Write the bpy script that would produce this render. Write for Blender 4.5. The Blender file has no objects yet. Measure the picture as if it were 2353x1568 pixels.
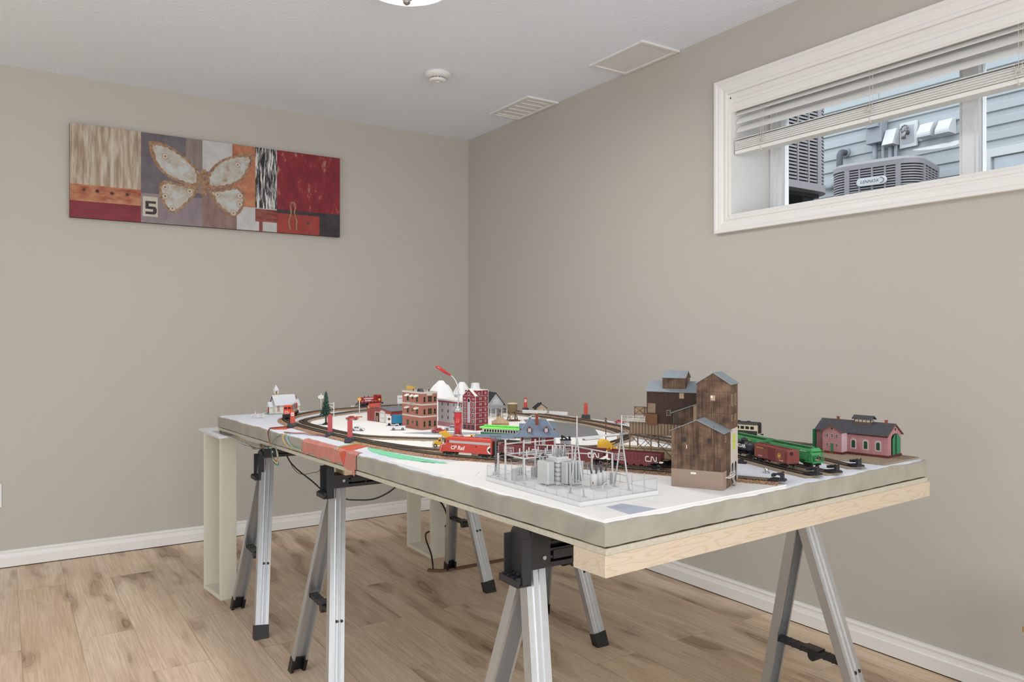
import bpy, bmesh, math, random
from mathutils import Vector, Matrix, Euler
R = math.radians
S = bpy.context.scene
COL = S.collection
random.seed(7)

# ---------------------------------------------------------------- camera
cam_d = bpy.data.cameras.new('camera')
cam = bpy.data.objects.new('camera', cam_d); COL.objects.link(cam)
cam.location = (-2.5987, -4.4826, 1.1128)
cam.rotation_euler = (R(90), 0, R(-33.345))
cam_d.sensor_width = 36; cam_d.lens = 27.134
cam_d.shift_y = -6.0 / 2353
cam_d.clip_start = 0.05; cam_d.clip_end = 60
S.camera = cam

# ---------------------------------------------------------------- world (overcast daylight)
w = bpy.data.worlds.new('overcast_sky'); S.world = w; w.use_nodes = True
bg = w.node_tree.nodes['Background']
bg.inputs['Color'].default_value = (0.90, 0.95, 1.0, 1)
bg.inputs['Strength'].default_value = 3.0

# soft hazy sun along the gap between the houses, onto the window jamb
sd_ = bpy.data.lights.new('hazy_sun', 'SUN'); sd_.energy = 2.6; sd_.angle = R(25); sd_.color = (1, 0.985, 0.96)
so_ = bpy.data.objects.new('hazy_sun', sd_); COL.objects.link(so_)
so_.rotation_euler = Vector((-0.10, 0.76, -0.64)).to_track_quat('-Z', 'Y').to_euler()

# ---------------------------------------------------------------- view
S.view_settings.view_transform = 'Standard'
S.view_settings.look = 'None'
S.view_settings.exposure = -0.32
S.view_settings.gamma = 1
S.view_settings.use_curve_mapping = False

# ---------------------------------------------------------------- added fill lights, out of view
def area_light(name, loc, size, size_y, power, color=(1, 0.96, 0.9), rot=(0, 0, 0)):
    d = bpy.data.lights.new(name, 'AREA'); d.shape = 'RECTANGLE'
    d.size = size; d.size_y = size_y; d.energy = power; d.color = color
    o = bpy.data.objects.new(name, d); COL.objects.link(o)
    o.location = loc; o.rotation_euler = rot
    return o
# broad fill lights added behind the camera and at the left
area_light('added_rear_fill', (-2.6, -7.1, 1.05), 4.6, 1.9, 150, (0.97, 0.985, 1.0), (R(90), 0, 0))
area_light('added_side_fill', (-5.9, -3.2, 1.1), 3.4, 1.7, 52, (0.97, 0.985, 1.0), (R(90), 0, R(-90)))  # low fill added at the left wall, no window built there
# upward fills added to brighten the ceiling, no fixtures behind them
area_light('added_ceiling_fill', (-4.2, -3.6, 1.7), 1.4, 2.4, 26, (0.90, 0.955, 1.0), (R(180), 0, 0))
area_light('added_ceiling_fill', (-1.8, -5.7, 1.7), 2.6, 1.2, 20, (0.90, 0.955, 1.0), (R(180), 0, 0))
# ---------------------------------------------------------------- materials
def lin(c):
    return c / 12.92 if c <= 0.04045 else ((c + 0.055) / 1.055) ** 2.4
def rgb(r, g, b):
    return (lin(r / 255), lin(g / 255), lin(b / 255), 1)
MATS = {}
def mat(name, col, rough=0.6, metal=0.0, var=0.06, scale=40, bump=0.0, bscale=None, spec=0.3, stretch=(1, 1, 1), coat=0):
    """plain procedural material: colour with a soft noise variation and an optional bump"""
    if name in MATS: return MATS[name]
    m = bpy.data.materials.new(name); m.use_nodes = True
    nt = m.node_tree; N = nt.nodes; Lk = nt.links
    b = N['Principled BSDF']
    b.inputs['Roughness'].default_value = rough
    b.inputs['Metallic'].default_value = metal
    b.inputs['Specular IOR Level'].default_value = spec
    if coat: b.inputs['Coat Weight'].default_value = coat
    c = rgb(*col)
    if var or bump:
        tc = N.new('ShaderNodeTexCoord'); mp = N.new('ShaderNodeMapping')
        mp.inputs['Scale'].default_value = stretch
        Lk.new(tc.outputs['Object'], mp.inputs['Vector'])
    if var:
        n = N.new('ShaderNodeTexNoise'); n.inputs['Scale'].default_value = scale; n.inputs['Detail'].default_value = 4
        Lk.new(mp.outputs['Vector'], n.inputs['Vector'])
        mx = N.new('ShaderNodeMix'); mx.data_type = 'RGBA'
        mx.inputs['A'].default_value = tuple(x * (1 - var * 1.6) for x in c[:3]) + (1,)
        mx.inputs['B'].default_value = tuple(min(1, x * (1 + var * 1.6)) for x in c[:3]) + (1,)
        Lk.new(n.outputs['Fac'], mx.inputs['Factor'])
        Lk.new(mx.outputs['Result'], b.inputs['Base Color'])
    else:
        b.inputs['Base Color'].default_value = c
    if bump:
        n2 = N.new('ShaderNodeTexNoise'); n2.inputs['Scale'].default_value = bscale or scale; n2.inputs['Detail'].default_value = 5
        Lk.new(mp.outputs['Vector'], n2.inputs['Vector'])
        bp = N.new('ShaderNodeBump'); bp.inputs['Strength'].default_value = bump; bp.inputs['Distance'].default_value = 0.004
        Lk.new(n2.outputs['Fac'], bp.inputs['Height']); Lk.new(bp.outputs['Normal'], b.inputs['Normal'])
    MATS[name] = m
    return m
def nodemat(name):
    m = bpy.data.materials.new(name); m.use_nodes = True; MATS[name] = m
    return m, m.node_tree.nodes, m.node_tree.links, m.node_tree.nodes['Principled BSDF']
def ramp(N, stops, interp='LINEAR'):
    r = N.new('ShaderNodeValToRGB'); r.color_ramp.interpolation = interp
    e = r.color_ramp.elements
    while len(e) < len(stops): e.new(0.5)
    for i, (p, c) in enumerate(stops):
        e[i].position = p; e[i].color = c
    return r
def mth(N, Lk, op, a, b=None):
    n = N.new('ShaderNodeMath'); n.operation = op
    for i, v in enumerate((a, b)):
        if v is None: continue
        if isinstance(v, (int, float)): n.inputs[i].default_value = v
        else: Lk.new(v, n.inputs[i])
    return n.outputs[0]

# ---------------------------------------------------------------- mesh builder
class MB:
    def __init__(self): self.v = []; self.f = []; self.m = []; self.s = []; self.M = None
    def _add(self, vs, fs, m=0, sm=False):
        o = len(self.v)
        if self.M is not None: vs = [self.M @ Vector(p) for p in vs]
        self.v += [tuple(p) for p in vs]
        for f in fs:
            self.f.append([o + i for i in f]); self.m.append(m); self.s.append(sm)
        return self
    def box(self, x0, x1, y0, y1, z0, z1, m=0):
        vs = [(x, y, z) for z in (z0, z1) for y in (y0, y1) for x in (x0, x1)]
        return self._add(vs, [(0, 2, 3, 1), (4, 5, 7, 6), (0, 1, 5, 4), (2, 6, 7, 3), (0, 4, 6, 2), (1, 3, 7, 5)], m)
    def cbox(self, c, s, m=0):
        return self.box(c[0] - s[0] / 2, c[0] + s[0] / 2, c[1] - s[1] / 2, c[1] + s[1] / 2, c[2] - s[2] / 2, c[2] + s[2] / 2, m)
    def bbox(self, x0, x1, y0, y1, z0, z1, b=0.002, m=0):
        """box with chamfered vertical and top edges"""
        pl = [(x0 + b, y0), (x1 - b, y0), (x1, y0 + b), (x1, y1 - b), (x1 - b, y1), (x0 + b, y1), (x0, y1 - b), (x0, y0 + b)]
        cx, cy = (x0 + x1) / 2, (y0 + y1) / 2
        def ins(p, d):
            return (p[0] + (d if p[0] < cx else -d), p[1] + (d if p[1] < cy else -d))
        r = [[(p[0], p[1], z0) for p in pl], [(p[0], p[1], z1 - b) for p in pl], [ins(p, b) + (z1,) for p in pl]]
        return self.loft(r, True, m)
    def quad(self, *p, m=0): return self._add(p, [tuple(range(len(p)))], m)
    def loft(self, rings, cap=True, m=0, sm=False, close=True):
        n = len(rings[0]); vs = [p for r in rings for p in r]; fs = []
        for i in range(len(rings) - 1):
            for j in range(n if close else n - 1):
                k = (j + 1) % n
                fs.append((i * n + j, i * n + k, (i + 1) * n + k, (i + 1) * n + j))
        o = len(self.v)
        self._add(vs, fs, m, sm)
        if cap:
            self.f.append([o + i for i in range(n)][::-1]); self.m.append(m); self.s.append(False)
            self.f.append([o + (len(rings) - 1) * n + i for i in range(n)]); self.m.append(m); self.s.append(False)
        return self
    def ext(self, poly, vec, m=0):
        """closed polygon of 3-D points extruded by vec"""
        vec = Vector(vec)
        return self.loft([[tuple(p) for p in poly], [tuple(Vector(p) + vec) for p in poly]], True, m)
    def prism(self, poly, z0, z1, m=0):
        return self.loft([[(p[0], p[1], z0) for p in poly], [(p[0], p[1], z1) for p in poly]], True, m)
    def cyl(self, p0, p1, r0, r1=None, n=12, m=0, sm=True, cap=True):
        r1 = r0 if r1 is None else r1
        p0 = Vector(p0); p1 = Vector(p1); d = (p1 - p0).normalized()
        a = d.orthogonal().normalized(); b = d.cross(a)
        ring = lambda c, r: [tuple(c + a * (r * math.cos(2 * math.pi * i / n)) + b * (r * math.sin(2 * math.pi * i / n))) for i in range(n)]
        return self.loft([ring(p0, r0), ring(p1, r1)], cap, m, sm)
    def tube(self, pts, r, n=6, m=0, cap=True):
        pts = [Vector(p) for p in pts]; rings = []
        up = None
        for i, p in enumerate(pts):
            d = (pts[min(i + 1, len(pts) - 1)] - pts[max(i - 1, 0)]).normalized()
            if up is None: up = d.orthogonal().normalized()
            a = (up - d * up.dot(d))
            a = a.normalized() if a.length > 1e-6 else d.orthogonal().normalized()
            up = a; b = d.cross(a)
            rr = r[i] if isinstance(r, (list, tuple)) else r
            rings.append([tuple(p + a * (rr * math.cos(2 * math.pi * k / n)) + b * (rr * math.sin(2 * math.pi * k / n))) for k in range(n)])
        return self.loft(rings, cap, m, True)
    def lathe(self, prof, c=(0, 0, 0), n=20, m=0, sm=True, cap=True):
        rings = [[(c[0] + max(r, 1e-5) * math.cos(2 * math.pi * k / n), c[1] + max(r, 1e-5) * math.sin(2 * math.pi * k / n), c[2] + z) for k in range(n)] for r, z in prof]
        return self.loft(rings, cap, m, sm)
    def ball(self, c, r, n=12, m=0, sz=1.0):
        pr = [(r * math.sin(math.pi * i / (n // 2)), -r * sz * math.cos(math.pi * i / (n // 2))) for i in range(n // 2 + 1)]
        return self.lathe(pr, c, n, m)
    def build(self, name, mats, parent=None, bevel=0, loc=None):
        me = bpy.data.meshes.new(name)
        me.from_pydata(self.v, [], self.f)
        if not isinstance(mats, (list, tuple)): mats = [mats]
        for mm in mats: me.materials.append(mm)
        me.polygons.foreach_set('material_index', self.m)
        me.polygons.foreach_set('use_smooth', self.s)
        bm = bmesh.new(); bm.from_mesh(me); bmesh.ops.recalc_face_normals(bm, faces=bm.faces); bm.to_mesh(me); bm.free()
        o = bpy.data.objects.new(name, me); COL.objects.link(o)
        if parent: o.parent = parent
        if loc: o.location = loc
        if bevel:
            b = o.modifiers.new('bevel', 'BEVEL'); b.width = bevel; b.segments = 2; b.limit_method = 'ANGLE'; b.angle_limit = R(40)
        return o
def thing(name, label, cat, loc=(0, 0, 0), rotz=0, group=None, kind=None):
    o = bpy.data.objects.new(name, None); COL.objects.link(o)
    o.empty_display_size = 0.02
    o.location = loc; o.rotation_euler = (0, 0, rotz)
    return tag(o, label, cat, group, kind)
def tag(o, label=None, cat=None, group=None, kind=None):
    if label: o['label'] = label
    if cat: o['category'] = cat
    if group: o['group'] = group
    if kind: o['kind'] = kind
    return o
def dup(root, loc=None, rotz=None, label=None, group=None):
    r = root.copy(); COL.objects.link(r)
    if loc is not None: r.location = loc
    if rotz is not None: r.rotation_euler = (0, 0, rotz)
    if label: r['label'] = label
    if group: r['group'] = group
    for ch in [c for c in bpy.data.objects if c.parent == root]:
        c = ch.copy(); COL.objects.link(c); c.parent = r
        for g in [g for g in bpy.data.objects if g.parent == ch]:
            d = g.copy(); COL.objects.link(d); d.parent = c
    return r
def copy_part(o, parent, loc=None, rot=None):
    c = o.copy(); COL.objects.link(c); c.parent = parent
    if loc is not None: c.location = loc
    if rot is not None: c.rotation_euler = rot
    return c
def text(name, s, size, mtl, parent, loc, rot, depth=0.0002, align='CENTER', shear=0, sx=1, bold=0):
    """lettering as a mesh: the text reads along local x, up is local y before rot"""
    cu = bpy.data.curves.new('tmp', 'FONT'); cu.body = s; cu.size = size; cu.extrude = depth; cu.align_x = align; cu.align_y = 'CENTER'
    cu.shear = shear; cu.offset = bold; cu.resolution_u = 3
    t = bpy.data.objects.new('tmp', cu); COL.objects.link(t)
    dg = bpy.context.evaluated_depsgraph_get()
    me = bpy.data.meshes.new_from_object(t.evaluated_get(dg))
    bpy.data.objects.remove(t)
    for v in me.vertices: v.co.x *= sx
    me.materials.clear(); me.materials.append(mtl)
    o = bpy.data.objects.new(name, me); COL.objects.link(o)
    if parent: o.parent = parent
    o.location = loc; o.rotation_euler = rot
    return o
def spline(pts, n=12):
    """Catmull-Rom through the points"""
    P = [Vector(p) for p in pts]; out = []
    for i in range(len(P) - 1):
        p0 = P[max(i - 1, 0)]; p1 = P[i]; p2 = P[i + 1]; p3 = P[min(i + 2, len(P) - 1)]
        for k in range(n):
            t = k / n
            out.append(0.5 * ((2 * p1) + (p2 - p0) * t + (2 * p0 - 5 * p1 + 4 * p2 - p3) * t * t + (3 * p1 - p0 - 3 * p2 + p3) * t ** 3))
    out.append(P[-1])
    return out
FRONT = (R(90), 0, 0)          # text on a face that looks towards -y
LEFT = (R(90), 0, R(-90))      # text on a face that looks towards -x

# the table frame: X runs along the short edge, Y along the long edge, z up from the foam top
TA = (-1.697, -3.416); TANG = R(3.385); TZ = 0.783
def tp(X, Y, z=0.0):
    c, s = math.cos(TANG), math.sin(TANG)
    return (TA[0] + X * c - Y * s, TA[1] + X * s + Y * c, TZ + z)
# ================================================================ THE ROOM
XW, YW, HC = -6.0, -7.2, 2.44
def wall_mat(name, col):
    m, N, Lk, b = nodemat(name)
    b.inputs['Roughness'].default_value = 0.75; b.inputs['Specular IOR Level'].default_value = 0.2
    b.inputs['Base Color'].default_value = rgb(*col)
    tc = N.new('ShaderNodeTexCoord'); n = N.new('ShaderNodeTexNoise'); n.inputs['Scale'].default_value = 220
    Lk.new(tc.outputs['Object'], n.inputs['Vector'])
    bp = N.new('ShaderNodeBump'); bp.inputs['Strength'].default_value = 0.08; bp.inputs['Distance'].default_value = 0.002
    Lk.new(n.outputs['Fac'], bp.inputs['Height']); Lk.new(bp.outputs['Normal'], b.inputs['Normal'])
    return m
M_wall = wall_mat('greige_paint', (186, 182, 174))
m, N, Lk, b = nodemat('ceiling_stipple'); M_ceil = m
b.inputs['Roughness'].default_value = 0.9; b.inputs['Base Color'].default_value = rgb(236, 242, 252)
tc = N.new('ShaderNodeTexCoord'); n = N.new('ShaderNodeTexNoise'); n.inputs['Scale'].default_value = 75; n.inputs['Detail'].default_value = 6
Lk.new(tc.outputs['Object'], n.inputs['Vector'])
bp = N.new('ShaderNodeBump'); bp.inputs['Strength'].default_value = 0.5; bp.inputs['Distance'].default_value = 0.006
Lk.new(n.outputs['Fac'], bp.inputs['Height']); Lk.new(bp.outputs['Normal'], b.inputs['Normal'])
M_trim = mat('white_trim_paint', (228, 227, 225), 0.35, var=0.01)
M_vinyl = mat('white_vinyl', (235, 236, 238), 0.3, var=0.01)

# plank floor: boards run along y
m, N, Lk, b = nodemat('oak_vinyl_planks'); M_floor = m
b.inputs['Roughness'].default_value = 0.42; b.inputs['Specular IOR Level'].default_value = 0.35
tc = N.new('ShaderNodeTexCoord'); sx = N.new('ShaderNodeSeparateXYZ'); Lk.new(tc.outputs['Object'], sx.inputs[0])
cb = N.new('ShaderNodeCombineXYZ'); Lk.new(sx.outputs['Y'], cb.inputs['X']); Lk.new(sx.outputs['X'], cb.inputs['Y'])
br = N.new('ShaderNodeTexBrick'); Lk.new(cb.outputs[0], br.inputs['Vector'])
br.offset = 0.37; br.inputs['Scale'].default_value = 1; br.inputs['Brick Width'].default_value = 1.22; br.inputs['Row Height'].default_value = 0.182
br.inputs['Mortar Size'].default_value = 0.0009; br.inputs['Mortar Smooth'].default_value = 0.3
br.inputs['Color1'].default_value = (0, 0, 0, 1); br.inputs['Color2'].default_value = (1, 1, 1, 1); br.inputs['Mortar'].default_value = (0.5, 0.5, 0.5, 1)
rnd = N.new('ShaderNodeSeparateColor'); Lk.new(br.outputs['Color'], rnd.inputs[0]); rv = rnd.outputs[0]
def stretched(ky, kx, kr):
    c = N.new('ShaderNodeCombineXYZ')
    Lk.new(mth(N, Lk, 'MULTIPLY', sx.outputs['Y'], ky), c.inputs['X'])
    Lk.new(mth(N, Lk, 'MULTIPLY', sx.outputs['X'], kx), c.inputs['Y'])
    Lk.new(mth(N, Lk, 'MULTIPLY', rv, kr), c.inputs['Z'])
    return c.outputs[0]
def noise(vec, sc, det, rough=0.55):
    n = N.new('ShaderNodeTexNoise'); n.inputs['Scale'].default_value = sc; n.inputs['Detail'].default_value = det; n.inputs['Roughness'].default_value = rough
    Lk.new(vec, n.inputs['Vector']); return n.outputs['Fac']
g_f = noise(stretched(5, 150, 61), 1, 5)           # fine grain
g_m = noise(stretched(1.5, 9, 43), 1, 3)           # broad tone inside a plank
g_p = noise(stretched(1.7, 7.5, 91), 1, 2)          # brown heart patches
rings = mth(N, Lk, 'SINE', mth(N, Lk, 'MULTIPLY', noise(stretched(1.7, 7.5, 91), 1, 1.5), 95))
heart = ramp(N, [(0.54, (0, 0, 0, 1)), (0.68, (1, 1, 1, 1))]); Lk.new(g_p, heart.inputs[0])
base = ramp(N, [(0.25, rgb(212, 188, 160)), (0.5, rgb(226, 205, 180)), (0.78, rgb(236, 219, 199))]); Lk.new(g_m, base.inputs[0])
tone = N.new('ShaderNodeMix'); tone.data_type = 'RGBA'; tone.blend_type = 'MULTIPLY'; tone.inputs['Factor'].default_value = 1
tr = ramp(N, [(0.0, (0.86, 0.84, 0.83, 1)), (0.5, (1, 0.99, 0.98, 1)), (1.0, (0.97, 0.93, 0.86, 1))]); Lk.new(rv, tr.inputs[0])
Lk.new(base.outputs[0], tone.inputs['A']); Lk.new(tr.outputs[0], tone.inputs['B'])
hm = N.new('ShaderNodeMix'); hm.data_type = 'RGBA'; hm.blend_type = 'MULTIPLY'
Lk.new(mth(N, Lk, 'MULTIPLY', heart.outputs[0], 0.75), hm.inputs['Factor']); Lk.new(tone.outputs['Result'], hm.inputs['A']); hm.inputs['B'].default_value = rgb(176, 156, 140)
rg = N.new('ShaderNodeMix'); rg.data_type = 'RGBA'; rg.blend_type = 'MULTIPLY'
rr_ = ramp(N, [(0.55, (0, 0, 0, 1)), (1.0, (1, 1, 1, 1))]); Lk.new(rings, rr_.inputs[0])
hh = mth(N, Lk, 'MULTIPLY', rr_.outputs[0], mth(N, Lk, 'ADD', mth(N, Lk, 'MULTIPLY', heart.outputs[0], 0.42), 0.06))
Lk.new(hh, rg.inputs['Factor']); Lk.new(hm.outputs['Result'], rg.inputs['A']); rg.inputs['B'].default_value = rgb(170, 150, 134)
fg = N.new('ShaderNodeMix'); fg.data_type = 'RGBA'; fg.blend_type = 'MULTIPLY'
fr = ramp(N, [(0.3, (1, 1, 1, 1)), (0.62, (0, 0, 0, 1))]); Lk.new(g_f, fr.inputs[0])
Lk.new(mth(N, Lk, 'MULTIPLY', fr.outputs[0], 0.5), fg.inputs['Factor']); Lk.new(rg.outputs['Result'], fg.inputs['A']); fg.inputs['B'].default_value = rgb(196, 180, 166)
jm = N.new('ShaderNodeMix'); jm.data_type = 'RGBA'; jm.blend_type = 'MULTIPLY'
Lk.new(mth(N, Lk, 'MULTIPLY', br.outputs['Fac'], 0.6), jm.inputs['Factor']); Lk.new(fg.outputs['Result'], jm.inputs['A']); jm.inputs['B'].default_value = rgb(140, 120, 105)
Lk.new(jm.outputs['Result'], b.inputs['Base Color'])
bp = N.new('ShaderNodeBump'); bp.inputs['Strength'].default_value = 0.12; bp.inputs['Distance'].default_value = 0.001
Lk.new(g_f, bp.inputs['Height']); Lk.new(bp.outputs['Normal'], b.inputs['Normal'])

def struct(o): o['kind'] = 'structure'; return o
struct(MB().box(XW - 0.1, 0.0, YW - 0.1, 0.0, -0.06, 0.0).build('floor', M_floor))
struct(MB().box(XW - 0.1, 0.33, YW - 0.1, 0.1, HC, HC + 0.08).build('ceiling', M_ceil))
struct(MB().box(XW - 0.1, 0.33, 0.0, 0.1, -0.06, HC).build('wall_back', M_wall))
struct(MB().box(XW - 0.1, XW, YW, 0.0, -0.06, HC).build('wall_left', M_wall))
struct(MB().box(XW - 0.1, 0.33, YW - 0.1, YW, -0.06, HC).build('wall_front', M_wall))
# right wall with the window opening
WY0, WY1, WZ0, WZ1 = -2.227, -3.95, 1.632, 2.158
rw = MB()
rw.box(0, 0.33, WY0, 0.0, -0.06, HC); rw.box(0, 0.33, YW, WY1, -0.06, HC)
rw.box(0, 0.33, WY1, WY0, -0.06, WZ0); rw.box(0, 0.33, WY1, WY0, WZ1, HC)
struct(rw.build('wall_right', M_wall))

# baseboards: stepped profile (distance from the wall, height)
BP = [(0, 0.004), (0.015, 0.004), (0.015, 0.047), (0.0145, 0.049), (0.012, 0.052), (0.0095, 0.062), (0.0085, 0.068), (0.0105, 0.070), (0.0105, 0.075), (0.006, 0.078), (0.006, 0.083), (0, 0.083)]
def baseboard(name, a, bb, nrm):
    rings = [[(p[0] + nrm[0] * d, p[1] + nrm[1] * d, z) for d, z in BP] for p in (a, bb)]
    return struct(MB().loft(rings, True).build(name, M_trim))
baseboard('baseboard_back', (XW, 0), (0, 0), (0, -1))
baseboard('baseboard_right', (0, -0.0), (0, YW), (-1, 0))
baseboard('baseboard_left', (XW, YW), (XW, 0), (1, 0))
baseboard('baseboard_front', (XW, YW), (0, YW), (0, 1))
M_gap = mat('dark_gap', (30, 26, 22), 0.9, var=0)
struct(MB().box(XW, 0, -0.0125, 0, 0.0002, 0.004).box(-0.0125, 0, YW, 0, 0.0002, 0.004).build('gap_shade_1', M_gap))  # dark strips standing for the shade in the gap under the baseboards

# ---------------------------------------------------------------- window
win = bpy.data.objects.new('window_1', None); COL.objects.link(win); win['kind'] = 'structure'; win['label'] = 'long high basement window in white casing'
def rect_sweep(mb, y0, y1, z0, z1, prof, m=0):
    """profile (outward offset in the wall plane, x) swept round a rectangle with mitred corners"""
    rings = []
    for sy, sz in ((1, -1), (-1, -1), (-1, 1), (1, 1)):
        rings.append([(x, (y0 if sy > 0 else y1) + sy * o, (z0 if sz < 0 else z1) + sz * o) for o, x in prof])
    rings.append(rings[0])
    return mb.loft(rings, False, m)
CP = [(0, 0.0), (0, -0.012), (0.004, -0.014), (0.012, -0.014), (0.016, -0.011), (0.020, -0.011), (0.030, -0.016), (0.040, -0.018), (0.048, -0.018), (0.052, -0.022), (0.064, -0.022), (0.066, -0.019), (0.066, 0.0)]
rect_sweep(MB(), WY0, WY1, WZ0, WZ1, CP).build('casing', M_trim, win)
jb = MB(); e = 0.012
jb.box(0, 0.30, WY0 - e, WY0, WZ0, WZ1); jb.box(0, 0.30, WY1, WY1 + e, WZ0, WZ1)
jb.box(0, 0.30, WY1 + e, WY0 - e, WZ0, WZ0 + e); jb.box(0, 0.30, WY1 + e, WY0 - e, WZ1 - e, WZ1)
jb.build('jamb', M_trim, win)
fo = MB()
FP = [(0, 0.25), (0.012, 0.243), (0.012, 0.262), (0.028, 0.262), (0.028, 0.270), (0.050, 0.270), (0.050, 0.320), (0, 0.320)]
rect_sweep(fo, WY0 - e, WY1 + e, WZ0 + e, WZ1 - e, [(-o, x) for o, x in FP])
fo.build('vinyl_frame', M_vinyl, win)
mu = MB(); mu.box(0.262, 0.32, -3.117, -3.053, WZ0 + e + 0.02, WZ1 - e - 0.02); mu.box(0.255, 0.262, -3.106, -3.066, WZ0 + e + 0.02, WZ1 - e - 0.02)
mu.build('mullion', M_vinyl, win)
m, N, Lk, b = nodemat('window_glass'); M_glass = m
N.remove(b); out = N['Material Output']
tr_ = N.new('ShaderNodeBsdfTransparent'); tr_.inputs[0].default_value = (0.97, 0.985, 0.99, 1); gl = N.new('ShaderNodeBsdfGlossy'); gl.inputs['Roughness'].default_value = 0.0
fz = N.new('ShaderNodeFresnel'); fz.inputs['IOR'].default_value = 1.15; mx = N.new('ShaderNodeMixShader')
Lk.new(fz.outputs[0], mx.inputs[0]); Lk.new(tr_.outputs[0], mx.inputs[1]); Lk.new(gl.outputs[0], mx.inputs[2]); Lk.new(mx.outputs[0], out.inputs[0])
for ya, yb in ((WY0 - 0.062, -3.053), (-3.117, WY1 + 0.062)):
    MB().box(0.288, 0.292, yb, ya, WZ0 + 0.06, WZ1 - 0.06).build('glass_pane', M_glass, win)

# ---------------------------------------------------------------- blind
M_slat = mat('white_blind_slat', (228, 228, 226), 0.4, var=0.01)
M_cord = mat('blind_cord', (205, 200, 190), 0.8, var=0)
bl = thing('window_blind', 'white wide-slat blind half raised inside the high window', 'blind', (0.04, -3.085, 1.9))
yA, yB = 0.84, -0.84
vp = [(-0.034, 0.182), (-0.034, 0.186), (-0.038, 0.190), (-0.038, 0.214), (-0.034, 0.222), (-0.034, 0.232), (-0.040, 0.238), (-0.040, 0.246), (0.045, 0.246), (0.045, 0.240), (-0.026, 0.240), (-0.026, 0.182)]
MB().loft([[(x, y, z) for x, z in vp] for y in (yB - 0.015, yA + 0.012)], True).build('valance', M_trim, bl)
for i, (z, t) in enumerate(((0.187, 46), (0.151, 46), (0.113, 44), (0.066, 6))):
    s = MB(); pr = []
    for k in range(7):
        xx = -0.025 + 0.05 * k / 6; pr.append((xx, 0.003 * (1 - (xx / 0.025) ** 2)))
    pr2 = pr + [(x, zz - 0.0028) for x, zz in reversed(pr)]
    c, sn = math.cos(R(t)), math.sin(R(t))
    s.loft([[(x * c - zz * sn, y, z + x * sn + zz * c) for x, zz in pr2] for y in (yB, yA)], True)
    s.build('slat', M_slat, bl)
for k in range(9):
    z = 0.018 + k * 0.0042
    MB().box(-0.025 + 0.002 * (k % 2), 0.025, yB, yA, z, z + 0.0028).build('slat', M_slat, bl)
MB().bbox(-0.026, 0.026, yB, yA, 0.0, 0.016, 0.003).build('bottom_rail', M_slat, bl)
for y in (0.70, 0.22, -0.27, -0.70):
    c = MB()
    for x in (-0.030, 0.029): c.tube([(x, y, 0.19), (x, y, 0.05), (x - 0.004, y + 0.006, 0.03), (x, y, 0.0)], 0.0009, 5)
    c.tube([(-0.030, y - 0.012, 0.19), (-0.030, y - 0.012, 0.06)], 0.0008, 5)
    for zz in (0.055, 0.045, 0.035): c.tube([(-0.032, y + 0.012 * math.cos(a), zz + 0.006 * math.sin(a)) for a in [k * 0.6 for k in range(11)]], 0.0009, 5)
    c.build('ladder_cord', M_cord, bl)
    MB().ball((-0.020, y + 0.004, -0.003), 0.006, 10, 0, 0.6).build('cord_button', M_cord, bl)

# ---------------------------------------------------------------- ceiling fittings
dt = thing('smoke_detector', 'round white smoke detector on the ceiling', 'smoke detector', (-0.788, -1.055, HC))
M_pl = mat('white_plastic', (226, 226, 226), 0.45, var=0.01)
MB().lathe([(0.066, 0), (0.068, -0.006), (0.066, -0.016), (0.055, -0.024), (0.040, -0.026)], n=36).build('base', M_pl, dt)
MB().lathe([(0.036, -0.026), (0.036, -0.031), (0.043, -0.033), (0.044, -0.038), (0.038, -0.044), (0.030, -0.046), (0.027, -0.044), (0.012, -0.044), (0.010, -0.047), (0.004, -0.048)], n=36).build('sensor_cap', M_pl, dt)
sl = MB()
for k in range(14):
    a = 2 * math.pi * k / 14; sl.M = Matrix.Rotation(a, 4, 'Z'); sl.box(0.0355, 0.0372, -0.004, 0.004, -0.0305, -0.0265)
sl.M = None
sl.build('slot', mat('dark_slot', (110, 110, 112), 0.8, var=0), dt)
pn = thing('access_panel', 'large white framed access panel on the ceiling nearest the window', 'access panel', (-0.119, -1.757, HC))
def panel(root, lx, ly, louv):
    rect = MB()
    for x0, x1, y0, y1 in ((-lx, lx, -ly, -ly + 0.022), (-lx, lx, ly - 0.022, ly), (-lx, -lx + 0.022, -ly + 0.022, ly - 0.022), (lx - 0.022, lx, -ly + 0.022, ly - 0.022)):
        rect.box(x0, x1, y0, y1, -0.012, 0)
    rect.build('frame', M_pl, root, bevel=0.003)
    MB().box(-lx + 0.023, lx - 0.023, -ly + 0.023, ly - 0.023, -0.007, 0).build('cover', M_pl, root)
    for k in range(louv):
        y = -ly + 0.05 + k * (2 * ly - 0.1) / max(1, louv - 1)
        MB().ext([(-lx + 0.03, y, -0.007), (-lx + 0.03, y + 0.012, -0.007), (-lx + 0.03, y + 0.002, -0.0105)], (2 * lx - 0.06, 0, 0)).build('louver', M_pl, root)
panel(pn, 0.117, 0.187, 0)
pv = thing('ceiling_vent', 'smaller white louvered ceiling vent nearer the room corner', 'vent', (-0.109, -0.815, HC))
panel(pv, 0.107, 0.20, 6)
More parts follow.
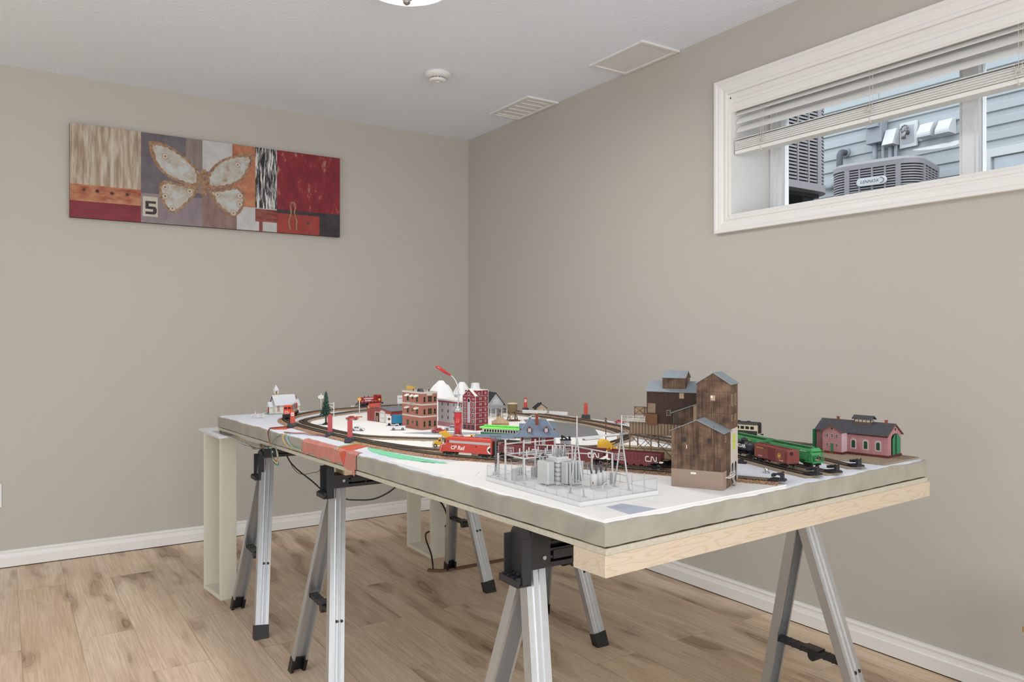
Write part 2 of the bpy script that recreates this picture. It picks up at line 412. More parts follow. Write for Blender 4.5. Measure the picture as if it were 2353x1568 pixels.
# bowl lamp, its lower tip just in the picture
lp = thing('ceiling_lamp', 'lit white glass bowl ceiling lamp at the top edge of the picture', 'ceiling lamp', (-1.42, -2.02, HC))
m, N, Lk, b = nodemat('lit_opal_glass'); M_opal = m
b.inputs['Base Color'].default_value = (0.9, 0.9, 0.88, 1); b.inputs['Emission Color'].default_value = (1, 0.97, 0.92, 1); b.inputs['Emission Strength'].default_value = 1.2
M_nick = mat('brushed_nickel', (150, 148, 146), 0.3, 0.8, var=0)
MB().lathe([(0.10, 0), (0.10, -0.02), (0.03, -0.03), (0.012, -0.05), (0.012, -0.12)], n=24).build('canopy', M_nick, lp)
MB().lathe([(0.004, -0.132), (0.05, -0.130), (0.10, -0.120), (0.15, -0.098), (0.185, -0.062), (0.19, -0.058), (0.185, -0.054), (0.148, -0.090), (0.10, -0.112), (0.05, -0.122), (0.004, -0.124)], n=40).build('glass_bowl', M_opal, lp)
MB().lathe([(0.020, -0.131), (0.020, -0.137), (0.010, -0.140), (0.013, -0.146), (0.012, -0.152), (0.005, -0.158)], n=20).build('finial', M_nick, lp)
bulb = bpy.data.lights.new('bulb', 'AREA'); bulb.shape = 'DISK'; bulb.size = 0.36; bulb.energy = 20; bulb.color = (1, 0.985, 0.96); bulb.spread = R(180)
bo = bpy.data.objects.new('bulb', bulb); COL.objects.link(bo); bo.parent = lp; bo.location = (0, 0, -0.165)

# wall outlet at the left picture edge
ol = thing('wall_outlet', 'white outlet plate on the back wall at the left picture edge', 'outlet', (-2.650, 0, 0.352))
MB().bbox(-0.04, 0.042, -0.006, 0, -0.057, 0.057, 0.002).build('plate', M_pl, ol)
for z in (-0.026, 0.014): MB().box(-0.016, 0.016, -0.0075, -0.006, z, z + 0.028).build('socket', M_trim, ol)

# low wooden stool whose corner just enters at the right
ws = thing('wooden_stool', 'small wooden stool, only its corner showing at the right edge', 'stool', (-0.397, -3.538, 0))
M_oak = mat('honey_oak', (186, 140, 86), 0.45, var=0.15, scale=30, stretch=(1, 8, 1))
MB().bbox(0, 0.28, -0.30, 0, 0.352, 0.368, 0.004).build('seat', M_oak, ws)
MB().bbox(0.004, 0.276, -0.296, -0.004, 0.336, 0.3515, 0.002).build('apron', M_oak, ws)
for x in (0.03, 0.21):
    for y in (-0.06, -0.27): MB().box(x, x + 0.04, y, y + 0.03, 0, 0.336).build('leg', M_oak, ws)
# ================================================================ OUTSIDE THE WINDOW
M_side = mat('pale_blue_siding', (160, 166, 169), 0.55, var=0.02, scale=6)
M_gray = mat('gray_metal_paint', (138, 136, 140), 0.45, 0.1, var=0.03)
M_dgray = mat('dark_slot_metal', (48, 49, 53), 0.6, var=0)
M_lgray = mat('light_gray_box', (142, 147, 154), 0.5, var=0.02)
M_wpl = mat('white_exterior_plastic', (196, 198, 200), 0.4, var=0)
XS = 3.40
gr = MB().box(0.331, XS + 0.3, -7, 7, 1.2, 1.62).build('ground', mat('gravel', (110, 107, 101), 0.95, var=0.4, scale=60, bump=0.8)); gr['kind'] = 'structure'
sd = MB(); prof = []
z = 1.5
while z < 4.6:
    for dz, dx in ((0, 0), (0.007, -0.016), (0.060, -0.010), (0.070, -0.004), (0.1025, -0.001)):
        prof.append((XS + dx, z + dz))
    z += 0.1045
sd.loft([[(x, y, zz) for x, zz in prof] + [(XS + 0.05, y, 4.65), (XS + 0.05, y, 1.45)] for y in (-7, 4.0)], True)
nb = sd.build('house_wall', M_side); tag(nb, 'pale blue horizontal siding of the neighbouring house beyond the window', 'house wall')

def ac_unit(root, wd, ht, badge):
    """square condenser with rounded corners and louvered sides"""
    hw = wd / 2; rc = 0.13 * wd / 0.6
    out = []
    for cx, cy, a0 in ((1, 1, 0), (-1, 1, 90), (-1, -1, 180), (1, -1, 270)):
        for k in range(7):
            a = R(a0 + 15 * k); out.append((cx * (hw - rc) + rc * math.cos(a), cy * (hw - rc) + rc * math.sin(a)))
    inner = [(x * 0.95, y * 0.95) for x, y in out]
    MB().prism(inner, 0.03, ht - 0.04).build('coil', M_dgray, root)
    MB().prism([(x * 1.02, y * 1.02) for x, y in out], 0.0, 0.04).build('base_pan', M_gray, root)
    top = [[(x * s, y * s, z) for x, y in out] for s, z in ((1.015, ht - 0.055), (1.02, ht - 0.02), (0.97, ht), (0.70, ht + 0.022), (0.30, ht + 0.03))]
    MB().loft(top, True).build('top_cover', M_gray, root)
    lv = MB(); n = int((ht - 0.115) / 0.0185) + 1
    for k in range(n):
        z = 0.05 + k * 0.0185
        o = [(x, y, z) for x, y in out]; i2 = [(x * 0.955, y * 0.955, z + 0.004) for x, y in out]
        o2 = [(x, y, z + 0.0105) for x, y in out]; i3 = [(x * 0.955, y * 0.955, z + 0.011) for x, y in out]
        lv.loft([i2, o, o2, i3], False)
    lv.build('louvers', M_gray, root)
    for k in range(4):
        a = k * 90
        p = MB(); p.M = Matrix.Rotation(R(a), 4, 'Z')
        d = hw * 1.004
        for y, wv in ((-(hw - rc), 0.034), (hw - rc, 0.034)): p.box(d - 0.02, d + 0.003, y - wv / 2, y + wv / 2, 0.03, ht - 0.05)
        p.build('corner_post', M_gray, root)
        q = MB(); q.M = p.M
        for j in range(1, 4):
            y = -(hw - rc) + 2 * (hw - rc) * j / 4; q.box(d - 0.02, d + 0.002, y - 0.006, y + 0.006, 0.03, ht - 0.05)
        q.build('louver_rib', M_gray, root)
    if badge:
        bd = MB(); pr = []
        for cy, a0 in ((0.075, -90), (-0.075, 90)):
            for k in range(9):
                a = R(a0 + 180 * k / 8); pr.append((cy + 0.030 * math.cos(a), 0.030 * math.sin(a)))
        bd.loft([[(-hw - dx, -y * s, ht - 0.155 + z * s) for y, z in pr] for dx, s in ((0.004, 1), (0.012, 1), (0.016, 0.93))], True)
        b = bd.build('badge', mat('badge_white', (190, 192, 198), 0.3, var=0), root)
        text('lettering', 'LENNOX', 0.031, mat('badge_red_brown', (92, 62, 66), 0.5, var=0), b, (-hw - 0.0165, 0.014, ht - 0.155), LEFT, shear=0.25)
        MB().tube([(-hw - 0.0165, -0.064 - 0.020 * math.cos(a), ht - 0.155 + 0.019 * math.sin(a)) for a in [R(-100 + 20 * k) for k in range(11)]], 0.0022, 5).build('emblem_arc', MATS['badge_red_brown'], b)
ac = thing('air_conditioner', 'grey louvered air conditioner with oval white badge below wall boxes', 'air conditioner', (2.93, -1.185, 1.555), R(14))
ac_unit(ac, 0.62, 0.845, True)
ac2 = thing('air_conditioner', 'grey louvered air conditioner seen edge-on beside the left window jamb', 'air conditioner', (0.98, -1.52, 1.925), R(0))
ac_unit(ac2, 0.66, 0.80, False)
st = MB()
for x in (-0.2, 0.2):
    for y in (-0.2, 0.2): st.box(x - 0.05, x + 0.05, y - 0.05, y + 0.05, -0.305, 0.0)
st.box(-0.27, 0.27, -0.27, 0.27, -0.02, 0.0)
st.build('stand', M_dgray, ac2)

def wallpt(px, py):   # a point of the neighbour's wall, from its bearing and elevation seen through the window
    dx = 0.54970 + 0.83536 * (px - 1176.5) / 1773.5; dy = 0.83536 - 0.54970 * (px - 1176.5) / 1773.5
    t = (XS - 0.012 + 2.5987) / dx
    return (XS - 0.012, -4.4826 + t * dy, 1.1128 - t * (py - 778) / 1773.5)
x, y, z = wallpt(2024, 304)
eb = thing('meter_box', 'taller grey electrical box on the neighbour siding above the unit', 'electrical box', (x, y, z))
MB().bbox(-0.10, 0, -0.060, 0.072, -0.10, 0.09, 0.006).build('box', M_lgray, eb)
MB().bbox(-0.135, -0.10, -0.052, 0.052, 0.02, 0.062, 0.008).build('hood', M_lgray, eb)
MB().box(-0.115, 0, -0.062, 0.076, 0.09, 0.10).build('lid', M_lgray, eb)
c = MB(); c.tube([(-0.05, 0.02, -0.10), (-0.05, 0.02, -0.32)], 0.02, 10); c.tube([(-0.05, -0.05, -0.10), (-0.05, -0.05, -0.34)], 0.014, 10); c.build('conduit', M_lgray, eb)
x, y, z = wallpt(2051, 319)
cb2 = thing('junction_box', 'small pale box with sloping lid right of the grey electrical box', 'junction box', (x, y - 0.02, z))
MB().loft([[(0, a, -0.065), (0, a, 0.065), (-0.055, a, 0.065), (-0.115, a, -0.065)] for a in (-0.045, 0.045)], True).build('box', M_wpl, cb2)
c = MB(); c.tube([(-0.04, 0.015, -0.065), (-0.04, 0.015, -0.30)], 0.017, 10); c.tube([(-0.04, -0.03, -0.065), (-0.04, -0.03, -0.30)], 0.013, 10); c.build('conduit', M_lgray, cb2)
x, y, z = wallpt(2090, 310)
fp = thing('faucet_plate', 'white square wall plate with a metal hose tap', 'hose tap', (x, y, z))
MB().bbox(-0.022, 0, -0.072, 0.072, -0.10, 0.10, 0.005).build('plate', M_wpl, fp)
MB().box(-0.026, -0.022, -0.045, 0.045, -0.07, 0.07).build('recess', mat('plate_recess', (170, 173, 178), 0.5, var=0), fp)
M_tap = mat('tap_metal', (132, 130, 128), 0.35, 0.8, var=0.05)
t = MB(); t.tube([(-0.02, 0, 0.012), (-0.07, 0, 0.012), (-0.085, 0, -0.012), (-0.085, 0, -0.045)], 0.016, 10); t.tube([(-0.05, 0, 0.01), (-0.05, 0.0, 0.045)], 0.009, 8); t.build('spout', M_tap, fp)
t = MB()
for k in range(8): t.tube([(-0.052, 0.03 * math.cos(R(45 * k)) + 0.012, 0.04 + 0.03 * math.sin(R(45 * k))), (-0.052, 0.03 * math.cos(R(45 * k + 45)) + 0.012, 0.04 + 0.03 * math.sin(R(45 * k + 45)))], 0.006, 6)
t.build('handwheel', M_tap, fp)
def vent_hood(px, py, label):
    x, y, z = wallpt(px, py)
    v = thing('vent_hood', label, 'vent', (x, y, z), group=None)
    MB().box(-0.02, 0, -0.072, 0.072, -0.080, 0.080).build('flange', M_wpl, v)
    MB().loft([[(-0.02, a, -0.075), (-0.02, a, 0.075), (-0.06, a, 0.070), (-0.135, a, -0.035), (-0.135, a, -0.075)] for a in (-0.068, 0.068)], True).build('hood', M_wpl, v)
    s = MB()
    for k in range(7): s.box(-0.138, -0.134, -0.055 + 0.018 * k - 0.004, -0.055 + 0.018 * k + 0.004, -0.068, -0.056)
    s.build('grille', mat('vent_grille_gray', (176, 180, 186), 0.6, var=0), v)
    v.scale = (0.76, 0.76, 0.76)
    return v
vent_hood(2137, 301, 'white dryer vent hood beside the hose tap plate')
vent_hood(2180, 293, 'white dryer vent hood nearest the window mullion')
x, y, z = wallpt(1944, 352)
pp = thing('vent_pipe', 'dark grey elbow pipe leaving the siding behind the unit', 'pipe', (x, y, z))
p = MB(); p.tube([(0, 0, 0), (-0.045, 0.0, 0)] + [(-0.045 - 0.045 * math.sin(R(a)), 0, -0.045 + 0.045 * math.cos(R(a))) for a in (15, 30, 45, 60, 75, 90)] + [(-0.09, 0, -0.40)], 0.026, 14)
p.build('elbow', mat('gray_abs_pipe', (92, 95, 102), 0.45, var=0.03), pp)
MB().lathe([(0.042, 0), (0.042, 0.012), (0.03, 0.016)], n=20).build('collar', M_lgray, pp).rotation_euler = (0, R(-90), 0)
a = wallpt(1845, 443); c_ = wallpt(1990, 420)
hp = MB(); hp.tube([(a[0] - 0.03, a[1] + 0.5, a[2]), (c_[0] - 0.03, c_[1], a[2])], 0.016, 8); hp.cyl((a[0] - 0.03, a[1] - 0.25, a[2]), (a[0] - 0.03, a[1] - 0.35, a[2]), 0.022)
tag(hp.build('siding_conduit', M_lgray), 'horizontal grey conduit low on the neighbour siding', 'pipe')
# the neighbour's low window at the right
x, y, z = wallpt(2262, 398)
nw = thing('basement_window', 'white framed low window of the neighbouring house, right pane', 'window', (XS - 0.012, y - 0.55, z - 0.10))
MB().box(-0.04, 0, -0.55, 0.55, 0.20, 0.26).box(-0.04, 0, -0.55, -0.49, -0.3, 0.20).box(-0.04, 0, 0.49, 0.55, -0.3, 0.20).build('frame', M_wpl, nw)
MB().box(-0.012, 0, -0.49, 0.49, -0.3, 0.20).build('pane', mat('reflective_pane', (160, 166, 172), 0.15, 0.3, var=0.2, scale=4), nw)
# ================================================================ SAWHORSES, STANDS, TABLE
M_alu = mat('galvanised_steel', (192, 197, 202), 0.36, 0.85, var=0.05, scale=60, spec=0.5)
M_blk = mat('black_plastic', (24, 25, 28), 0.42, var=0.08, spec=0.5)
M_blk2 = mat('worn_black_plastic', (44, 45, 48), 0.5, var=0.15)
M_bolt = mat('bolt_steel', (170, 170, 172), 0.35, 0.8, var=0)
def sawhorse(label, x0, x1, y, ht, fold, bh=0.077):
    """beam along x from x0 to x1, splayed legs at both ends, feet 0.2 m either side"""
    t = thing('sawhorse', label, 'sawhorse', (x0, y, 0), R(-1.2), 'sawhorses under the layout table')
    Lx = x1 - x0; zb, zt = ht, ht + bh; zp = ht + 0.077
    bm = MB()
    bm.box(-0.02, Lx + 0.03, -0.032, 0.032, zb, zb + 0.010); bm.box(-0.02, Lx + 0.03, -0.034, 0.034, zt - 0.010, zt)
    bm.box(-0.015, Lx + 0.025, -0.012, 0.012, zb + 0.01, zt - 0.01)
    for s in (-1, 1):
        for z in [q for q in (zb + 0.018, zb + 0.033, zb + 0.048) if q < zt - 0.012]: bm.box(-0.015, Lx + 0.02, s * 0.030 - 0.002, s * 0.030 + 0.002, z, z + 0.005)
        k = 0.0
        while k < Lx:
            bm.box(k, k + 0.004, min(s * 0.012, s * 0.031), max(s * 0.012, s * 0.031), zb + 0.01, zt - 0.01); k += 0.085
        bm.box(0.035, 0.125, min(s * 0.026, s * 0.034), max(s * 0.026, s * 0.034), zb + 0.016, zb + 0.034)
        bm.box(-0.02, 0.028, min(s * 0.012, s * 0.033), max(s * 0.012, s * 0.033), zb + 0.01, zt - 0.01)
    bm.build('beam', M_blk, t)
    for s in (-1, 1): MB().cyl((0.012, s * 0.033, zb + 0.022), (0.012, s * 0.0365, zb + 0.022), 0.0042).build('bolt', M_bolt, t)
    # end bracket
    br = MB(); dz = -0.055 if fold else 0.0
    pl = [(-0.036, zb - 0.030 + dz), (0.036, zb - 0.030 + dz), (0.036, zp - 0.012 + dz), (0.027, zp + 0.001 + dz), (-0.027, zp + 0.001 + dz), (-0.036, zp - 0.012 + dz)]
    br.ext([(-0.026, a, z) for a, z in pl], (0.006, 0, 0))
    for s in (-1, 1): br.box(-0.042, -0.026, s * 0.034 - 0.002, s * 0.034 + 0.002, zb - 0.028 + dz, zp - 0.012 + dz)
    br.box(-0.048, -0.026, -0.036, 0.036, zb - 0.030 + dz, zb - 0.026 + dz)
    for k in range(4): br.box(-0.052, -0.030, -0.030 + 0.018 * k, -0.026 + 0.018 * k, zb - 0.03 + dz, zb - 0.012 + dz)
    br.box(-0.054, -0.050, -0.036, 0.036, zb - 0.03 + dz, zb - 0.016 + dz)
    br.build('end_bracket', M_blk2, t)
    # legs
    for ex, xc in ((0, 0.0), (1, Lx)):
        for s in (-1, 1):
            top = Vector((xc, s * 0.020, zb + 0.001)); foot = Vector((xc + (-0.072, 0.072)[ex], s * 0.200, 0.0)); d = (foot - top).normalized()
            n = Vector((0, s, 0)); n = (n - d * n.dot(d)).normalized(); a = n.cross(d).normalized(); a = a if a.x > 0 else -a
            # C channel seen from its end: web outside, lips turned inwards, two raised ribs on the web
            pr = [(-0.024, 0), (-0.011, 0), (-0.009, 0.003), (-0.006, 0.003), (-0.004, 0), (0.004, 0), (0.006, 0.003), (0.009, 0.003), (0.011, 0), (0.024, 0), (0.024, -0.026), (0.018, -0.026), (0.018, -0.0235), (0.0215, -0.0235), (0.0215, -0.003), (-0.0215, -0.003), (-0.0215, -0.0235), (-0.018, -0.0235), (-0.018, -0.026), (-0.024, -0.026)]
            e = foot - d * 0.012
            lg = MB().loft([[tuple(c + a * u + n * v) for u, v in pr] for c in (top, e)], True).build('leg', M_alu, t)
            ft = MB(); fr = [(-0.0258, 0.0042), (0.0258, 0.0042), (0.0255, -0.0275), (0.016, -0.0275), (0.016, -0.006), (-0.016, -0.006), (-0.016, -0.0275), (-0.0255, -0.0275)]
            f0 = foot - d * 0.050
            rings = [[tuple(f0 + a * u + n * v) for u, v in fr]]
            rings.append([(p.x, p.y, 0.0) for p in [foot + a * u + n * v - d * ((foot + n * v).z / d.z) for u, v in fr]])
            ft.loft(rings, True).build('rubber_foot', M_blk, lg)
            rv = MB(); pz = top + d * (0.60 * (top.z / -d.z))
            for u in (-0.002, 0.014): rv.cyl(pz + a * u + n * 0.0005, pz + a * u + n * 0.0035, 0.0045, n=10)
            rv.build('rivet', M_blk, lg)
        z = 0.272; yy = 0.030 + 0.170 * (zb - z) / zb - 0.02
        xl = xc; xc = xc + (-0.072, 0.072)[ex] * (zb - z) / zb
        sp = MB(); sp.box(xc - 0.013, xc + 0.013, -yy, yy, z - 0.006, z + 0.006)
        for k in range(9): sp.box(xc - 0.014, xc + 0.014, -yy + 0.01 + k * (2 * yy - 0.02) / 8, -yy + 0.014 + k * (2 * yy - 0.02) / 8, z - 0.007, z + 0.0068)
        sp.build('spreader_bar', M_blk2, t)
        MB().cyl((xc - 0.014, -0.01, z - 0.010), (xc + 0.014, -0.01, z - 0.010), 0.013).box(xc - 0.016, xc + 0.016, -0.03, 0.02, z + 0.006, z + 0.010).build('hinge', M_blk, t)
    return t
sawhorse('sawhorse nearest the camera, under the front end of the table', -1.690, -0.822, -3.170, 0.6435, False)
sawhorse('middle sawhorse carrying a pine block, its end bracket standing up', -1.712, -0.860, -2.115, 0.640, False, 0.040)
M_blockw = mat('planed_pine_block', (214, 190, 150), 0.6, var=0.08, scale=20, stretch=(1, 6, 6))
bk = MB().bbox(-1.700, -1.545, -2.160, -2.072, 0.6805, 0.7215, 0.002).build('wood_block', M_blockw)
tag(bk, 'pine block wedged between the middle sawhorse and the table', 'wood block')
sawhorse('farthest sawhorse, beside the left white frame, end bracket folded down', -1.728, -0.885, -1.390, 0.6435, True)

M_cream = mat('cream_board_paint', (216, 212, 198), 0.55, var=0.02)
def stand(label, x, y0, y1, dx, ht, rot):
    t = thing('frame_stand', label, 'frame stand', (x, y0, 0), R(rot), 'white wooden frame stands')
    L = y1 - y0; b = 0.018
    MB().bbox(0, dx, 0, b, 0, ht, 0.001).build('upright', M_cream, t)
    MB().bbox(0, dx, L - b, L, 0, ht, 0.001).build('upright', M_cream, t)
    MB().box(0, dx, b, L - b, 0, b).build('bottom_board', M_cream, t)
    MB().box(0, dx, b, L - b, ht - b, ht).build('top_board', M_cream, t)
    return t
stand('tall cream wooden frame stand left of the farthest sawhorse', -1.832, -1.072, -0.855, 0.068, 0.705, 6.5)
stand('cream wooden frame stand under the middle of the table, power cord beside it', -0.800, -1.009, -0.714, 0.076, 0.720, -1)
M_shelf = mat('pale_gray_board', (206, 209, 214), 0.5, var=0.03, scale=12)
sb = MB(); c_, s_ = math.cos(TANG), math.sin(TANG)
sb.prism([tp(X, Y)[:2] for X, Y in ((-0.045, 2.21), (0.46, 2.20), (0.46, 2.56), (-0.030, 2.56))], 0.7055, 0.7135)
tag(sb.build('shelf_board', M_shelf), 'pale grey board lying on the left cream stand under the table end', 'board')

# ---- the layout board
m, N, Lk, b = nodemat('foam_board_paint'); M_foam = m
b.inputs['Roughness'].default_value = 0.9
tc = N.new('ShaderNodeTexCoord')
n1 = N.new('ShaderNodeTexNoise'); n1.inputs['Scale'].default_value = 350; n1.inputs['Detail'].default_value = 3
n2 = N.new('ShaderNodeTexNoise'); n2.inputs['Scale'].default_value = 14; n2.inputs['Detail'].default_value = 5
n3 = N.new('ShaderNodeTexNoise'); n3.inputs['Scale'].default_value = 900; n3.inputs['Detail'].default_value = 1
for q in (n1, n2, n3): Lk.new(tc.outputs['Object'], q.inputs['Vector'])
r1 = ramp(N, [(0.3, rgb(145, 142, 131)), (0.55, rgb(157, 154, 142)), (0.8, rgb(165, 162, 152))]); Lk.new(n2.outputs['Fac'], r1.inputs[0])
r3 = ramp(N, [(0.26, (0.45, 0.42, 0.38, 1)), (0.34, (1, 1, 1, 1))]); Lk.new(n1.outputs['Fac'], r3.inputs[0])
mx = N.new('ShaderNodeMix'); mx.data_type = 'RGBA'; mx.blend_type = 'MULTIPLY'; mx.inputs['Factor'].default_value = 0.8
Lk.new(r1.outputs[0], mx.inputs['A']); Lk.new(r3.outputs[0], mx.inputs['B']); Lk.new(mx.outputs['Result'], b.inputs['Base Color'])
bp = N.new('ShaderNodeBump'); bp.inputs['Strength'].default_value = 0.6; bp.inputs['Distance'].default_value = 0.002
Lk.new(n1.outputs['Fac'], bp.inputs['Height']); Lk.new(bp.outputs['Normal'], b.inputs['Normal'])
M_top = mat('pale_blue_gray_scenery_paint', (206, 210, 217), 0.8, var=0.04, scale=18, bump=0.15, bscale=120)
M_white = mat('white_scenery_paint', (228, 227, 224), 0.75, var=0.03, scale=10, bump=0.1, bscale=60)
M_ply = mat('painted_plywood', (184, 179, 163), 0.8, var=0.12, scale=120, bump=0.3)
m, N, Lk, b = nodemat('pine_lumber'); M_pine = m
b.inputs['Roughness'].default_value = 0.6
tc = N.new('ShaderNodeTexCoord'); mp = N.new('ShaderNodeMapping'); mp.inputs['Scale'].default_value = (1.6, 9, 14); Lk.new(tc.outputs['Object'], mp.inputs['Vector'])
n1 = N.new('ShaderNodeTexNoise'); n1.inputs['Scale'].default_value = 1.6; n1.inputs['Detail'].default_value = 2; Lk.new(mp.outputs[0], n1.inputs['Vector'])
sn = mth(N, Lk, 'SINE', mth(N, Lk, 'MULTIPLY', n1.outputs['Fac'], 95))
r1 = ramp(N, [(0.0, rgb(198, 184, 164)), (0.6, rgb(197, 182, 161)), (1.0, rgb(189, 171, 148))]); Lk.new(sn, r1.inputs[0])
Lk.new(r1.outputs[0], b.inputs['Base Color'])
LW, LL, FT = 1.205, 2.378, 0.046
lb = thing('layout_table', 'large cream foam train layout board on plywood and pine, on sawhorses', 'model railway table', tp(0, 0), TANG)
rnd_ = random.Random(3)
def wob(t, s): return 0.0035 * (math.sin(t * 19 + s) * 0.5 + math.sin(t * 47 + 2 * s) * 0.35 + math.sin(t * 113 + 3 * s) * 0.22)
nx, ny = 60, 118; fm = MB(); vs = []; idx = {}
xs = [0, 0.004, 0.012] + [0.012 + (LW - 0.024) * i / nx for i in range(1, nx)] + [LW - 0.012, LW - 0.004, LW]
ys = [0, 0.004, 0.012] + [0.012 + (LL - 0.024) * i / ny for i in range(1, ny)] + [LL - 0.012, LL - 0.004, LL]
for j, Y in enumerate(ys):
    for i, X in enumerate(xs):
        e = min(X, LW - X, Y, LL - Y); z = 0.0
        if e < 0.013:
            t = X if min(Y, LL - Y) < min(X, LW - X) else Y
            k = (0.013 - e) / 0.013
            z = -0.005 * k * k + wob(t, 1.7 if min(X, LW - X) > 0.013 else 4.1) * k
            if Y < 0.013: z += -0.006 * k * max(0, 1 - abs(X - 0.35) / 0.5)
        idx[i, j] = len(vs); vs.append((X, Y, z))
fs = [(idx[i, j], idx[i + 1, j], idx[i + 1, j + 1], idx[i, j + 1]) for j in range(len(ys) - 1) for i in range(len(xs) - 1)]
mi = []
for j in range(len(ys) - 1):
    for i in range(len(xs) - 1):
        rim = i in (0, len(xs) - 2) or j in (0, len(ys) - 2)
        wht = (i < 4 and ys[j] < 0.56) or (j < 4 and xs[i] < 0.55)
        mi.append(0 if rim else 2 if wht else 1)
fm._add(vs, fs); fm.m = mi; fm.s = [True] * len(fs)
bnd = [(i, 0) for i in range(len(xs))] + [(len(xs) - 1, j) for j in range(1, len(ys))] + [(i, len(ys) - 1) for i in range(len(xs) - 2, -1, -1)] + [(0, j) for j in range(len(ys) - 2, 0, -1)]
o0 = len(fm.v)
low = [(fm.v[idx[p]][0], fm.v[idx[p]][1], -FT + 0.0005 * math.sin(k * 1.7) - 0.0004 * math.sin(k * 0.31)) for k, p in enumerate(bnd)]
fm.v += low; nb_ = len(bnd)
for k in range(nb_):
    k2 = (k + 1) % nb_; fm.f.append([idx[bnd[k]], idx[bnd[k2]], o0 + k2, o0 + k]); fm.m.append(0); fm.s.append(False)
fm.f.append([o0 + k for k in range(nb_)]); fm.m.append(0); fm.s.append(False)
fm.build('foam_slab', [M_foam, M_top, M_white], lb)
MB().box(0.006, LW - 0.004, 0.004, LL - 0.005, -FT - 0.0035, -FT + 0.0005).build('slab_gap_shade', mat('gap_shade_brown', (62, 44, 32), 0.9, var=0.3, scale=80), lb)  # dark brown slab stands for the shade in the gap above the plywood
MB().bbox(0.002, LW + 0.002, -0.001, LL, -FT - 0.0148, -FT - 0.0035, 0.001).build('plywood_sheet', M_ply, lb)
zl = -FT - 0.0150
MB().bbox(0.002, LW + 0.018, 0.0, 0.089, zl - 0.041, zl, 0.0015).build('lumber', M_pine, lb)

# painted areas and papers on the foam, thin sheets with their own outline
def sheet(name, pts, mt, z=0.0006, parent=None, wig=0.006, smooth=True):
    if smooth:
        cl = spline(list(pts) + [pts[0]], 8)[:-1]
        cl = [(p[0] + wig * math.sin(i * 2.1), p[1] + wig * math.cos(i * 3.3)) for i, p in enumerate([(v.x, v.y) for v in [Vector((q[0], q[1])) for q in cl]])]
    else: cl = pts
    cl = [(min(max(x, 0.011), LW - 0.011), min(max(y, 0.011), LL - 0.011)) for x, y in cl]
    return MB().prism(cl, -0.003, z).build(name, mt, parent or lb)
def spl2(pts, n=8): return [(v.x, v.y) for v in [Vector((p[0], p[1], 0)) for p in spline([(x, y, 0) for x, y in pts], n)]]
# ================================================================ PAINTED GROUND AND TRACK
M_lake = mat('gray_road_paint', (118, 119, 120), 0.6, var=0.05, scale=12, stretch=(3, 1, 1))
M_green = mat('green_scenery_paint', (128, 204, 164), 0.9, var=0.18, scale=60, bump=0.6, bscale=200)
M_pblue = mat('bare_blue_gray_foam', (168, 176, 190), 0.8, var=0.05)
M_paper = mat('white_paper', (228, 228, 227), 0.7, var=0.01)
sheet('white_ground', [(-0.01, -0.01), (0.30, -0.01), (0.56, -0.01), (0.52, 0.08), (0.47, 0.22), (0.42, 0.37), (0.33, 0.51), (0.22, 0.70), (0.09, 0.73), (0.03, 0.66), (-0.01, 0.58), (-0.01, 0.3)], M_white, 0.0007, wig=0.002)
sheet('white_ground', [(0.19, 1.88), (0.21, 1.42), (0.28, 1.25), (0.42, 1.08), (0.56, 0.88), (0.66, 0.75), (0.84, 0.82), (0.98, 1.08), (1.03, 1.40), (1.02, 1.85), (0.9, 2.08), (0.6, 2.12), (0.38, 2.04)], M_white, 0.0007)
sheet('white_ground', [(0.16, 1.30), (0.165, 1.02), (0.24, 0.90), (0.33, 0.84), (0.43, 0.90), (0.30, 1.12), (0.22, 1.22)], M_white, 0.0009)
sheet('white_ground', [(0.44, 0.66), (0.52, 0.46), (0.60, 0.30), (0.72, 0.44), (0.80, 0.60), (0.82, 0.73), (0.66, 0.69), (0.53, 0.75)], M_white, 0.0009)
sheet('bare_patch', [(0.085, 0.085), (0.13, 0.088), (0.150, 0.014), (0.075, 0.010)], M_pblue, 0.0014, wig=0.002, smooth=False)
sheet('green_patch', [(0.075, 1.10), (0.050, 1.02), (0.050, 0.88), (0.075, 0.76), (0.115, 0.72), (0.100, 0.84), (0.090, 0.96), (0.085, 1.06)], M_green, 0.0016, wig=0.003)
sheet('gray_road', [(1.0, 1.45), (1.0, 1.05), (0.90, 0.90), (0.95, 1.05), (0.80, 0.86), (0.66, 0.99), (0.85, 1.32), (0.94, 1.46)], M_lake, 0.0015, wig=0, smooth=False)
sheet('gray_road', [(0.335, 1.36), (0.42, 1.34), (0.55, 1.22), (0.50, 1.19), (0.42, 1.24)], mat('road_gray_blue', (158, 162, 170), 0.7, var=0.05), 0.0014, wig=0.001)
sheet('gray_road', [(0.29, 1.165), (0.335, 1.14), (0.43, 1.045), (0.405, 1.04), (0.33, 1.10)], mat('asphalt_gray', (112, 114, 118), 0.8, var=0.1), 0.0016, wig=0.001)
sheet('paper_sheet', [(0.006, 0.86), (0.05, 0.84), (0.105, 0.70), (0.11, 0.56), (0.07, 0.52), (0.012, 0.62)], M_paper, 0.0016, wig=0.002, smooth=False)

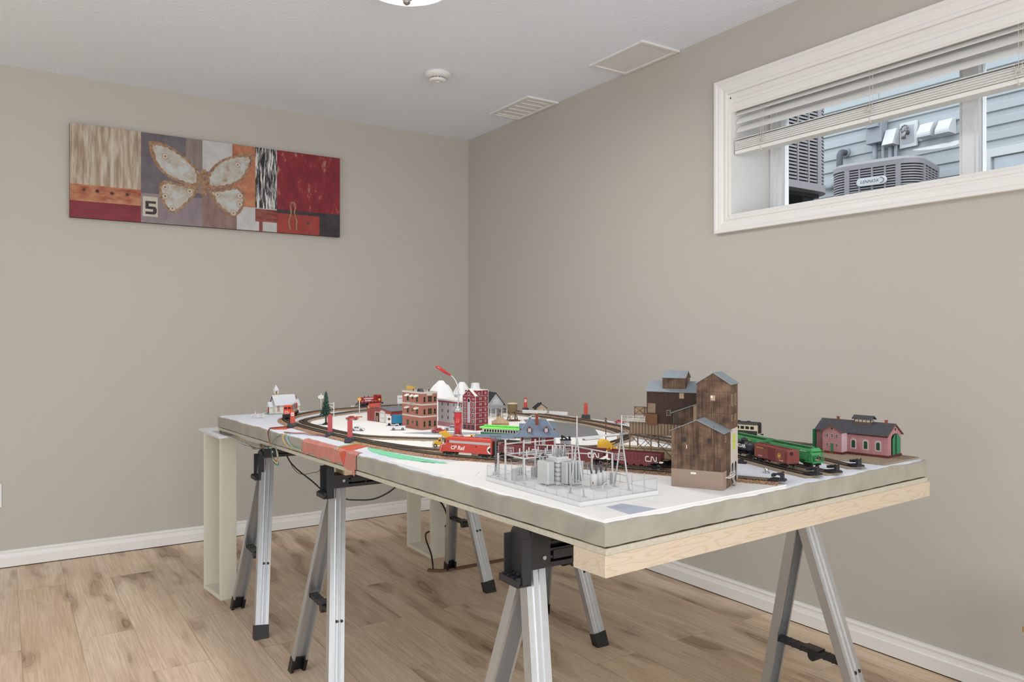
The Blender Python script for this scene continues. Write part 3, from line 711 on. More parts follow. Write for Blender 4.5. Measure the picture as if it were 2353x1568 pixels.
m, N, Lk, b = nodemat('cork_ballast'); M_cork = m
b.inputs['Roughness'].default_value = 0.95
tc = N.new('ShaderNodeTexCoord'); n1 = N.new('ShaderNodeTexVoronoi'); n1.inputs['Scale'].default_value = 420; Lk.new(tc.outputs['Object'], n1.inputs['Vector'])
sc_ = N.new('ShaderNodeSeparateColor'); Lk.new(n1.outputs['Color'], sc_.inputs[0])
r1 = ramp(N, [(0.1, rgb(104, 74, 52)), (0.45, rgb(156, 118, 90)), (0.8, rgb(182, 146, 116)), (1.0, rgb(200, 172, 146))]); Lk.new(sc_.outputs[0], r1.inputs[0])
Lk.new(r1.outputs[0], b.inputs['Base Color'])
bp = N.new('ShaderNodeBump'); bp.inputs['Strength'].default_value = 0.9; bp.inputs['Distance'].default_value = 0.002
Lk.new(sc_.outputs[1], bp.inputs['Height']); Lk.new(bp.outputs['Normal'], b.inputs['Normal'])
M_bed = mat('gray_brown_roadbed', (150, 134, 114), 0.95, var=0.28, scale=160, bump=0.6)
M_tie = mat('dark_brown_ties', (58, 50, 44), 0.8, var=0.2, scale=50)
M_rail = mat('nickel_rail', (150, 140, 128), 0.45, 0.5, var=0.15, scale=60)
def sweep(mb, cl, prof, closed):
    rings = []; n = len(cl)
    for i, p in enumerate(cl):
        a = cl[(i - 1) % n] if (closed or i > 0) else p; c = cl[(i + 1) % n] if (closed or i < n - 1) else p
        d = (c - a).normalized(); nn = Vector((d.y, -d.x, 0))
        rings.append([tuple(p + nn * o + Vector((0, 0, z))) for o, z in prof])
    if closed: rings.append(rings[0])
    return mb.loft(rings, not closed)
def track(label, pts, bed='cork', closed=False, bw=0.0, group=None, step=10):
    t = thing('model_track', label, 'model railway track', tp(0, 0), TANG, group)
    P = [(x, y, 0) for x, y in pts]
    if closed:
        cl = spline(P[-2:] + P + P[:2], step)[step * 2:-step * 2 - 1 + 0]
        cl = cl[:len(P) * step]
    else: cl = spline(P, step)
    hb = {'cork': 0.0050, 'bed': 0.0045, 'thin': 0.0035}[bed]
    w1, w2 = (0.030 + bw, 0.020 + bw * 0.3) if bed == 'cork' else (0.029, 0.0205)
    zb = 0.0008
    sweep(MB(), cl, [(-w1, zb), (w1, zb), (w2, zb + hb), (-w2, zb + hb)], closed).build('roadbed', M_cork if bed == 'cork' else M_bed, t)
    # ties at even spacing
    tb = MB(); acc = 0; nxt = 0.004; n = len(cl)
    for i in range(n if closed else n - 1):
        a, c = cl[i], cl[(i + 1) % n]; L = (c - a).length
        if L < 1e-7: continue
        d = (c - a) / L; nn = Vector((d.y, -d.x, 0))
        while nxt <= acc + L:
            p = a + d * (nxt - acc)
            q = [p + nn * sx_ * 0.0155 + d * sy_ * 0.0014 for sx_, sy_ in ((-1, -1), (1, -1), (1, 1), (-1, 1))]
            tb.loft([[(v.x, v.y, zb + hb) for v in q], [(v.x, v.y, zb + hb + 0.0017) for v in q]], True)
            nxt += 0.0066
        acc += L
    tie = tb.build('ties', M_tie, t); tie['kind'] = 'stuff'
    zr = zb + hb + 0.0017
    for s in (-1, 1):
        sweep(MB(), cl, [(s * 0.0083 - 0.0005, zr), (s * 0.0083 + 0.0005, zr), (s * 0.0083 + 0.0005, zr + 0.0018), (s * 0.0083 - 0.0005, zr + 0.0018)], closed).build('rail', M_rail, t)
    return t
ZR = 0.0093      # rail top above the foam
T1 = [(0.572, 0.030), (0.527, 0.130), (0.467, 0.265), (0.405, 0.390), (0.325, 0.520), (0.240, 0.672), (0.163, 0.836), (0.134, 0.974), (0.118, 1.120), (0.110, 1.30), (0.110, 1.50), (0.115, 1.70), (0.130, 1.88), (0.158, 2.0), (0.21, 2.104), (0.300, 2.19), (0.424, 2.272), (0.659, 2.325), (0.85, 2.315), (1.0, 2.25), (1.09, 2.11), (1.128, 1.95), (1.12, 1.797), (1.112, 1.5), (1.100, 1.239), (1.078, 1.096), (1.044, 0.983), (0.985, 0.86), (0.95, 0.76)]
track('long front main track on brown cork, curving round the whole layout', T1, bw=0.004)
T2 = [(0.158, 1.65), (0.161, 1.402), (0.192, 1.306), (0.264, 1.21), (0.345, 1.12), (0.443, 1.015), (0.510, 0.90), (0.548, 0.79), (0.582, 0.715), (0.645, 0.692), (0.742, 0.735), (0.84, 0.785), (0.922, 0.885), (0.985, 1.026), (1.030, 1.207), (1.045, 1.45), (1.052, 1.73), (1.035, 1.95), (0.94, 2.11), (0.76, 2.19), (0.561, 2.17), (0.45, 2.12), (0.325, 2.045), (0.205, 1.93), (0.163, 1.80)]
track('closed inner oval track round the white town area', T2, 'bed', True)
T3 = [(0.112, 1.40), (0.135, 1.18), (0.170, 1.00), (0.218, 0.896), (0.280, 0.790), (0.36, 0.655), (0.42, 0.535), (0.468, 0.418), (0.508, 0.325), (0.545, 0.240), (0.566, 0.197)]
track('passing siding just behind the front main track', T3, 'cork')
TB = [(0.93, 0.84), (0.90, 0.68), (0.855, 0.48), (0.812, 0.34), (0.772, 0.225), (0.738, 0.135), (0.712, 0.05), (0.706, 0.026)]
track('siding under the black tank car and the maroon boxcar', TB, 'thin')
TC = [(0.965, 0.88), (0.955, 0.70), (0.925, 0.50), (0.875, 0.33), (0.835, 0.225), (0.805, 0.14), (0.782, 0.050), (0.776, 0.016)]
track('siding under the green covered hoppers', TC, 'thin')
TD = [(1.02, 0.52), (1.0, 0.34), (0.962, 0.18), (0.925, 0.085), (0.902, 0.030)]
track('short empty siding in front of the pink engine house', TD, 'thin')
TE = [(1.01, 0.98), (1.09, 0.82), (1.145, 0.68), (1.168, 0.56), (1.178, 0.42), (1.180, 0.33)]
track('track under the dark passenger car at the back edge', TE, 'thin')
# front spur ends on a strip of cork with its bumper
# ================================================================ ROLLING STOCK
M_under = mat('underframe_black', (30, 30, 32), 0.7, var=0.1)
M_wheel = mat('wheel_steel', (120, 116, 112), 0.4, 0.6, var=0.1)
M_white_l = mat('white_lettering', (226, 224, 220), 0.6, var=0)
M_yell_l = mat('yellow_lettering', (222, 186, 70), 0.6, var=0)
M_window = mat('dark_window', (34, 36, 40), 0.2, var=0)
def wheelset(parent, x, r=0.0057):
    w = MB()
    for s in (-1, 1): w.cyl((x, s * 0.0070, r), (x, s * 0.0092, r), r, n=16); w.cyl((x, s * 0.0092, r), (x, s * 0.0096, r), r * 0.55, n=10)
    w.cyl((x, -0.007, r), (x, 0.007, r), 0.0012, n=6)
    return w.build('wheelset', M_wheel, parent)
def truck(parent, x, wb=0.020, n=2, mt=None, w=0.0115, r=0.0057):
    """sprung bogie: two side frames with journal boxes, bolster, wheelsets as sub-parts"""
    t = MB(); h = wb / 2 * (n - 1)
    for s in (-1, 1):
        y0, y1 = (s * w, s * (w + 0.0022)); y0, y1 = min(y0, y1), max(y0, y1)
        t.ext([(x - h - 0.005, y0, 0.0050), (x + h + 0.005, y0, 0.0050), (x + h + 0.005, y0, 0.0072), (x + h * 0.5, y0, 0.0098), (x - h * 0.5, y0, 0.0098), (x - h - 0.005, y0, 0.0072)], (0, y1 - y0, 0))
        t.box(x - h * 0.55, x + h * 0.55, y0, y1, 0.0020, 0.0050)
        for k in range(n): xx = x - h + k * wb; t.box(xx - 0.0024, xx + 0.0024, y0 - (0.001 if s < 0 else 0), y1 + (0.001 if s > 0 else 0), 0.0036, 0.0082)
    t.box(x - 0.004, x + 0.004, -w, w, 0.0050, 0.0105)
    o = t.build('truck', mt or M_under, parent)
    for k in range(n): wheelset(o, x - h + k * wb, r)
    return o
def coupler(parent, x, s):
    c = MB(); c.box(min(x, x + s * 0.006), max(x, x + s * 0.006), -0.0015, 0.0015, 0.0085, 0.0115)
    c.box(min(x + s * 0.006, x + s * 0.009), max(x + s * 0.006, x + s * 0.009), -0.003, 0.003, 0.0078, 0.0122)
    return c.build('coupler', M_under, parent)
def car_at(name, label, p0, p1, cat='model train car', group=None, z=ZR):
    """p0, p1: track points under the two ends; local +x runs from p0 to p1"""
    X, Y = (p0[0] + p1[0]) / 2, (p0[1] + p1[1]) / 2
    return thing(name, label, cat, tp(X, Y, z), TANG + math.atan2(p1[1] - p0[1], p1[0] - p0[0]), group)
def on_curve(pts, s_list, closed=False):
    cl = spline([(x, y, 0) for x, y in pts], 12); out = []
    return cl
def follow(pts, start, lengths, gap=0.012):
    """ends of cars in a row along a track, from the track point nearest start; returns [(p0, p1)]"""
    cl = spline([(x, y, 0) for x, y in pts], 30)
    i0 = min(range(len(cl)), key=lambda i: (cl[i] - Vector((start[0], start[1], 0))).length)
    res = []; i = i0
    def adv(i, dist):
        a = 0
        while i < len(cl) - 1 and a < dist: a += (cl[i + 1] - cl[i]).length; i += 1
        return i
    for L in lengths:
        j = adv(i, L); res.append(((cl[i].x, cl[i].y), (cl[j].x, cl[j].y))); i = adv(j, gap)
    return res
SF = (R(90), 0, 0)      # lettering on the side that looks towards local -y
SB = (R(90), 0, R(180))

def ribbed_hopper(label, p0, p1, c, side=-1):
    """open-top ore/coal hopper: ribbed sides, sloped ends, four outlet bays"""
    t = car_at('open_hopper_car', label, p0, p1, group='maroon open hopper cars in the front train')
    L = 0.134; h = L / 2; zf, zt = 0.0135, 0.0395
    b = MB()
    prof = [(-h, zf + 0.008), (-h * 0.62, zf + 0.0005), (-h * 0.50, 0.0085), (-h * 0.38, 0.0085), (-h * 0.26, zf), (-h * 0.20, 0.0085), (-h * 0.06, 0.0085), (0, zf), (h * 0.06, 0.0085), (h * 0.20, 0.0085), (h * 0.26, zf), (h * 0.38, 0.0085), (h * 0.50, 0.0085), (h * 0.62, zf + 0.0005), (h, zf + 0.008), (h, zt), (-h, zt)]
    for s in (-1, 1):
        y = s * 0.0165
        b.ext([(x, min(y, y - s * 0.0012), z) for x, z in prof], (0, 0.0012, 0))
        b.box(-h - 0.001, h + 0.001, min(y, y + s * 0.001), max(y, y + s * 0.001), zt - 0.003, zt + 0.0008)
    for k in range(15):
        x = -h + 0.004 + k * (L - 0.008) / 14
        for s in (-1, 1): b.box(x - 0.0006, x + 0.0006, min(s * 0.0165, s * 0.0174), max(s * 0.0165, s * 0.0174), zf + 0.008, zt - 0.003)
    b.box(-h, -h + 0.0012, -0.0165, 0.0165, zf + 0.012, zt); b.box(h - 0.0012, h, -0.0165, 0.0165, zf + 0.012, zt)
    b.build('body', c, t)
    f = MB(); f.quad((-h, -0.0153, zt - 0.008), (-h, 0.0153, zt - 0.008), (-h * 0.3, 0.0153, zf), (-h * 0.3, -0.0153, zf)); f.quad((h, -0.0153, zt - 0.008), (h, 0.0153, zt - 0.008), (h * 0.3, 0.0153, zf), (h * 0.3, -0.0153, zf)); f.quad((-h * 0.3, -0.0153, zf), (-h * 0.3, 0.0153, zf), (h * 0.3, 0.0153, zf), (h * 0.3, -0.0153, zf))
    f.build('floor_slope', M_under, t)
    u = MB(); u.box(-h, h, -0.004, 0.004, 0.0105, 0.0135)
    for s in (-1, 1): u.box(s * h - 0.002, s * h + 0.002, -0.016, 0.016, 0.0115, 0.0135)
    u.build('center_sill', M_under, t)
    for s in (-1, 1):
        truck(t, s * 0.049); coupler(t, s * h, s)
        ld = MB()
        for yy in (-0.0172, 0.0172):
            for k in range(5): ld.box(s * (h - 0.009) - 0.004, s * (h - 0.009) + 0.004, yy - 0.0006, yy + 0.0006, zf + 0.004 + k * 0.0045, zf + 0.0048 + k * 0.0045)
        ld.build('ladder', M_under, t)
    return t
def ribbon(mb, pts, w, y, close=False):
    """flat lettering stroke of width w on the plane y, with mitred joints"""
    n = len(pts); L_, R_ = [], []
    for i in range(n):
        a = Vector(pts[i - 1] if i > 0 else pts[i]); p = Vector(pts[i]); c = Vector(pts[i + 1] if i < n - 1 else pts[i])
        d1 = (p - a).normalized() if i > 0 else (c - p).normalized(); d2 = (c - p).normalized() if i < n - 1 else d1
        n1 = Vector((-d1.y, d1.x)); n2 = Vector((-d2.y, d2.x)); m = (n1 + n2).normalized(); k = (w / 2) / max(0.35, m.dot(n1))
        L_.append(p + m * k); R_.append(p - m * k)
    for i in range(n - 1):
        mb.quad((L_[i].x, y, L_[i].y), (L_[i + 1].x, y, L_[i + 1].y), (R_[i + 1].x, y, R_[i + 1].y), (R_[i].x, y, R_[i].y))
    return mb
def arc(cx, cz, r, a0, a1, n=6): return [(cx + r * math.cos(R(a0 + (a1 - a0) * k / n)), cz + r * math.sin(R(a0 + (a1 - a0) * k / n))) for k in range(n + 1)]
def cn_logo(parent, x, z, hgt, y, name='logo', mt=None):
    """one continuous stroke: C, down into N, and up"""
    s = hgt; r = 0.22 * s; w = 0.20 * s; m = MB()
    p = [(x + 0.72 * s, z + s)] + arc(x + r, z + s - r, r, 90, 180) + arc(x + r, z + r, r, 180, 270) + arc(x + 1.0 * s, z + r, r, 270, 360) + [(x + 1.0 * s + r, z + s - r)] + arc(x + 1.25 * s + r * 0.75, z + s - r * 0.8, r * 0.75, 180, 55) + [(x + 1.95 * s, z + r * 0.55)] + arc(x + 2.18 * s, z + r * 0.9, r * 0.7, 230, 360) + [(x + 2.18 * s + r * 0.7, z + s)]
    ribbon(m, p, w, y)
    return m.build(name, mt or M_white_l, parent)
M_maroon = mat('maroon_hopper_paint', (116, 58, 60), 0.6, var=0.06, scale=50)
rows = follow(T1[:14], (0.462, 0.276), [0.137, 0.137, 0.137], 0.008)
hl = ['maroon open hopper car next to the tall brown mine building', 'maroon open hopper car behind the grey transformers', 'maroon open hopper car coupled to the red front locomotive']
for i, (a, c) in enumerate(rows):
    # local +x must point to the right of the picture, so the visible side is local -y
    t = ribbed_hopper(hl[i], c, a, M_maroon)
    cn_logo(t, 0.030, 0.0205, 0.0115, -0.01785)
    lg = MB(); lg.box(-0.050, -0.022, -0.0178, -0.0175, 0.0185, 0.0195); 
    lg.box(-0.050, -0.022, -0.0178, -0.0175, 0.0335, 0.0343); lg.box(-0.050, -0.049, -0.0178, -0.0175, 0.0185, 0.0343); lg.box(-0.023, -0.022, -0.0178, -0.0175, 0.0185, 0.0343)
    lg.build('data_panel', M_white_l, t)
    text('lettering', 'CN 324910', 0.0055, M_white_l, t, (-0.036, -0.0177, 0.0300), SF, sx=0.85)
    text('lettering', 'CAPY 178000', 0.0034, M_white_l, t, (-0.036, -0.0177, 0.0250), SF)
    text('lettering', 'LT WT 61900', 0.0034, M_white_l, t, (-0.036, -0.0177, 0.0215), SF)

def roundtop(hw, z0, z1, rr, n=5):
    """cross-section (y, z): straight sides, rounded shoulders"""
    p = [(-hw, z0), (-hw, z1 - rr)]
    for k in range(1, n + 1): a = R(180 - 90 * k / n); p.append((-hw + rr + rr * math.cos(a), z1 - rr + rr * math.sin(a)))
    for k in range(0, n): a = R(90 - 90 * k / n); p.append((hw - rr + rr * math.cos(a), z1 - rr + rr * math.sin(a)))
    return p + [(hw, z1 - rr), (hw, z0)]
# red streamlined locomotive at the head of the hopper train
M_action = mat('action_red', (190, 66, 52), 0.4, var=0.03)
M_silver = mat('silver_band', (176, 174, 170), 0.5, 0.1, var=0.05)
M_blk_l = mat('black_paint', (34, 34, 36), 0.5, var=0)
hd = follow(T1[:16], (rows[2][1][0], rows[2][1][1]), [0.010, 0.172], 0.0)
lo = car_at('diesel_locomotive', 'bright red cab locomotive in front of the yellow dump truck', hd[1][1], hd[1][0], 'model locomotive')
Lh = 0.083
secs = []
for x, zt, hw, z0 in ((-Lh - 0.003, 0.0180, 0.0115, 0.0075), (-Lh, 0.0260, 0.0140, 0.0070), (-Lh + 0.008, 0.0305, 0.0158, 0.0070), (-Lh + 0.0125, 0.0330, 0.0163, 0.0085), (-Lh + 0.022, 0.0480, 0.0168, 0.0100), (-Lh + 0.030, 0.0505, 0.0170, 0.0100), (Lh - 0.004, 0.0505, 0.0170, 0.0100), (Lh, 0.0495, 0.0165, 0.0100)):
    secs.append([(x, y, z) for y, z in roundtop(hw, z0, zt, min(0.008, (zt - z0) * 0.4))])
MB().loft(secs, True, sm=False).build('body', M_action, lo)
w = MB(); 
for s in (-1, 1):
    for xx, wd in ((-Lh + 0.0185, 0.006), (-Lh + 0.0285, 0.004)): w.ext([(xx - wd / 2, s * 0.01705, 0.0345), (xx + wd / 2, s * 0.01705, 0.0345), (xx + wd / 2, s * 0.01705, 0.0410), (xx - wd / 2 + 0.002, s * 0.01705, 0.0410)], (0, s * 0.0004, 0))
    w.ext([(-Lh + 0.0135, s * 0.001, 0.0355), (-Lh + 0.0135, s * 0.012, 0.0355), (-Lh + 0.0190, s * 0.0105, 0.0440), (-Lh + 0.0190, s * 0.001, 0.0440)], (-0.0006, 0, 0.0006))
w.build('cab_window', M_window, lo)
for s in (-1, 1):
    MB().box(-Lh + 0.034, Lh - 0.003, min(s * 0.0170, s * 0.0174), max(s * 0.0170, s * 0.0174), 0.0345, 0.0410).build('silver_stripe', M_silver, lo)
    pt = MB()
    for xx in (-0.038, 0.036): pt.cyl((xx, s * 0.0168, 0.0285), (xx, s * 0.0174, 0.0285), 0.0020, n=12)
    pt.build('porthole', M_window, lo)
text('lettering', 'CP Rail', 0.0150, M_white_l, lo, (-0.024, -0.01735, 0.0215), SF, shear=0.28, bold=0.0003)
text('lettering', '4063', 0.0048, M_white_l, lo, (-Lh + 0.015, -0.0168, 0.0300), SF, shear=0.2)
mm = MB(); cx, cz = Lh - 0.003, 0.0220
mm.ext([(x, -0.01725, z) for x, z in arc(cx, cz, 0.0105, 90, 270, 14)], (0, -0.0003, 0)); mm.build('white_half_disc', M_white_l, lo)
mk = MB(); mk.ext([(cx, -0.0176, cz + 0.0075), (cx - 0.0085, -0.0176, cz), (cx, -0.0176, cz - 0.0075)], (0, -0.0003, 0)); mk.build('black_triangle', M_blk_l, lo)
st = MB()
for k in range(4): st.ext([(-Lh + 0.001 + 0.002 * k, -0.0150 - 0.0004 * k, 0.0085 + 0.0055 * k), (-Lh + 0.005 + 0.002 * k, -0.0158 - 0.0003 * k, 0.0115 + 0.0055 * k), (-Lh + 0.005 + 0.002 * k, -0.0158 - 0.0003 * k, 0.0130 + 0.0055 * k), (-Lh + 0.001 + 0.002 * k, -0.0150 - 0.0004 * k, 0.0100 + 0.0055 * k)], (0, -0.0008, 0))
st.build('nose_stripes', M_white_l, lo)
rf = MB()
for xx in (-0.02, 0.005, 0.03): rf.cyl((xx, 0, 0.0500), (xx, 0, 0.0518), 0.006, n=16)
rf.box(-0.045, -0.035, -0.004, 0.004, 0.0500, 0.0522); rf.box(0.05, 0.07, -0.005, 0.005, 0.0500, 0.0520); rf.build('roof_fan', M_action, lo)
MB().box(-0.022, 0.018, -0.012, 0.012, 0.0030, 0.0100).build('fuel_tank', M_white_l, lo)
MB().box(Lh - 0.001, Lh + 0.0035, -0.010, 0.010, 0.0120, 0.0440).build('end_diaphragm', M_blk_l, lo)
for x in (-0.055, 0.058): truck(lo, x, 0.014, 3, None, 0.0120, 0.0060)
coupler(lo, Lh, 1); coupler(lo, -Lh, -1)

# black tank car and maroon boxcar
cr = follow(TB, (0.813, 0.343), [0.113, 0.138], 0.008)
tk = car_at('tank_car', 'black tank car with white lettering beside the mine building', cr[0][0], cr[0][1])
M_tank = mat('tank_black', (52, 54, 60), 0.45, var=0.05)
bd = MB(); r = 0.0140; zc = 0.0290
bd.tube([(-0.054, 0, zc), (-0.0525, 0, zc), (-0.049, 0, zc), (0.049, 0, zc), (0.0525, 0, zc), (0.054, 0, zc)], [0.004, 0.011, r, r, 0.011, 0.004], 24)
bd.build('tank', M_tank, tk)
bn = MB()
for x in (-0.030, 0.0, 0.030): bn.tube([(x - 0.001, 0, zc), (x + 0.001, 0, zc)], r + 0.0005, 24, cap=False)
bn.build('band', M_under, tk)
MB().lathe([(0.009, zc + 0.012), (0.009, zc + 0.0195), (0.007, zc + 0.021), (0.0025, zc + 0.0215), (0.0025, zc + 0.0235), (0.001, zc + 0.0235)], n=16).build('dome', M_tank, tk)
pl = MB(); pl.box(-0.013, 0.013, -0.0165, -0.0095, zc + 0.0115, zc + 0.0125); pl.box(-0.013, 0.013, 0.0095, 0.0165, zc + 0.0115, zc + 0.0125); pl.build('dome_platform', M_under, tk)
ub = MB(); ub.box(-0.056, 0.056, -0.005, 0.005, 0.0105, 0.0150); ub.box(-0.050, 0.050, -0.0145, -0.0125, 0.0125, 0.0140); ub.box(-0.050, 0.050, 0.0125, 0.0145, 0.0125, 0.0140)
for x in (-0.045, -0.02, 0.02, 0.045): ub.box(x - 0.002, x + 0.002, -0.0145, 0.0145, 0.0105, 0.0190)
ub.build('underframe', M_under, tk)
text('lettering', 'SINCLAIR', 0.0125, M_white_l, tk, (0.0, -r - 0.0008, zc + 0.002), SF, bold=0.0004)
text('lettering', 'S.D.R.X.', 0.0045, M_white_l, tk, (-0.042, -r - 0.0004, zc + 0.001), SF)
for s in (-1, 1): truck(tk, s * 0.040); coupler(tk, s * 0.056, s)

bx = car_at('boxcar', 'maroon boxcar with round yellow emblem at the end of its siding', cr[1][0], cr[1][1])
M_box = mat('boxcar_brown_red', (134, 72, 66), 0.65, var=0.05); M_box2 = mat('boxcar_rib', (120, 62, 58), 0.65, var=0.05)
h = 0.0685; hw = 0.0170; z0, z1 = 0.0120, 0.0440
MB().ext([(-h, -hw, z0), (-h, -hw, z1), (-h, 0, z1 + 0.0030), (-h, hw, z1), (-h, hw, z0)], (2 * h, 0, 0)).build('body', M_box, bx)
rw_ = MB(); rw_.box(-h - 0.001, h + 0.001, -0.0035, 0.0035, z1 + 0.0030, z1 + 0.0042)
for k in range(15): x = -h + 0.003 + k * (2 * h - 0.006) / 14; rw_.ext([(x - 0.0005, -hw - 0.0005, z1 + 0.0003), (x - 0.0005, 0, z1 + 0.0037), (x - 0.0005, hw + 0.0005, z1 + 0.0003), (x - 0.0005, 0, z1 + 0.002)], (0.001, 0, 0))
rw_.build('roof_walk', M_box2, bx)
for s in (-1, 1):
    dr = MB(); y = s * hw
    dr.box(-0.006, 0.014, min(y, y + s * 0.0012), max(y, y + s * 0.0012), z0 + 0.001, z1 - 0.002)
    for k in range(6): dr.box(-0.006, 0.014, min(y + s * 0.0012, y + s * 0.0017), max(y + s * 0.0012, y + s * 0.0017), z0 + 0.004 + k * 0.0046, z0 + 0.0052 + k * 0.0046)
    dr.box(-0.008, -0.006, min(y, y + s * 0.002), max(y, y + s * 0.002), z0, z1 - 0.001); dr.box(0.014, 0.016, min(y, y + s * 0.002), max(y, y + s * 0.002), z0, z1 - 0.001)
    dr.box(-0.030, 0.018, min(y, y + s * 0.0016), max(y, y + s * 0.0016), z0 + 0.0004, z0 + 0.0014); dr.box(-0.030, 0.018, min(y, y + s * 0.0016), max(y, y + s * 0.0016), z1 - 0.003, z1 - 0.002)
    dr.build('door', M_box2, bx)
    ld = MB()
    for k in range(7): ld.box(s * 0 + h - 0.010, h - 0.002, min(y, y + s * 0.0014), max(y, y + s * 0.0014), z0 + 0.001 + k * 0.0043, z0 + 0.0018 + k * 0.0043)
    ld.build('ladder', M_box2, bx)
    en = MB(); x = s * h
    for k in range(9): en.box(min(x, x + s * 0.0012), max(x, x + s * 0.0012), -hw + 0.0015, hw - 0.0015, z0 + 0.002 + k * 0.0034, z0 + 0.0036 + k * 0.0034)
    en.build('end_rib', M_box2, bx)
em = MB().cyl((0.036, -hw - 0.0001, 0.0275), (0.036, -hw - 0.0006, 0.0275), 0.0068, n=24).build('emblem', M_yell_l, bx)
MB().cyl((0.036, -hw - 0.0006, 0.0275), (0.036, -hw - 0.0008, 0.0275), 0.0056, n=24).build('emblem_field', M_box, em)
eb2 = MB(); eb2.ext([(0.0315, -hw - 0.0008, 0.0300), (0.0405, -hw - 0.0008, 0.0300), (0.0390, -hw - 0.0008, 0.0265), (0.036, -hw - 0.0008, 0.0230), (0.0330, -hw - 0.0008, 0.0265)], (0, -0.0002, 0)); eb2.build('emblem_shield', M_yell_l, em)
MB().cyl((h + 0.0012, -0.006, z1 - 0.007), (h + 0.0025, -0.006, z1 - 0.007), 0.0042, n=14).build('brake_wheel', M_under, bx)
text('lettering', 'UNION PACIFIC', 0.0042, M_yell_l, bx, (-0.044, -hw - 0.0003, 0.0372), SF)
text('lettering', 'U.P. 187330', 0.0032, M_white_l, bx, (-0.044, -hw - 0.0003, 0.0170), SF)
text('lettering', 'CAPY 100000', 0.0028, M_white_l, bx, (0.044, -hw - 0.0003, 0.0170), SF)
MB().box(-h, h, -0.006, 0.006, 0.0100, 0.0120).build('underframe', M_under, bx)
for s in (-1, 1): truck(bx, s * 0.048); coupler(bx, s * h, s)

# two green covered hoppers
M_ggreen = mat('hopper_green', (68, 148, 90), 0.45, var=0.04); M_gdark = mat('hopper_dark_green', (34, 84, 48), 0.6, var=0.06)
def covered_hopper(label, p0, p1):
    t = car_at('covered_hopper_car', label, p0, p1, group='green covered hoppers')
    h = 0.078; zt = 0.0475
    def sec(x, zl): 
        p = [(-0.0120, zl), (-0.0168, zl + 0.004), (-0.0175, zl + 0.010), (-0.0175, 0.036), (-0.0160, 0.0425), (-0.011, zt)]
        return [(x, y, z) for y, z in p + [(-y, z) for y, z in reversed(p)]]
    MB().loft([sec(-h, 0.030), sec(-h * 0.74, 0.0135), sec(h * 0.74, 0.0135), sec(h, 0.030)], True).build('body', M_ggreen, t)
    bay = MB()
    for x in (-0.036, 0.0, 0.036): bay.loft([[(x - 0.017, -0.011, 0.0140), (x + 0.017, -0.011, 0.0140), (x + 0.017, 0.011, 0.0140), (x - 0.017, 0.011, 0.0140)], [(x - 0.005, -0.006, 0.0050), (x + 0.005, -0.006, 0.0050), (x + 0.005, 0.006, 0.0050), (x - 0.005, 0.006, 0.0050)]], True)
    bay.build('outlet_bay', M_ggreen, t)
    rk = MB(); rk.box(-h + 0.004, h - 0.004, -0.009, -0.0065, zt + 0.0005, zt + 0.0018); rk.box(-h + 0.004, h - 0.004, 0.0065, 0.009, zt + 0.0005, zt + 0.0018)
    for k in range(20): x = -h + 0.006 + k * (2 * h - 0.012) / 19; rk.box(x - 0.0006, x + 0.0006, -0.0165, 0.0165, zt - 0.0015, zt + 0.0006)
    rk.build('roof_walk', M_gdark, t)
    ht = MB(); ht.box(-h + 0.008, h - 0.008, -0.004, 0.004, zt, zt + 0.0022); ht.build('hatch', M_ggreen, t)
    for s in (-1, 1):
        fr = MB()
        fr.box(min(s * h * 0.7, s * (h + 0.008)), max(s * h * 0.7, s * (h + 0.008)), -0.0155, 0.0155, 0.0112, 0.0140)
        for yy in (-0.0150, 0.0150):
            fr.tube([(s * (h + 0.006), yy, 0.0130), (s * h, yy, 0.0330)], 0.0009, 5)
            fr.tube([(s * (h + 0.002), yy, 0.0130), (s * h * 0.80, yy, 0.0260)], 0.0012, 5)
        fr.box(s * (h + 0.008) - 0.001, s * (h + 0.008) + 0.001, -0.0165, 0.0165, 0.0112, 0.0150)
        fr.build('end_frame', M_ggreen, t)
    for s in (-1, 1):
        ld = MB()
        for yy in (-0.0178, 0.0178):
            ld.box(s * (h - 0.001) - 0.0005, s * (h - 0.001) + 0.0005, yy - 0.0005, yy + 0.0005, 0.014, 0.044); ld.box(s * (h + 0.006) - 0.0005, s * (h + 0.006) + 0.0005, yy - 0.0005, yy + 0.0005, 0.014, 0.044)
            for k in range(8): ld.box(min(s * (h - 0.001), s * (h + 0.006)), max(s * (h - 0.001), s * (h + 0.006)), yy - 0.0004, yy + 0.0004, 0.016 + k * 0.0037, 0.0167 + k * 0.0037)
        ld.build('ladder', M_ggreen, t)
        truck(t, s * 0.062); coupler(t, s * (h + 0.006), s)
    text('lettering', 'AGP', 0.0110, M_yell_l, t, (0.000, -0.0178, 0.0345), SF, bold=0.0004)
    text('lettering', 'AGPX 2210', 0.0042, M_white_l, t, (0.052, -0.0178, 0.0385), SF)
    return t
cr = follow(TC, (0.893, 0.395), [0.166, 0.166], 0.006)
L_all = cr
covered_hopper('green covered hopper behind the black tank car', *cr[0])
covered_hopper('green covered hopper nearest the pink engine house', *cr[1])

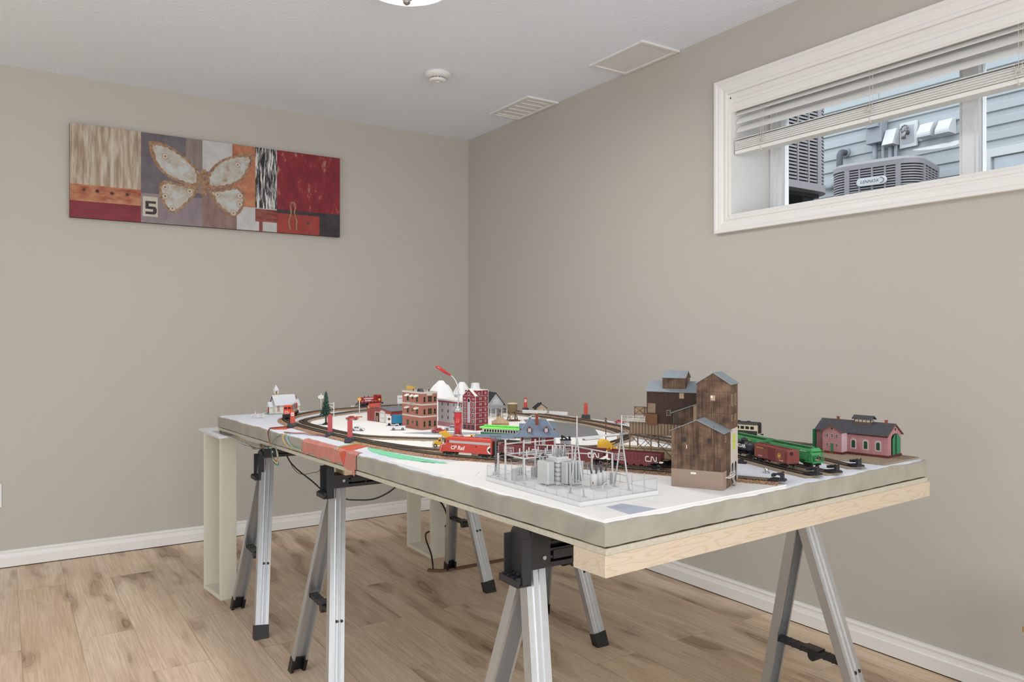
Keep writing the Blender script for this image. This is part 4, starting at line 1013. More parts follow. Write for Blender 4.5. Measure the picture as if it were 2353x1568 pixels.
# dark passenger car at the back
cr = follow(TE, (1.120, 0.742), [0.240], 0.01)
pc = car_at('passenger_car', 'dark roofed cream passenger car at the back edge by the wall', *cr[0])
M_cr = mat('passenger_cream', (206, 192, 160), 0.5, var=0.03); M_dk = mat('passenger_roof', (52, 50, 50), 0.55, var=0.05)
h = 0.116
MB().ext([(-h, y, z) for y, z in ((-0.017, 0.012), (-0.017, 0.040), (0.017, 0.040), (0.017, 0.012))], (2 * h, 0, 0)).build('body', M_cr, pc)
MB().loft([[(x, y, z) for y, z in ((-0.0178 * s, 0.0395), (-0.014 * s, 0.0455), (-0.006 * s, 0.0485), (0.006 * s, 0.0485), (0.014 * s, 0.0455), (0.0178 * s, 0.0395))] for x, s in ((-h - 0.001, 0.92), (-h + 0.01, 1), (h - 0.01, 1), (h + 0.001, 0.92))], True).build('roof', M_dk, pc)
for s in (-1, 1):
    MB().box(-h, h, min(s * 0.017, s * 0.0173), max(s * 0.017, s * 0.0173), 0.012, 0.021).build('lower_panel', M_dk, pc)
wv = MB().box(-0.006, 0.006, -0.0174, -0.0170, 0.0255, 0.0350).build('window', M_window, pc, loc=(-h + 0.016, 0, 0))
for k in range(1, 13): copy_part(wv, pc, (-h + 0.016 + k * 0.0166, 0, 0))
rv_ = MB()
for k in range(6): x = -0.09 + k * 0.034; rv_.box(x - 0.005, x + 0.005, -0.003, 0.003, 0.0480, 0.0510)
rv_.build('roof_vent', M_dk, pc)
MB().box(h, h + 0.004, -0.008, 0.008, 0.013, 0.040).build('diaphragm', M_blk_l, pc)
for s in (-1, 1): truck(pc, s * 0.085, 0.026); coupler(pc, s * (h + 0.004), s)

# green excursion coach with lime roof behind the station
cr = follow(T2[:10], (0.435, 1.025), [0.190], 0.01)
gc = car_at('passenger_coach', 'green coach with bright lime clerestory roof behind the station canopy', cr[0][0], cr[0][1])
M_lime = mat('lime_roof', (126, 222, 104), 0.5, var=0.03); M_lime2 = mat('lime_clerestory', (70, 190, 50), 0.5, var=0.03); M_cg = mat('coach_green', (56, 120, 84), 0.5, var=0.04); M_ccr = mat('coach_cream', (206, 204, 190), 0.5, var=0.02)
h = 0.090
MB().box(-h, h, -0.0165, 0.0165, 0.0110, 0.0235).build('lower_body', M_cg, gc)
MB().box(-h + 0.006, h - 0.006, -0.0160, 0.0160, 0.0235, 0.0360).build('window_band', M_ccr, gc)
wv = MB().bbox(-0.0030, 0.0030, -0.0164, -0.0159, 0.0250, 0.0330, 0.0001).build('window', M_window, gc, loc=(-h + 0.016, 0, 0))
for k in range(1, 17): copy_part(wv, gc, (-h + 0.016 + k * 0.00925, 0, 0))
MB().loft([[(x, y, z) for y, z in ((-0.0180, 0.0355), (-0.0175, 0.0375), (-0.008, 0.0405), (0.008, 0.0405), (0.0175, 0.0375), (0.0180, 0.0355))] for x in (-h - 0.003, h + 0.003)], True).build('roof', M_lime, gc)
MB().ext([(-h + 0.008, -0.0078, 0.0400), (-h + 0.008, -0.0078, 0.0440), (-h + 0.008, 0, 0.0458), (-h + 0.008, 0.0078, 0.0440), (-h + 0.008, 0.0078, 0.0400)], (2 * h - 0.016, 0, 0)).build('clerestory', M_lime, gc)
cw = MB()
for k in range(14): cw.box(-h + 0.014 + k * 0.0115, -h + 0.0235 + k * 0.0115, -0.0082, -0.0078, 0.0410, 0.0432)
cw.build('clerestory_window', M_lime2, gc)
MB().box(-h - 0.010, h + 0.010, -0.013, 0.013, 0.0095, 0.0112).build('platform', M_under, gc)
for s in (-1, 1): truck(gc, s * 0.066, 0.022, mt=M_ccr); coupler(gc, s * (h + 0.010), s)

# red switcher with cab behind the garage, and the orange nosed engine by the church
cr = follow(T1[15:], (0.612, 2.320), [0.140], 0.01)
sw = car_at('switcher_locomotive', 'maroon-red switcher locomotive behind the brick garage, white lettering on its hood', cr[0][0], cr[0][1], 'model locomotive')
M_cpr = mat('switcher_maroon', (158, 44, 44), 0.5, var=0.04)
h = 0.064
MB().loft([[(x, y, z) for y, z in roundtop(0.0115, 0.0165, 0.0425, 0.004)] for x in (-h + 0.008, 0.030)], True).build('hood', M_cpr, sw)
MB().loft([[(x, y, z) for y, z in roundtop(0.0165, 0.0165, 0.0515, 0.006)] for x in (0.031, 0.055)], True).build('cab', M_cpr, sw)
cwn = MB(); cwn.box(0.036, 0.041, -0.0169, -0.0164, 0.037, 0.045); cwn.box(0.044, 0.049, -0.0169, -0.0164, 0.037, 0.045); cwn.box(0.0303, 0.0310, -0.014, -0.011, 0.0435, 0.0485); cwn.build('cab_window', M_window, sw)
MB().box(-h, h, -0.0155, 0.0155, 0.0135, 0.0165).build('walkway', M_blk_l, sw)
MB().box(-0.016, 0.016, -0.012, 0.012, 0.004, 0.0135).build('fuel_tank', M_under, sw)
ex = MB()
for x in (-0.028, -0.006): ex.cyl((x, 0, 0.0415), (x, 0, 0.0480), 0.0020, n=8)
ex.build('exhaust_stack', M_under, sw)
text('lettering', 'CANADIAN', 0.0082, M_white_l, sw, (-0.012, -0.0120, 0.0365), SF, bold=0.0004, sx=1.15)
text('lettering', 'PACIFIC', 0.0082, M_white_l, sw, (-0.014, -0.0120, 0.0265), SF, bold=0.0004, sx=1.15)
rl = MB()
for s in (-1, 1):
    rl.tube([(-h, s * 0.015, 0.026), (0.030, s * 0.015, 0.026)], 0.0005, 4)
    for k in range(6): rl.tube([(-h + k * 0.018, s * 0.015, 0.0165), (-h + k * 0.018, s * 0.015, 0.026)], 0.0005, 4)
rl.build('handrail', M_white_l, sw)
MB().cyl((0.043, -0.0166, 0.030), (0.043, -0.0172, 0.030), 0.0055, n=16).build('shield_emblem', M_yell_l, sw)
for s in (-1, 1): truck(sw, s * 0.038, 0.024); coupler(sw, s * h, s)

cr = follow(T1[12:18], (0.150, 1.980), [0.195], 0.01)
cn = car_at('diesel_locomotive', 'orange nosed hood locomotive rounding the curve by the church', cr[0][0], cr[0][1], 'model locomotive')
M_cno = mat('engine_orange_red', (206, 76, 48), 0.45, var=0.03); M_cng = mat('engine_gray', (122, 122, 124), 0.5, var=0.03)
h = 0.095
MB().box(-h, h, -0.0160, 0.0160, 0.0130, 0.0170).build('walkway', M_blk_l, cn)
pl = MB(); pl.box(-h - 0.0015, -h, -0.0160, 0.0160, 0.0060, 0.0190); pl.box(h, h + 0.0015, -0.016, 0.016, 0.0060, 0.019); pl.build('pilot', M_blk_l, cn)
MB().loft([[(x, y, z) for y, z in roundtop(hw_, 0.0170, zt, 0.004)] for x, hw_, zt in ((-h + 0.003, 0.0095, 0.0300), (-h + 0.006, 0.0120, 0.0330), (-h + 0.022, 0.0125, 0.0345))], True).build('nose', M_cno, cn)
MB().loft([[(x, y, z) for y, z in roundtop(0.0160, 0.0170, zt, 0.005)] for x, zt in ((-h + 0.0221, 0.0490), (-h + 0.026, 0.0520), (-h + 0.046, 0.0520))], True).build('cab', M_cno, cn)
cwn = MB(); cwn.ext([(-h + 0.0218, y, z) for y, z in ((-0.013, 0.0380), (-0.002, 0.0380), (-0.002, 0.0450), (-0.012, 0.0450))], (-0.0004, 0, 0)); cwn.ext([(-h + 0.0218, y, z) for y, z in ((0.013, 0.0380), (0.002, 0.0380), (0.002, 0.0450), (0.012, 0.0450))], (-0.0004, 0, 0))
for s in (-1, 1): cwn.box(-h + 0.029, -h + 0.042, min(s * 0.0160, s * 0.0163), max(s * 0.0160, s * 0.0163), 0.038, 0.046)
cwn.build('cab_window', M_window, cn)
MB().loft([[(x, y, z) for y, z in roundtop(0.0110, 0.0170, 0.0480, 0.005)] for x in (-h + 0.0462, h - 0.030)], True).build('long_hood', M_cng, cn)
MB().loft([[(x, y, z) for y, z in roundtop(0.0125, 0.0170, 0.0500, 0.005)] for x in (h - 0.0298, h - 0.004)], True).build('radiator_hood', M_cno, cn)
for s in (-1, 1): cn_logo(cn, -0.016, 0.027, 0.012, s * 0.0114)
fl = MB()
for x in (-0.02, 0.0, 0.02, 0.045): fl.cyl((x, 0, 0.0475), (x, 0, 0.0505), 0.0055, n=14)
fl.box(0.055, 0.075, -0.008, 0.008, 0.0495, 0.0520); fl.build('roof_fan', mat('fan_light_gray', (206, 206, 206), 0.5, var=0), cn)
ng = MB(); ng.M = Matrix.Translation((-h + 0.0024, 0, 0.0248)) @ Matrix.Rotation(R(-90), 4, 'Z')
o = cn_logo(cn, -0.0075, -0.004, 0.0068, 0.0, 'nose_logo'); o.matrix_local = Matrix.Translation((-h + 0.0026, 0, 0.0255)) @ Matrix.Rotation(R(-90), 4, 'Z')
rl = MB()
for s in (-1, 1):
    rl.tube([(-h + 0.001, s * 0.0155, 0.0280), (h, s * 0.0155, 0.0280)], 0.0005, 4)
    for k in range(9): rl.tube([(-h + 0.001 + k * 0.0236, s * 0.0155, 0.017), (-h + 0.001 + k * 0.0236, s * 0.0155, 0.028)], 0.0005, 4)
rl.build('handrail', M_white_l, cn)
MB().box(-0.026, 0.026, -0.0125, 0.0125, 0.0035, 0.0130).build('fuel_tank', M_blk_l, cn)
for s in (-1, 1): truck(cn, s * 0.062, 0.016, 3); coupler(cn, s * (h + 0.0015), s)
lt = MB()
for y in (-0.0025, 0.0025): lt.cyl((-h + 0.0026, y, 0.0305), (-h + 0.0018, y, 0.0305), 0.0016, n=10)
lt.build('headlight', M_white_l, cn)

# tan cylindrical covered hopper on the passing siding
cr = follow(T3, (0.455, 0.438), [0.17], 0.01)
th = car_at('covered_hopper_car', 'tan covered hopper under the mine trestle behind the open hoppers', cr[0][0], cr[0][1])
M_tanh = mat('hopper_tan', (196, 180, 146), 0.55, var=0.05)
h = 0.078
MB().loft([[(x, y, z) for y, z in roundtop(0.0165, zl, 0.0420, 0.012)] for x, zl in ((-h, 0.029), (-h * 0.75, 0.014), (h * 0.75, 0.014), (h, 0.029))], True).build('body', M_tanh, th)
wl = MB()
for k in range(26):
    x = -h + 0.004 + k * (2 * h - 0.008) / 25; wl.tube([(x, -0.0168, 0.042), (x, -0.0168, 0.045)], 0.0004, 4)
wl.box(-h, h, -0.0172, -0.0164, 0.0450, 0.0456); wl.box(-h, h, -0.0168, 0.0168, 0.0418, 0.0424); wl.build('roof_walk', M_tanh, th)
ub = MB(); ub.box(-h - 0.006, h + 0.006, -0.013, 0.013, 0.0105, 0.0135); ub.build('underframe', M_under, th)
for s in (-1, 1): truck(th, s * 0.060); coupler(th, s * (h + 0.006), s)
cn_logo(th, 0.01, 0.024, 0.010, -0.0168)
# ================================================================ MODEL BUILDINGS
def place(name, label, cat, X, Y, rot=0, z=0.0, group=None):
    return thing(name, label, cat, tp(X, Y, z + 0.0010), TANG + R(rot), group)
WCACHE = {}
def wnd(parent, face, a, z, w, h, fm, gm, off=0.0, cols=2, rows=2, name='window', fr=0.0009, d=0.0007):
    """framed window on the plane x=off ('x', facing -x) or y=off ('y', facing -y); also 'X' and 'Y' for the far faces"""
    key = (round(w, 5), round(h, 5), fm.name, gm.name, cols, rows, name, fr, d)
    if key not in WCACHE:
        b = MB(); b.box(-w / 2, w / 2, -d * 0.5, 0.0002, -h / 2, h / 2, 1)
        for x0, x1, z0, z1 in ((-w / 2 - fr, w / 2 + fr, -h / 2 - fr, -h / 2), (-w / 2 - fr, w / 2 + fr, h / 2, h / 2 + fr), (-w / 2 - fr, -w / 2, -h / 2, h / 2), (w / 2, w / 2 + fr, -h / 2, h / 2)): b.box(x0, x1, -d, 0.0002, z0, z1, 0)
        t = max(0.0003, fr * 0.5)
        for k in range(1, cols): x = -w / 2 + w * k / cols; b.box(x - t / 2, x + t / 2, -d * 0.9, 0, -h / 2, h / 2, 0)
        for k in range(1, rows): q = -h / 2 + h * k / rows; b.box(-w / 2, w / 2, -d * 0.9, 0, q - t / 2, q + t / 2, 0)
        o = b.build(name, [fm, gm]); WCACHE[key] = o
        o.parent = parent
    else:
        o = WCACHE[key].copy(); COL.objects.link(o); o.parent = parent; o.name = name
    if face == 'y': o.location = (a, off, z); o.rotation_euler = (0, 0, 0)
    elif face == 'x': o.location = (off, a, z); o.rotation_euler = (0, 0, R(-90))
    elif face == 'Y': o.location = (a, off, z); o.rotation_euler = (0, 0, R(180))
    else: o.location = (off, a, z); o.rotation_euler = (0, 0, R(90))
    return o
def gable(mb, x0, x1, y0, y1, z0, ze, za, ridge='y'):
    """walls with two gables; ridge runs along x or y"""
    if ridge == 'y':
        xm = (x0 + x1) / 2; mb.ext([(x0, y0, z0), (x1, y0, z0), (x1, y0, ze), (xm, y0, za), (x0, y0, ze)], (0, y1 - y0, 0))
    else:
        ym = (y0 + y1) / 2; mb.ext([(x0, y0, z0), (x0, y1, z0), (x0, y1, ze), (x0, ym, za), (x0, y0, ze)], (x1 - x0, 0, 0))
    return mb
def gable_roof(mb, x0, x1, y0, y1, ze, za, ridge='y', ov=0.003, t=0.0016, eo=0.003):
    if ridge == 'y':
        xm = (x0 + x1) / 2; s = (za - ze) / (xm - x0)
        for sx_ in (-1, 1):
            xe = xm + sx_ * (xm - x0 + eo); zz = za - s * (xm - x0 + eo)
            mb.ext([(xm, y0 - ov, za), (xe, y0 - ov, zz), (xe, y0 - ov, zz + t), (xm, y0 - ov, za + t * 1.1)], (0, y1 - y0 + 2 * ov, 0))
    else:
        ym = (y0 + y1) / 2; s = (za - ze) / (ym - y0)
        for sx_ in (-1, 1):
            ye = ym + sx_ * (ym - y0 + eo); zz = za - s * (ym - y0 + eo)
            mb.ext([(x0 - ov, ym, za), (x0 - ov, ye, zz), (x0 - ov, ye, zz + t), (x0 - ov, ym, za + t * 1.1)], (x1 - x0 + 2 * ov, 0, 0))
    return mb
M_dkglass = mat('model_window_dark', (40, 38, 36), 0.25, var=0)
M_mwhite = mat('model_white_trim', (222, 221, 216), 0.5, var=0.01)

# ---- the tall brown mine building
m, N, Lk, b = nodemat('brown_weathered_boards'); M_board = m
b.inputs['Roughness'].default_value = 0.75
tc = N.new('ShaderNodeTexCoord'); mp = N.new('ShaderNodeMapping'); mp.inputs['Scale'].default_value = (420, 420, 14); Lk.new(tc.outputs['Object'], mp.inputs['Vector'])
n1 = N.new('ShaderNodeTexNoise'); n1.inputs['Scale'].default_value = 1; n1.inputs['Detail'].default_value = 3; Lk.new(mp.outputs[0], n1.inputs['Vector'])
n2 = N.new('ShaderNodeTexNoise'); n2.inputs['Scale'].default_value = 40; n2.inputs['Detail'].default_value = 4; Lk.new(tc.outputs['Object'], n2.inputs['Vector'])
ad = mth(N, Lk, 'ADD', mth(N, Lk, 'MULTIPLY', n1.outputs['Fac'], 0.42), mth(N, Lk, 'MULTIPLY', n2.outputs['Fac'], 0.62))
r1 = ramp(N, [(0.38, rgb(54, 39, 29)), (0.52, rgb(88, 66, 50)), (0.68, rgb(120, 96, 76))]); Lk.new(ad, r1.inputs[0]); Lk.new(r1.outputs[0], b.inputs['Base Color'])
M_bdark = mat('dark_brown_boards', (62, 44, 34), 0.6, var=0.35, scale=90, stretch=(3, 3, 0.4))
M_taupe = mat('taupe_concrete', (146, 128, 114), 0.7, var=0.03)
M_tin = mat('blue_gray_tin_roof', (132, 142, 148), 0.5, 0.15, var=0.12, scale=60, stretch=(1, 1, 1))
M_seam = mat('dark_seam', (48, 36, 30), 0.8, var=0)
M_tan = mat('tan_model_wood', (176, 152, 124), 0.7, var=0.08, scale=60)
M_pgray = mat('pale_gray_plastic', (190, 184, 174), 0.55, var=0.02)
mn = place('mine_building', 'tall dark brown wooden mine building with several blue-grey tin roofs', 'model building', 0.397, 0.050, 24)
MB().box(0, 0.064, 0, 0.115, 0, 0.0395).build('concrete_base', M_taupe, mn)
gable(MB(), 0.0004, 0.064, 0.0004, 0.1146, 0.0395, 0.1235, 0.149, 'x').build('front_house_wall', M_board, mn)
gable_roof(MB(), 0.0, 0.066, 0.0, 0.115, 0.1235, 0.149, 'x', 0.003).build('front_house_roof', M_tin, mn)
for a, z in ((0.086, 0.105), (0.029, 0.106)): wnd(mn, 'x', a, z, 0.0075, 0.0085, M_bdark, M_dkglass, 0.0004, 1, 1)
MB().box(-0.0004, 0, 0.059, 0.071, 0.0305, 0.0345).build('name_plate', M_mwhite, mn)
MB().box(-0.0002, 0.0006, 0.0795, 0.0808, 0.0855, 0.0935).build('white_slot', M_mwhite, mn)
sm = MB()
for y in (0.056, 0.020, 0.092): sm.box(0.0001, 0.0006, y - 0.0003, y + 0.0003, 0.040, 0.140)
sm.box(0.0001, 0.0006, 0, 0.115, 0.0700, 0.0704); sm.build('board_seam', M_seam, mn)
# side opening with chute
MB().box(0.030, 0.064, -0.0006, 0.001, 0.0, 0.12).build('side_panel', M_board, mn)
for a, z, h_ in ((0.022, 0.109, 0.012), (0.050, 0.113, 0.010)): wnd(mn, 'y', a, z, 0.006, h_, M_tan, M_dkglass, 0.0004, 1, 1)
ch = MB(); ch.ext([(0.066, -0.010, 0.0), (0.072, -0.010, 0.0), (0.066, 0.0, 0.028), (0.062, 0.0, 0.028)], (0.012, 0, 0))
ch.build('chute', M_pgray, mn)
rl = MB()
for z in (0.030, 0.036): rl.tube([(0.020, -0.010, z), (0.064, -0.010, z)], 0.0005, 4)
for x in (0.020, 0.042, 0.064): rl.tube([(x, -0.010, 0.026), (x, -0.010, 0.036)], 0.0005, 4)
rl.box(0.018, 0.066, -0.011, 0, 0.0245, 0.026); rl.build('side_walkway', M_mwhite, mn)
# tall house behind it
MB().box(0.064, 0.135, 0.0, 0.076, 0.0, 0.125).build('tall_house_base', M_pgray, mn)
gable(MB(), 0.0642, 0.1348, 0.0002, 0.0758, 0.125, 0.2265, 0.2505, 'x').build('tall_house_wall', M_board, mn)
gable_roof(MB(), 0.064, 0.135, 0, 0.076, 0.2265, 0.2505, 'x', 0.003, 0.0016, 0.0025).build('tall_house_roof', M_tin, mn)
sm = MB()
for z in (0.160, 0.184, 0.208, 0.2325): sm.box(0.0638, 0.0643, 0.012 * (z > 0.23), 0.076 - 0.012 * (z > 0.23), z, z + 0.0005)
sm.build('board_seam', M_seam, mn)
MB().box(0.0640, 0.0700, -0.0003, 0.0762, 0.125, 0.2260).build('corner_board', M_board, mn)
wnd(mn, 'x', 0.039, 0.1945, 0.0085, 0.0100, M_tan, M_tan, 0.0640, 1, 1)
MB().box(0.0632, 0.0638, 0.0395, 0.0440, 0.1945, 0.1995).build('window_light_patch', M_mwhite, mn)  # white patch painted in for light showing through the window
for x in (0.080, 0.112):
    wnd(mn, 'y', x, 0.190, 0.008, 0.024, M_tan, M_dkglass, 0.0002, 1, 1); wnd(mn, 'y', x, 0.150, 0.007, 0.012, M_tan, M_dkglass, 0.0002, 1, 1)
for x in (0.084, 0.113):
    ar = MB(); ar.ext([(x - 0.009, 0.0001, 0.001), (x + 0.009, 0.0001, 0.001)] + [(x + 0.009 * math.cos(R(k * 30)), 0.0001, 0.040 + 0.009 * math.sin(R(k * 30))) for k in range(7)], (0, -0.0003, 0)); ar.build('arched_opening', M_dkglass, mn)
MB().box(0.086, 0.110, -0.0004, 0, 0.078, 0.112).build('green_decal', mat('lime_decal', (178, 188, 88), 0.6, var=0.2, scale=120), mn)
# wide breaker house on the trestle, cupola on top
bx0, bx1 = 0.185, 0.245
gable(MB(), bx0, bx1, 0.076, 0.237, 0.116, 0.1985, 0.2205, 'y').build('breaker_wall', M_bdark, mn)
gable_roof(MB(), bx0, bx1, 0.076, 0.237, 0.1985, 0.2205, 'y', 0.002, 0.0016, 0.004).build('breaker_roof', M_tin, mn)
MB().box(0.130, 0.190, 0.030, 0.076, 0.150, 0.196).build('link_house', M_bdark, mn)
gable(MB(), 0.190, 0.226, 0.139, 0.198, 0.1995, 0.2335, 0.2475, 'y').build('cupola_wall', M_board, mn)
gable_roof(MB(), 0.190, 0.226, 0.139, 0.198, 0.2335, 0.2475, 'y', 0.002, 0.0014, 0.004).build('cupola_roof', M_tin, mn)
wnd(mn, 'x', 0.1475, 0.1875, 0.010, 0.012, M_tan, M_tan, bx0, 1, 1); wnd(mn, 'x', 0.1805, 0.1440, 0.009, 0.012, M_tan, M_dkglass, bx0, 1, 1)
wnd(mn, 'y', 0.212, 0.2240, 0.004, 0.010, M_tan, M_dkglass, 0.139, 1, 1)
pt = MB(); pt.box(bx0 - 0.001, bx0, 0.214, 0.234, 0.142, 0.166); pt.build('pale_panel', mat('worn_panel', (136, 116, 98), 0.7, var=0.2, scale=80), mn)
MB().box(bx0 - 0.006, bx0, 0.208, 0.239, 0.114, 0.140).build('loading_box', mat('rust_brown_board', (112, 78, 54), 0.7, var=0.2), mn)
# sloping conveyor house over the track
cv = MB(); cv.ext([(0.150, 0.158, 0.122), (0.150, 0.100, 0.122), (0.150, 0.100, 0.170), (0.150, 0.158, 0.1485)], (0.034, 0, 0)); cv.build('conveyor_house', M_board, mn)
MB().ext([(0.147, 0.164, 0.1465), (0.147, 0.097, 0.1715), (0.147, 0.097, 0.1735), (0.147, 0.164, 0.1485)], (0.040, 0, 0)).build('conveyor_roof', M_tin, mn)
MB().box(0.1495, 0.150, 0.146, 0.156, 0.122, 0.146).build('conveyor_door', M_dkglass, mn)
MB().box(0.1490, 0.150, 0.100, 0.108, 0.122, 0.169).build('corner_board', M_tan, mn)
# coal bins on a braced trestle
bn = MB(); bn.box(0.187, 0.247, 0.100, 0.2830, 0.0885, 0.1185)
bn.build('coal_bin', mat('bin_brown', (150, 128, 106), 0.7, var=0.08, scale=60), mn)
bt = MB()
for k in range(23): y = 0.101 + k * 0.00825; bt.box(0.1856, 0.187, y - 0.0005, y + 0.0005, 0.0885, 0.1185)
bt.build('bin_batten', mat('dark_batten', (104, 80, 62), 0.7, var=0.1), mn)
M_post = mat('trestle_brown', (128, 104, 86), 0.7, var=0.1)
for x in (0.187, 0.246):
    for y in (0.283, 0.2265, 0.170): MB().box(x - 0.0013, x + 0.0013, y - 0.0013, y + 0.0013, 0.0, 0.0885).build('trestle_post', M_post, mn)
    br = MB()
    for y0, y1 in ((0.283, 0.2265), (0.2265, 0.170)):
        for za, zb_ in ((0.085, 0.030), (0.030, 0.085)): br.tube([(x, y0, za), (x, y1, zb_)], 0.0010, 4)
        br.box(x - 0.001, x + 0.001, y1, y0, 0.0265, 0.0285)
    br.box(x - 0.0012, x + 0.0012, 0.170, 0.283, 0.0865, 0.0885)
    br.build('cross_brace', M_post, mn)
dk = MB(); dk.box(0.176, 0.247, 0.237, 0.286, 0.1185, 0.1205); dk.box(0.187, 0.247, 0.286, 0.302, 0.1185, 0.1200); dk.tube([(0.19, 0.302, 0.1185), (0.19, 0.284, 0.100)], 0.0007, 4); dk.build('bin_deck', M_pgray, mn)
rl = MB()
for z in (0.126, 0.132): rl.tube([(0.177, 0.237, z), (0.177, 0.300, z)], 0.0006, 4)
for k in range(5): y = 0.240 + k * 0.015; rl.tube([(0.177, y, 0.1185), (0.177, y, 0.132)], 0.0006, 4)
rl.build('deck_railing', M_mwhite, mn)
xr = MB(); x = 0.246
for z in (0.130, 0.1495): xr.box(x - 0.001, x + 0.001, 0.237, 0.293, z, z + 0.0015)
for y in (0.238, 0.265, 0.292): xr.box(x - 0.001, x + 0.001, y - 0.0008, y + 0.0008, 0.1205, 0.151)
for y0, y1 in ((0.238, 0.265), (0.265, 0.292)): xr.tube([(x, y0, 0.131), (x, y1, 0.150)], 0.0007, 4); xr.tube([(x, y0, 0.150), (x, y1, 0.131)], 0.0007, 4)
xr.build('braced_parapet', M_post, mn)
MB().box(0.247, 0.248, 0.237, 0.293, 0.131, 0.1495).build('parapet_panel', M_tan, mn)

# ---- pink engine house on its cork pad
M_pink = mat('pink_brick', (166, 120, 122), 0.8, var=0.24, scale=120, stretch=(1, 1, 3)); M_pinkd = mat('dark_red_footing', (96, 46, 44), 0.8, var=0.15)
M_quoin = mat('pale_pink_quoin', (190, 166, 170), 0.8, var=0.08, scale=150)
M_slate = mat('charcoal_slate_roof', (72, 72, 78), 0.75, var=0.25, scale=70, stretch=(0.3, 8, 1)); M_gdoor = mat('green_door', (48, 122, 84), 0.6, var=0.05)
M_tbr = mat('timber_brown_trim', (112, 82, 62), 0.7, var=0.1); M_chim = mat('brick_chimney', (140, 76, 62), 0.8, var=0.15, scale=120)
ck = MB().prism([(1.006, 0.014), (1.199, 0.018), (1.203, 0.30), (0.985, 0.30), (0.985, 0.150)], 0.0005, 0.0042)
ck = ck.build('cork_pad', M_bed); ck.location = tp(0, 0); ck.rotation_euler = (0, 0, TANG); tag(ck, 'brown cork pad under the pink engine house', 'cork pad')
en = place('engine_house', 'pink brick engine house with dark roof and green doors by the wall', 'model building', 1.106, 0.057, 3, 0.0034)
W_, D_ = 0.080, 0.205
MB().box(-0.002, W_ + 0.002, -0.002, D_ + 0.002, 0, 0.006).box(-0.032, 0, 0.112, 0.172, 0, 0.006).build('footing', M_pinkd, en)
gable(MB(), 0, W_, 0, D_, 0.006, 0.0625, 0.089, 'y').build('wall', M_pink, en)
gable(MB(), -0.030, 0.03, 0.114, 0.170, 0.006, 0.0620, 0.0790, 'x').build('wing_wall', M_pink, en)
gable_roof(MB(), 0, W_, 0, D_, 0.0625, 0.089, 'y', 0.004, 0.0022, 0.006).build('roof', M_slate, en)
gable_roof(MB(), -0.030, 0.036, 0.114, 0.170, 0.0620, 0.0790, 'x', 0.004, 0.0020, 0.004).build('wing_roof', M_slate, en)
ts = MB()
for s in (-1, 1): ts.ext([(-0.0350, 0.142, 0.0785), (-0.0350, 0.142 + s * 0.033, 0.0585), (-0.0350, 0.142 + s * 0.033, 0.0612), (-0.0350, 0.142, 0.0812)], (0.0018, 0, 0))
for s in (-1, 1): ts.ext([(0.040, -0.0048, 0.0886), (0.040 + s * 0.047, -0.0048, 0.0576), (0.040 + s * 0.047, -0.0048, 0.0602), (0.040, -0.0048, 0.0912)], (0, 0.0016, 0))
ts.cyl((-0.0345, 0.142, 0.080), (-0.0345, 0.142, 0.086), 0.001, n=6); ts.build('barge_board', M_tbr, en)
cu = MB(); cu.box(0.030, 0.050, 0.060, 0.108, 0.082, 0.0985); cu.build('roof_monitor', M_tbr, en)
gable_roof(MB(), 0.028, 0.052, 0.058, 0.110, 0.0985, 0.1060, 'y', 0.003, 0.0018, 0.003).build('monitor_roof', M_slate, en)
for k in range(4): wnd(en, 'x', 0.0675 + k * 0.011, 0.0935, 0.0062, 0.0055, M_mwhite, mat('opal_pane', (198, 196, 180), 0.4, var=0), 0.030, 1, 1)
wnd(en, 'y', 0.040, 0.0940, 0.012, 0.0055, M_mwhite, M_dkglass, 0.060, 3, 1)
for y in (0.160, 0.022):
    c = MB(); c.box(0.037, 0.043, y - 0.003, y + 0.003, 0.085, 0.0975); c.box(0.0362, 0.0438, y - 0.0038, y + 0.0038, 0.0975, 0.0990); c.build('chimney', M_chim, en)
M_gwin = mat('green_window_frame', (44, 96, 70), 0.6, var=0); M_gwg = mat('greenish_pane', (40, 62, 52), 0.3, var=0.2, scale=200)
for y in (0.095, 0.0605, 0.026):
    ar = MB(); ar.ext([(-0.0003, y - 0.0085, 0.016), (-0.0003, y + 0.0085, 0.016)] + [(-0.0003, y + 0.0085 * math.cos(R(30 * k)), 0.039 + 0.006 * math.sin(R(30 * k))) for k in range(7)], (0.0003, 0, 0)); ar.build('window_surround', M_quoin, en)
    ar = MB(); ar.ext([(-0.0009, y - 0.0050, 0.019), (-0.0009, y + 0.0050, 0.019)] + [(-0.0009, y + 0.0050 * math.cos(R(30 * k)), 0.037 + 0.0035 * math.sin(R(30 * k))) for k in range(7)], (0.0006, 0, 0)); w0 = ar.build('arched_window', M_gwin, en)
    gl_ = MB()
    for c in range(3):
        for r_ in range(4): gl_.box(-0.0012, -0.0009, y - 0.0042 + c * 0.0030, y - 0.0042 + c * 0.0030 + 0.0024, 0.0200 + r_ * 0.0046, 0.0200 + r_ * 0.0046 + 0.0038)
    gl_.build('pane', M_gwg, w0)
for k in range(4):
    y = 0.0085 + k * 0.0345; MB().box(-0.0008, 0.0005, y - 0.0012, y + 0.0012, 0.006, 0.056).build('brick_pilaster', M_pink, en)
MB().box(-0.0010, 0.0004, 0, 0.112, 0.0550, 0.0620).build('cornice', M_pinkd, en)
for y in (0.128, 0.142, 0.156):
    wnd(en, 'x', y, 0.0500, 0.0058, 0.0085, M_quoin, M_gwg, -0.030, 2, 2)
    if y != 0.142: wnd(en, 'x', y, 0.0240, 0.0058, 0.0085, M_quoin, M_gwg, -0.030, 2, 2)
MB().box(-0.0310, -0.030, 0.1385, 0.1455, 0.006, 0.0285).build('door', M_gdoor, en)
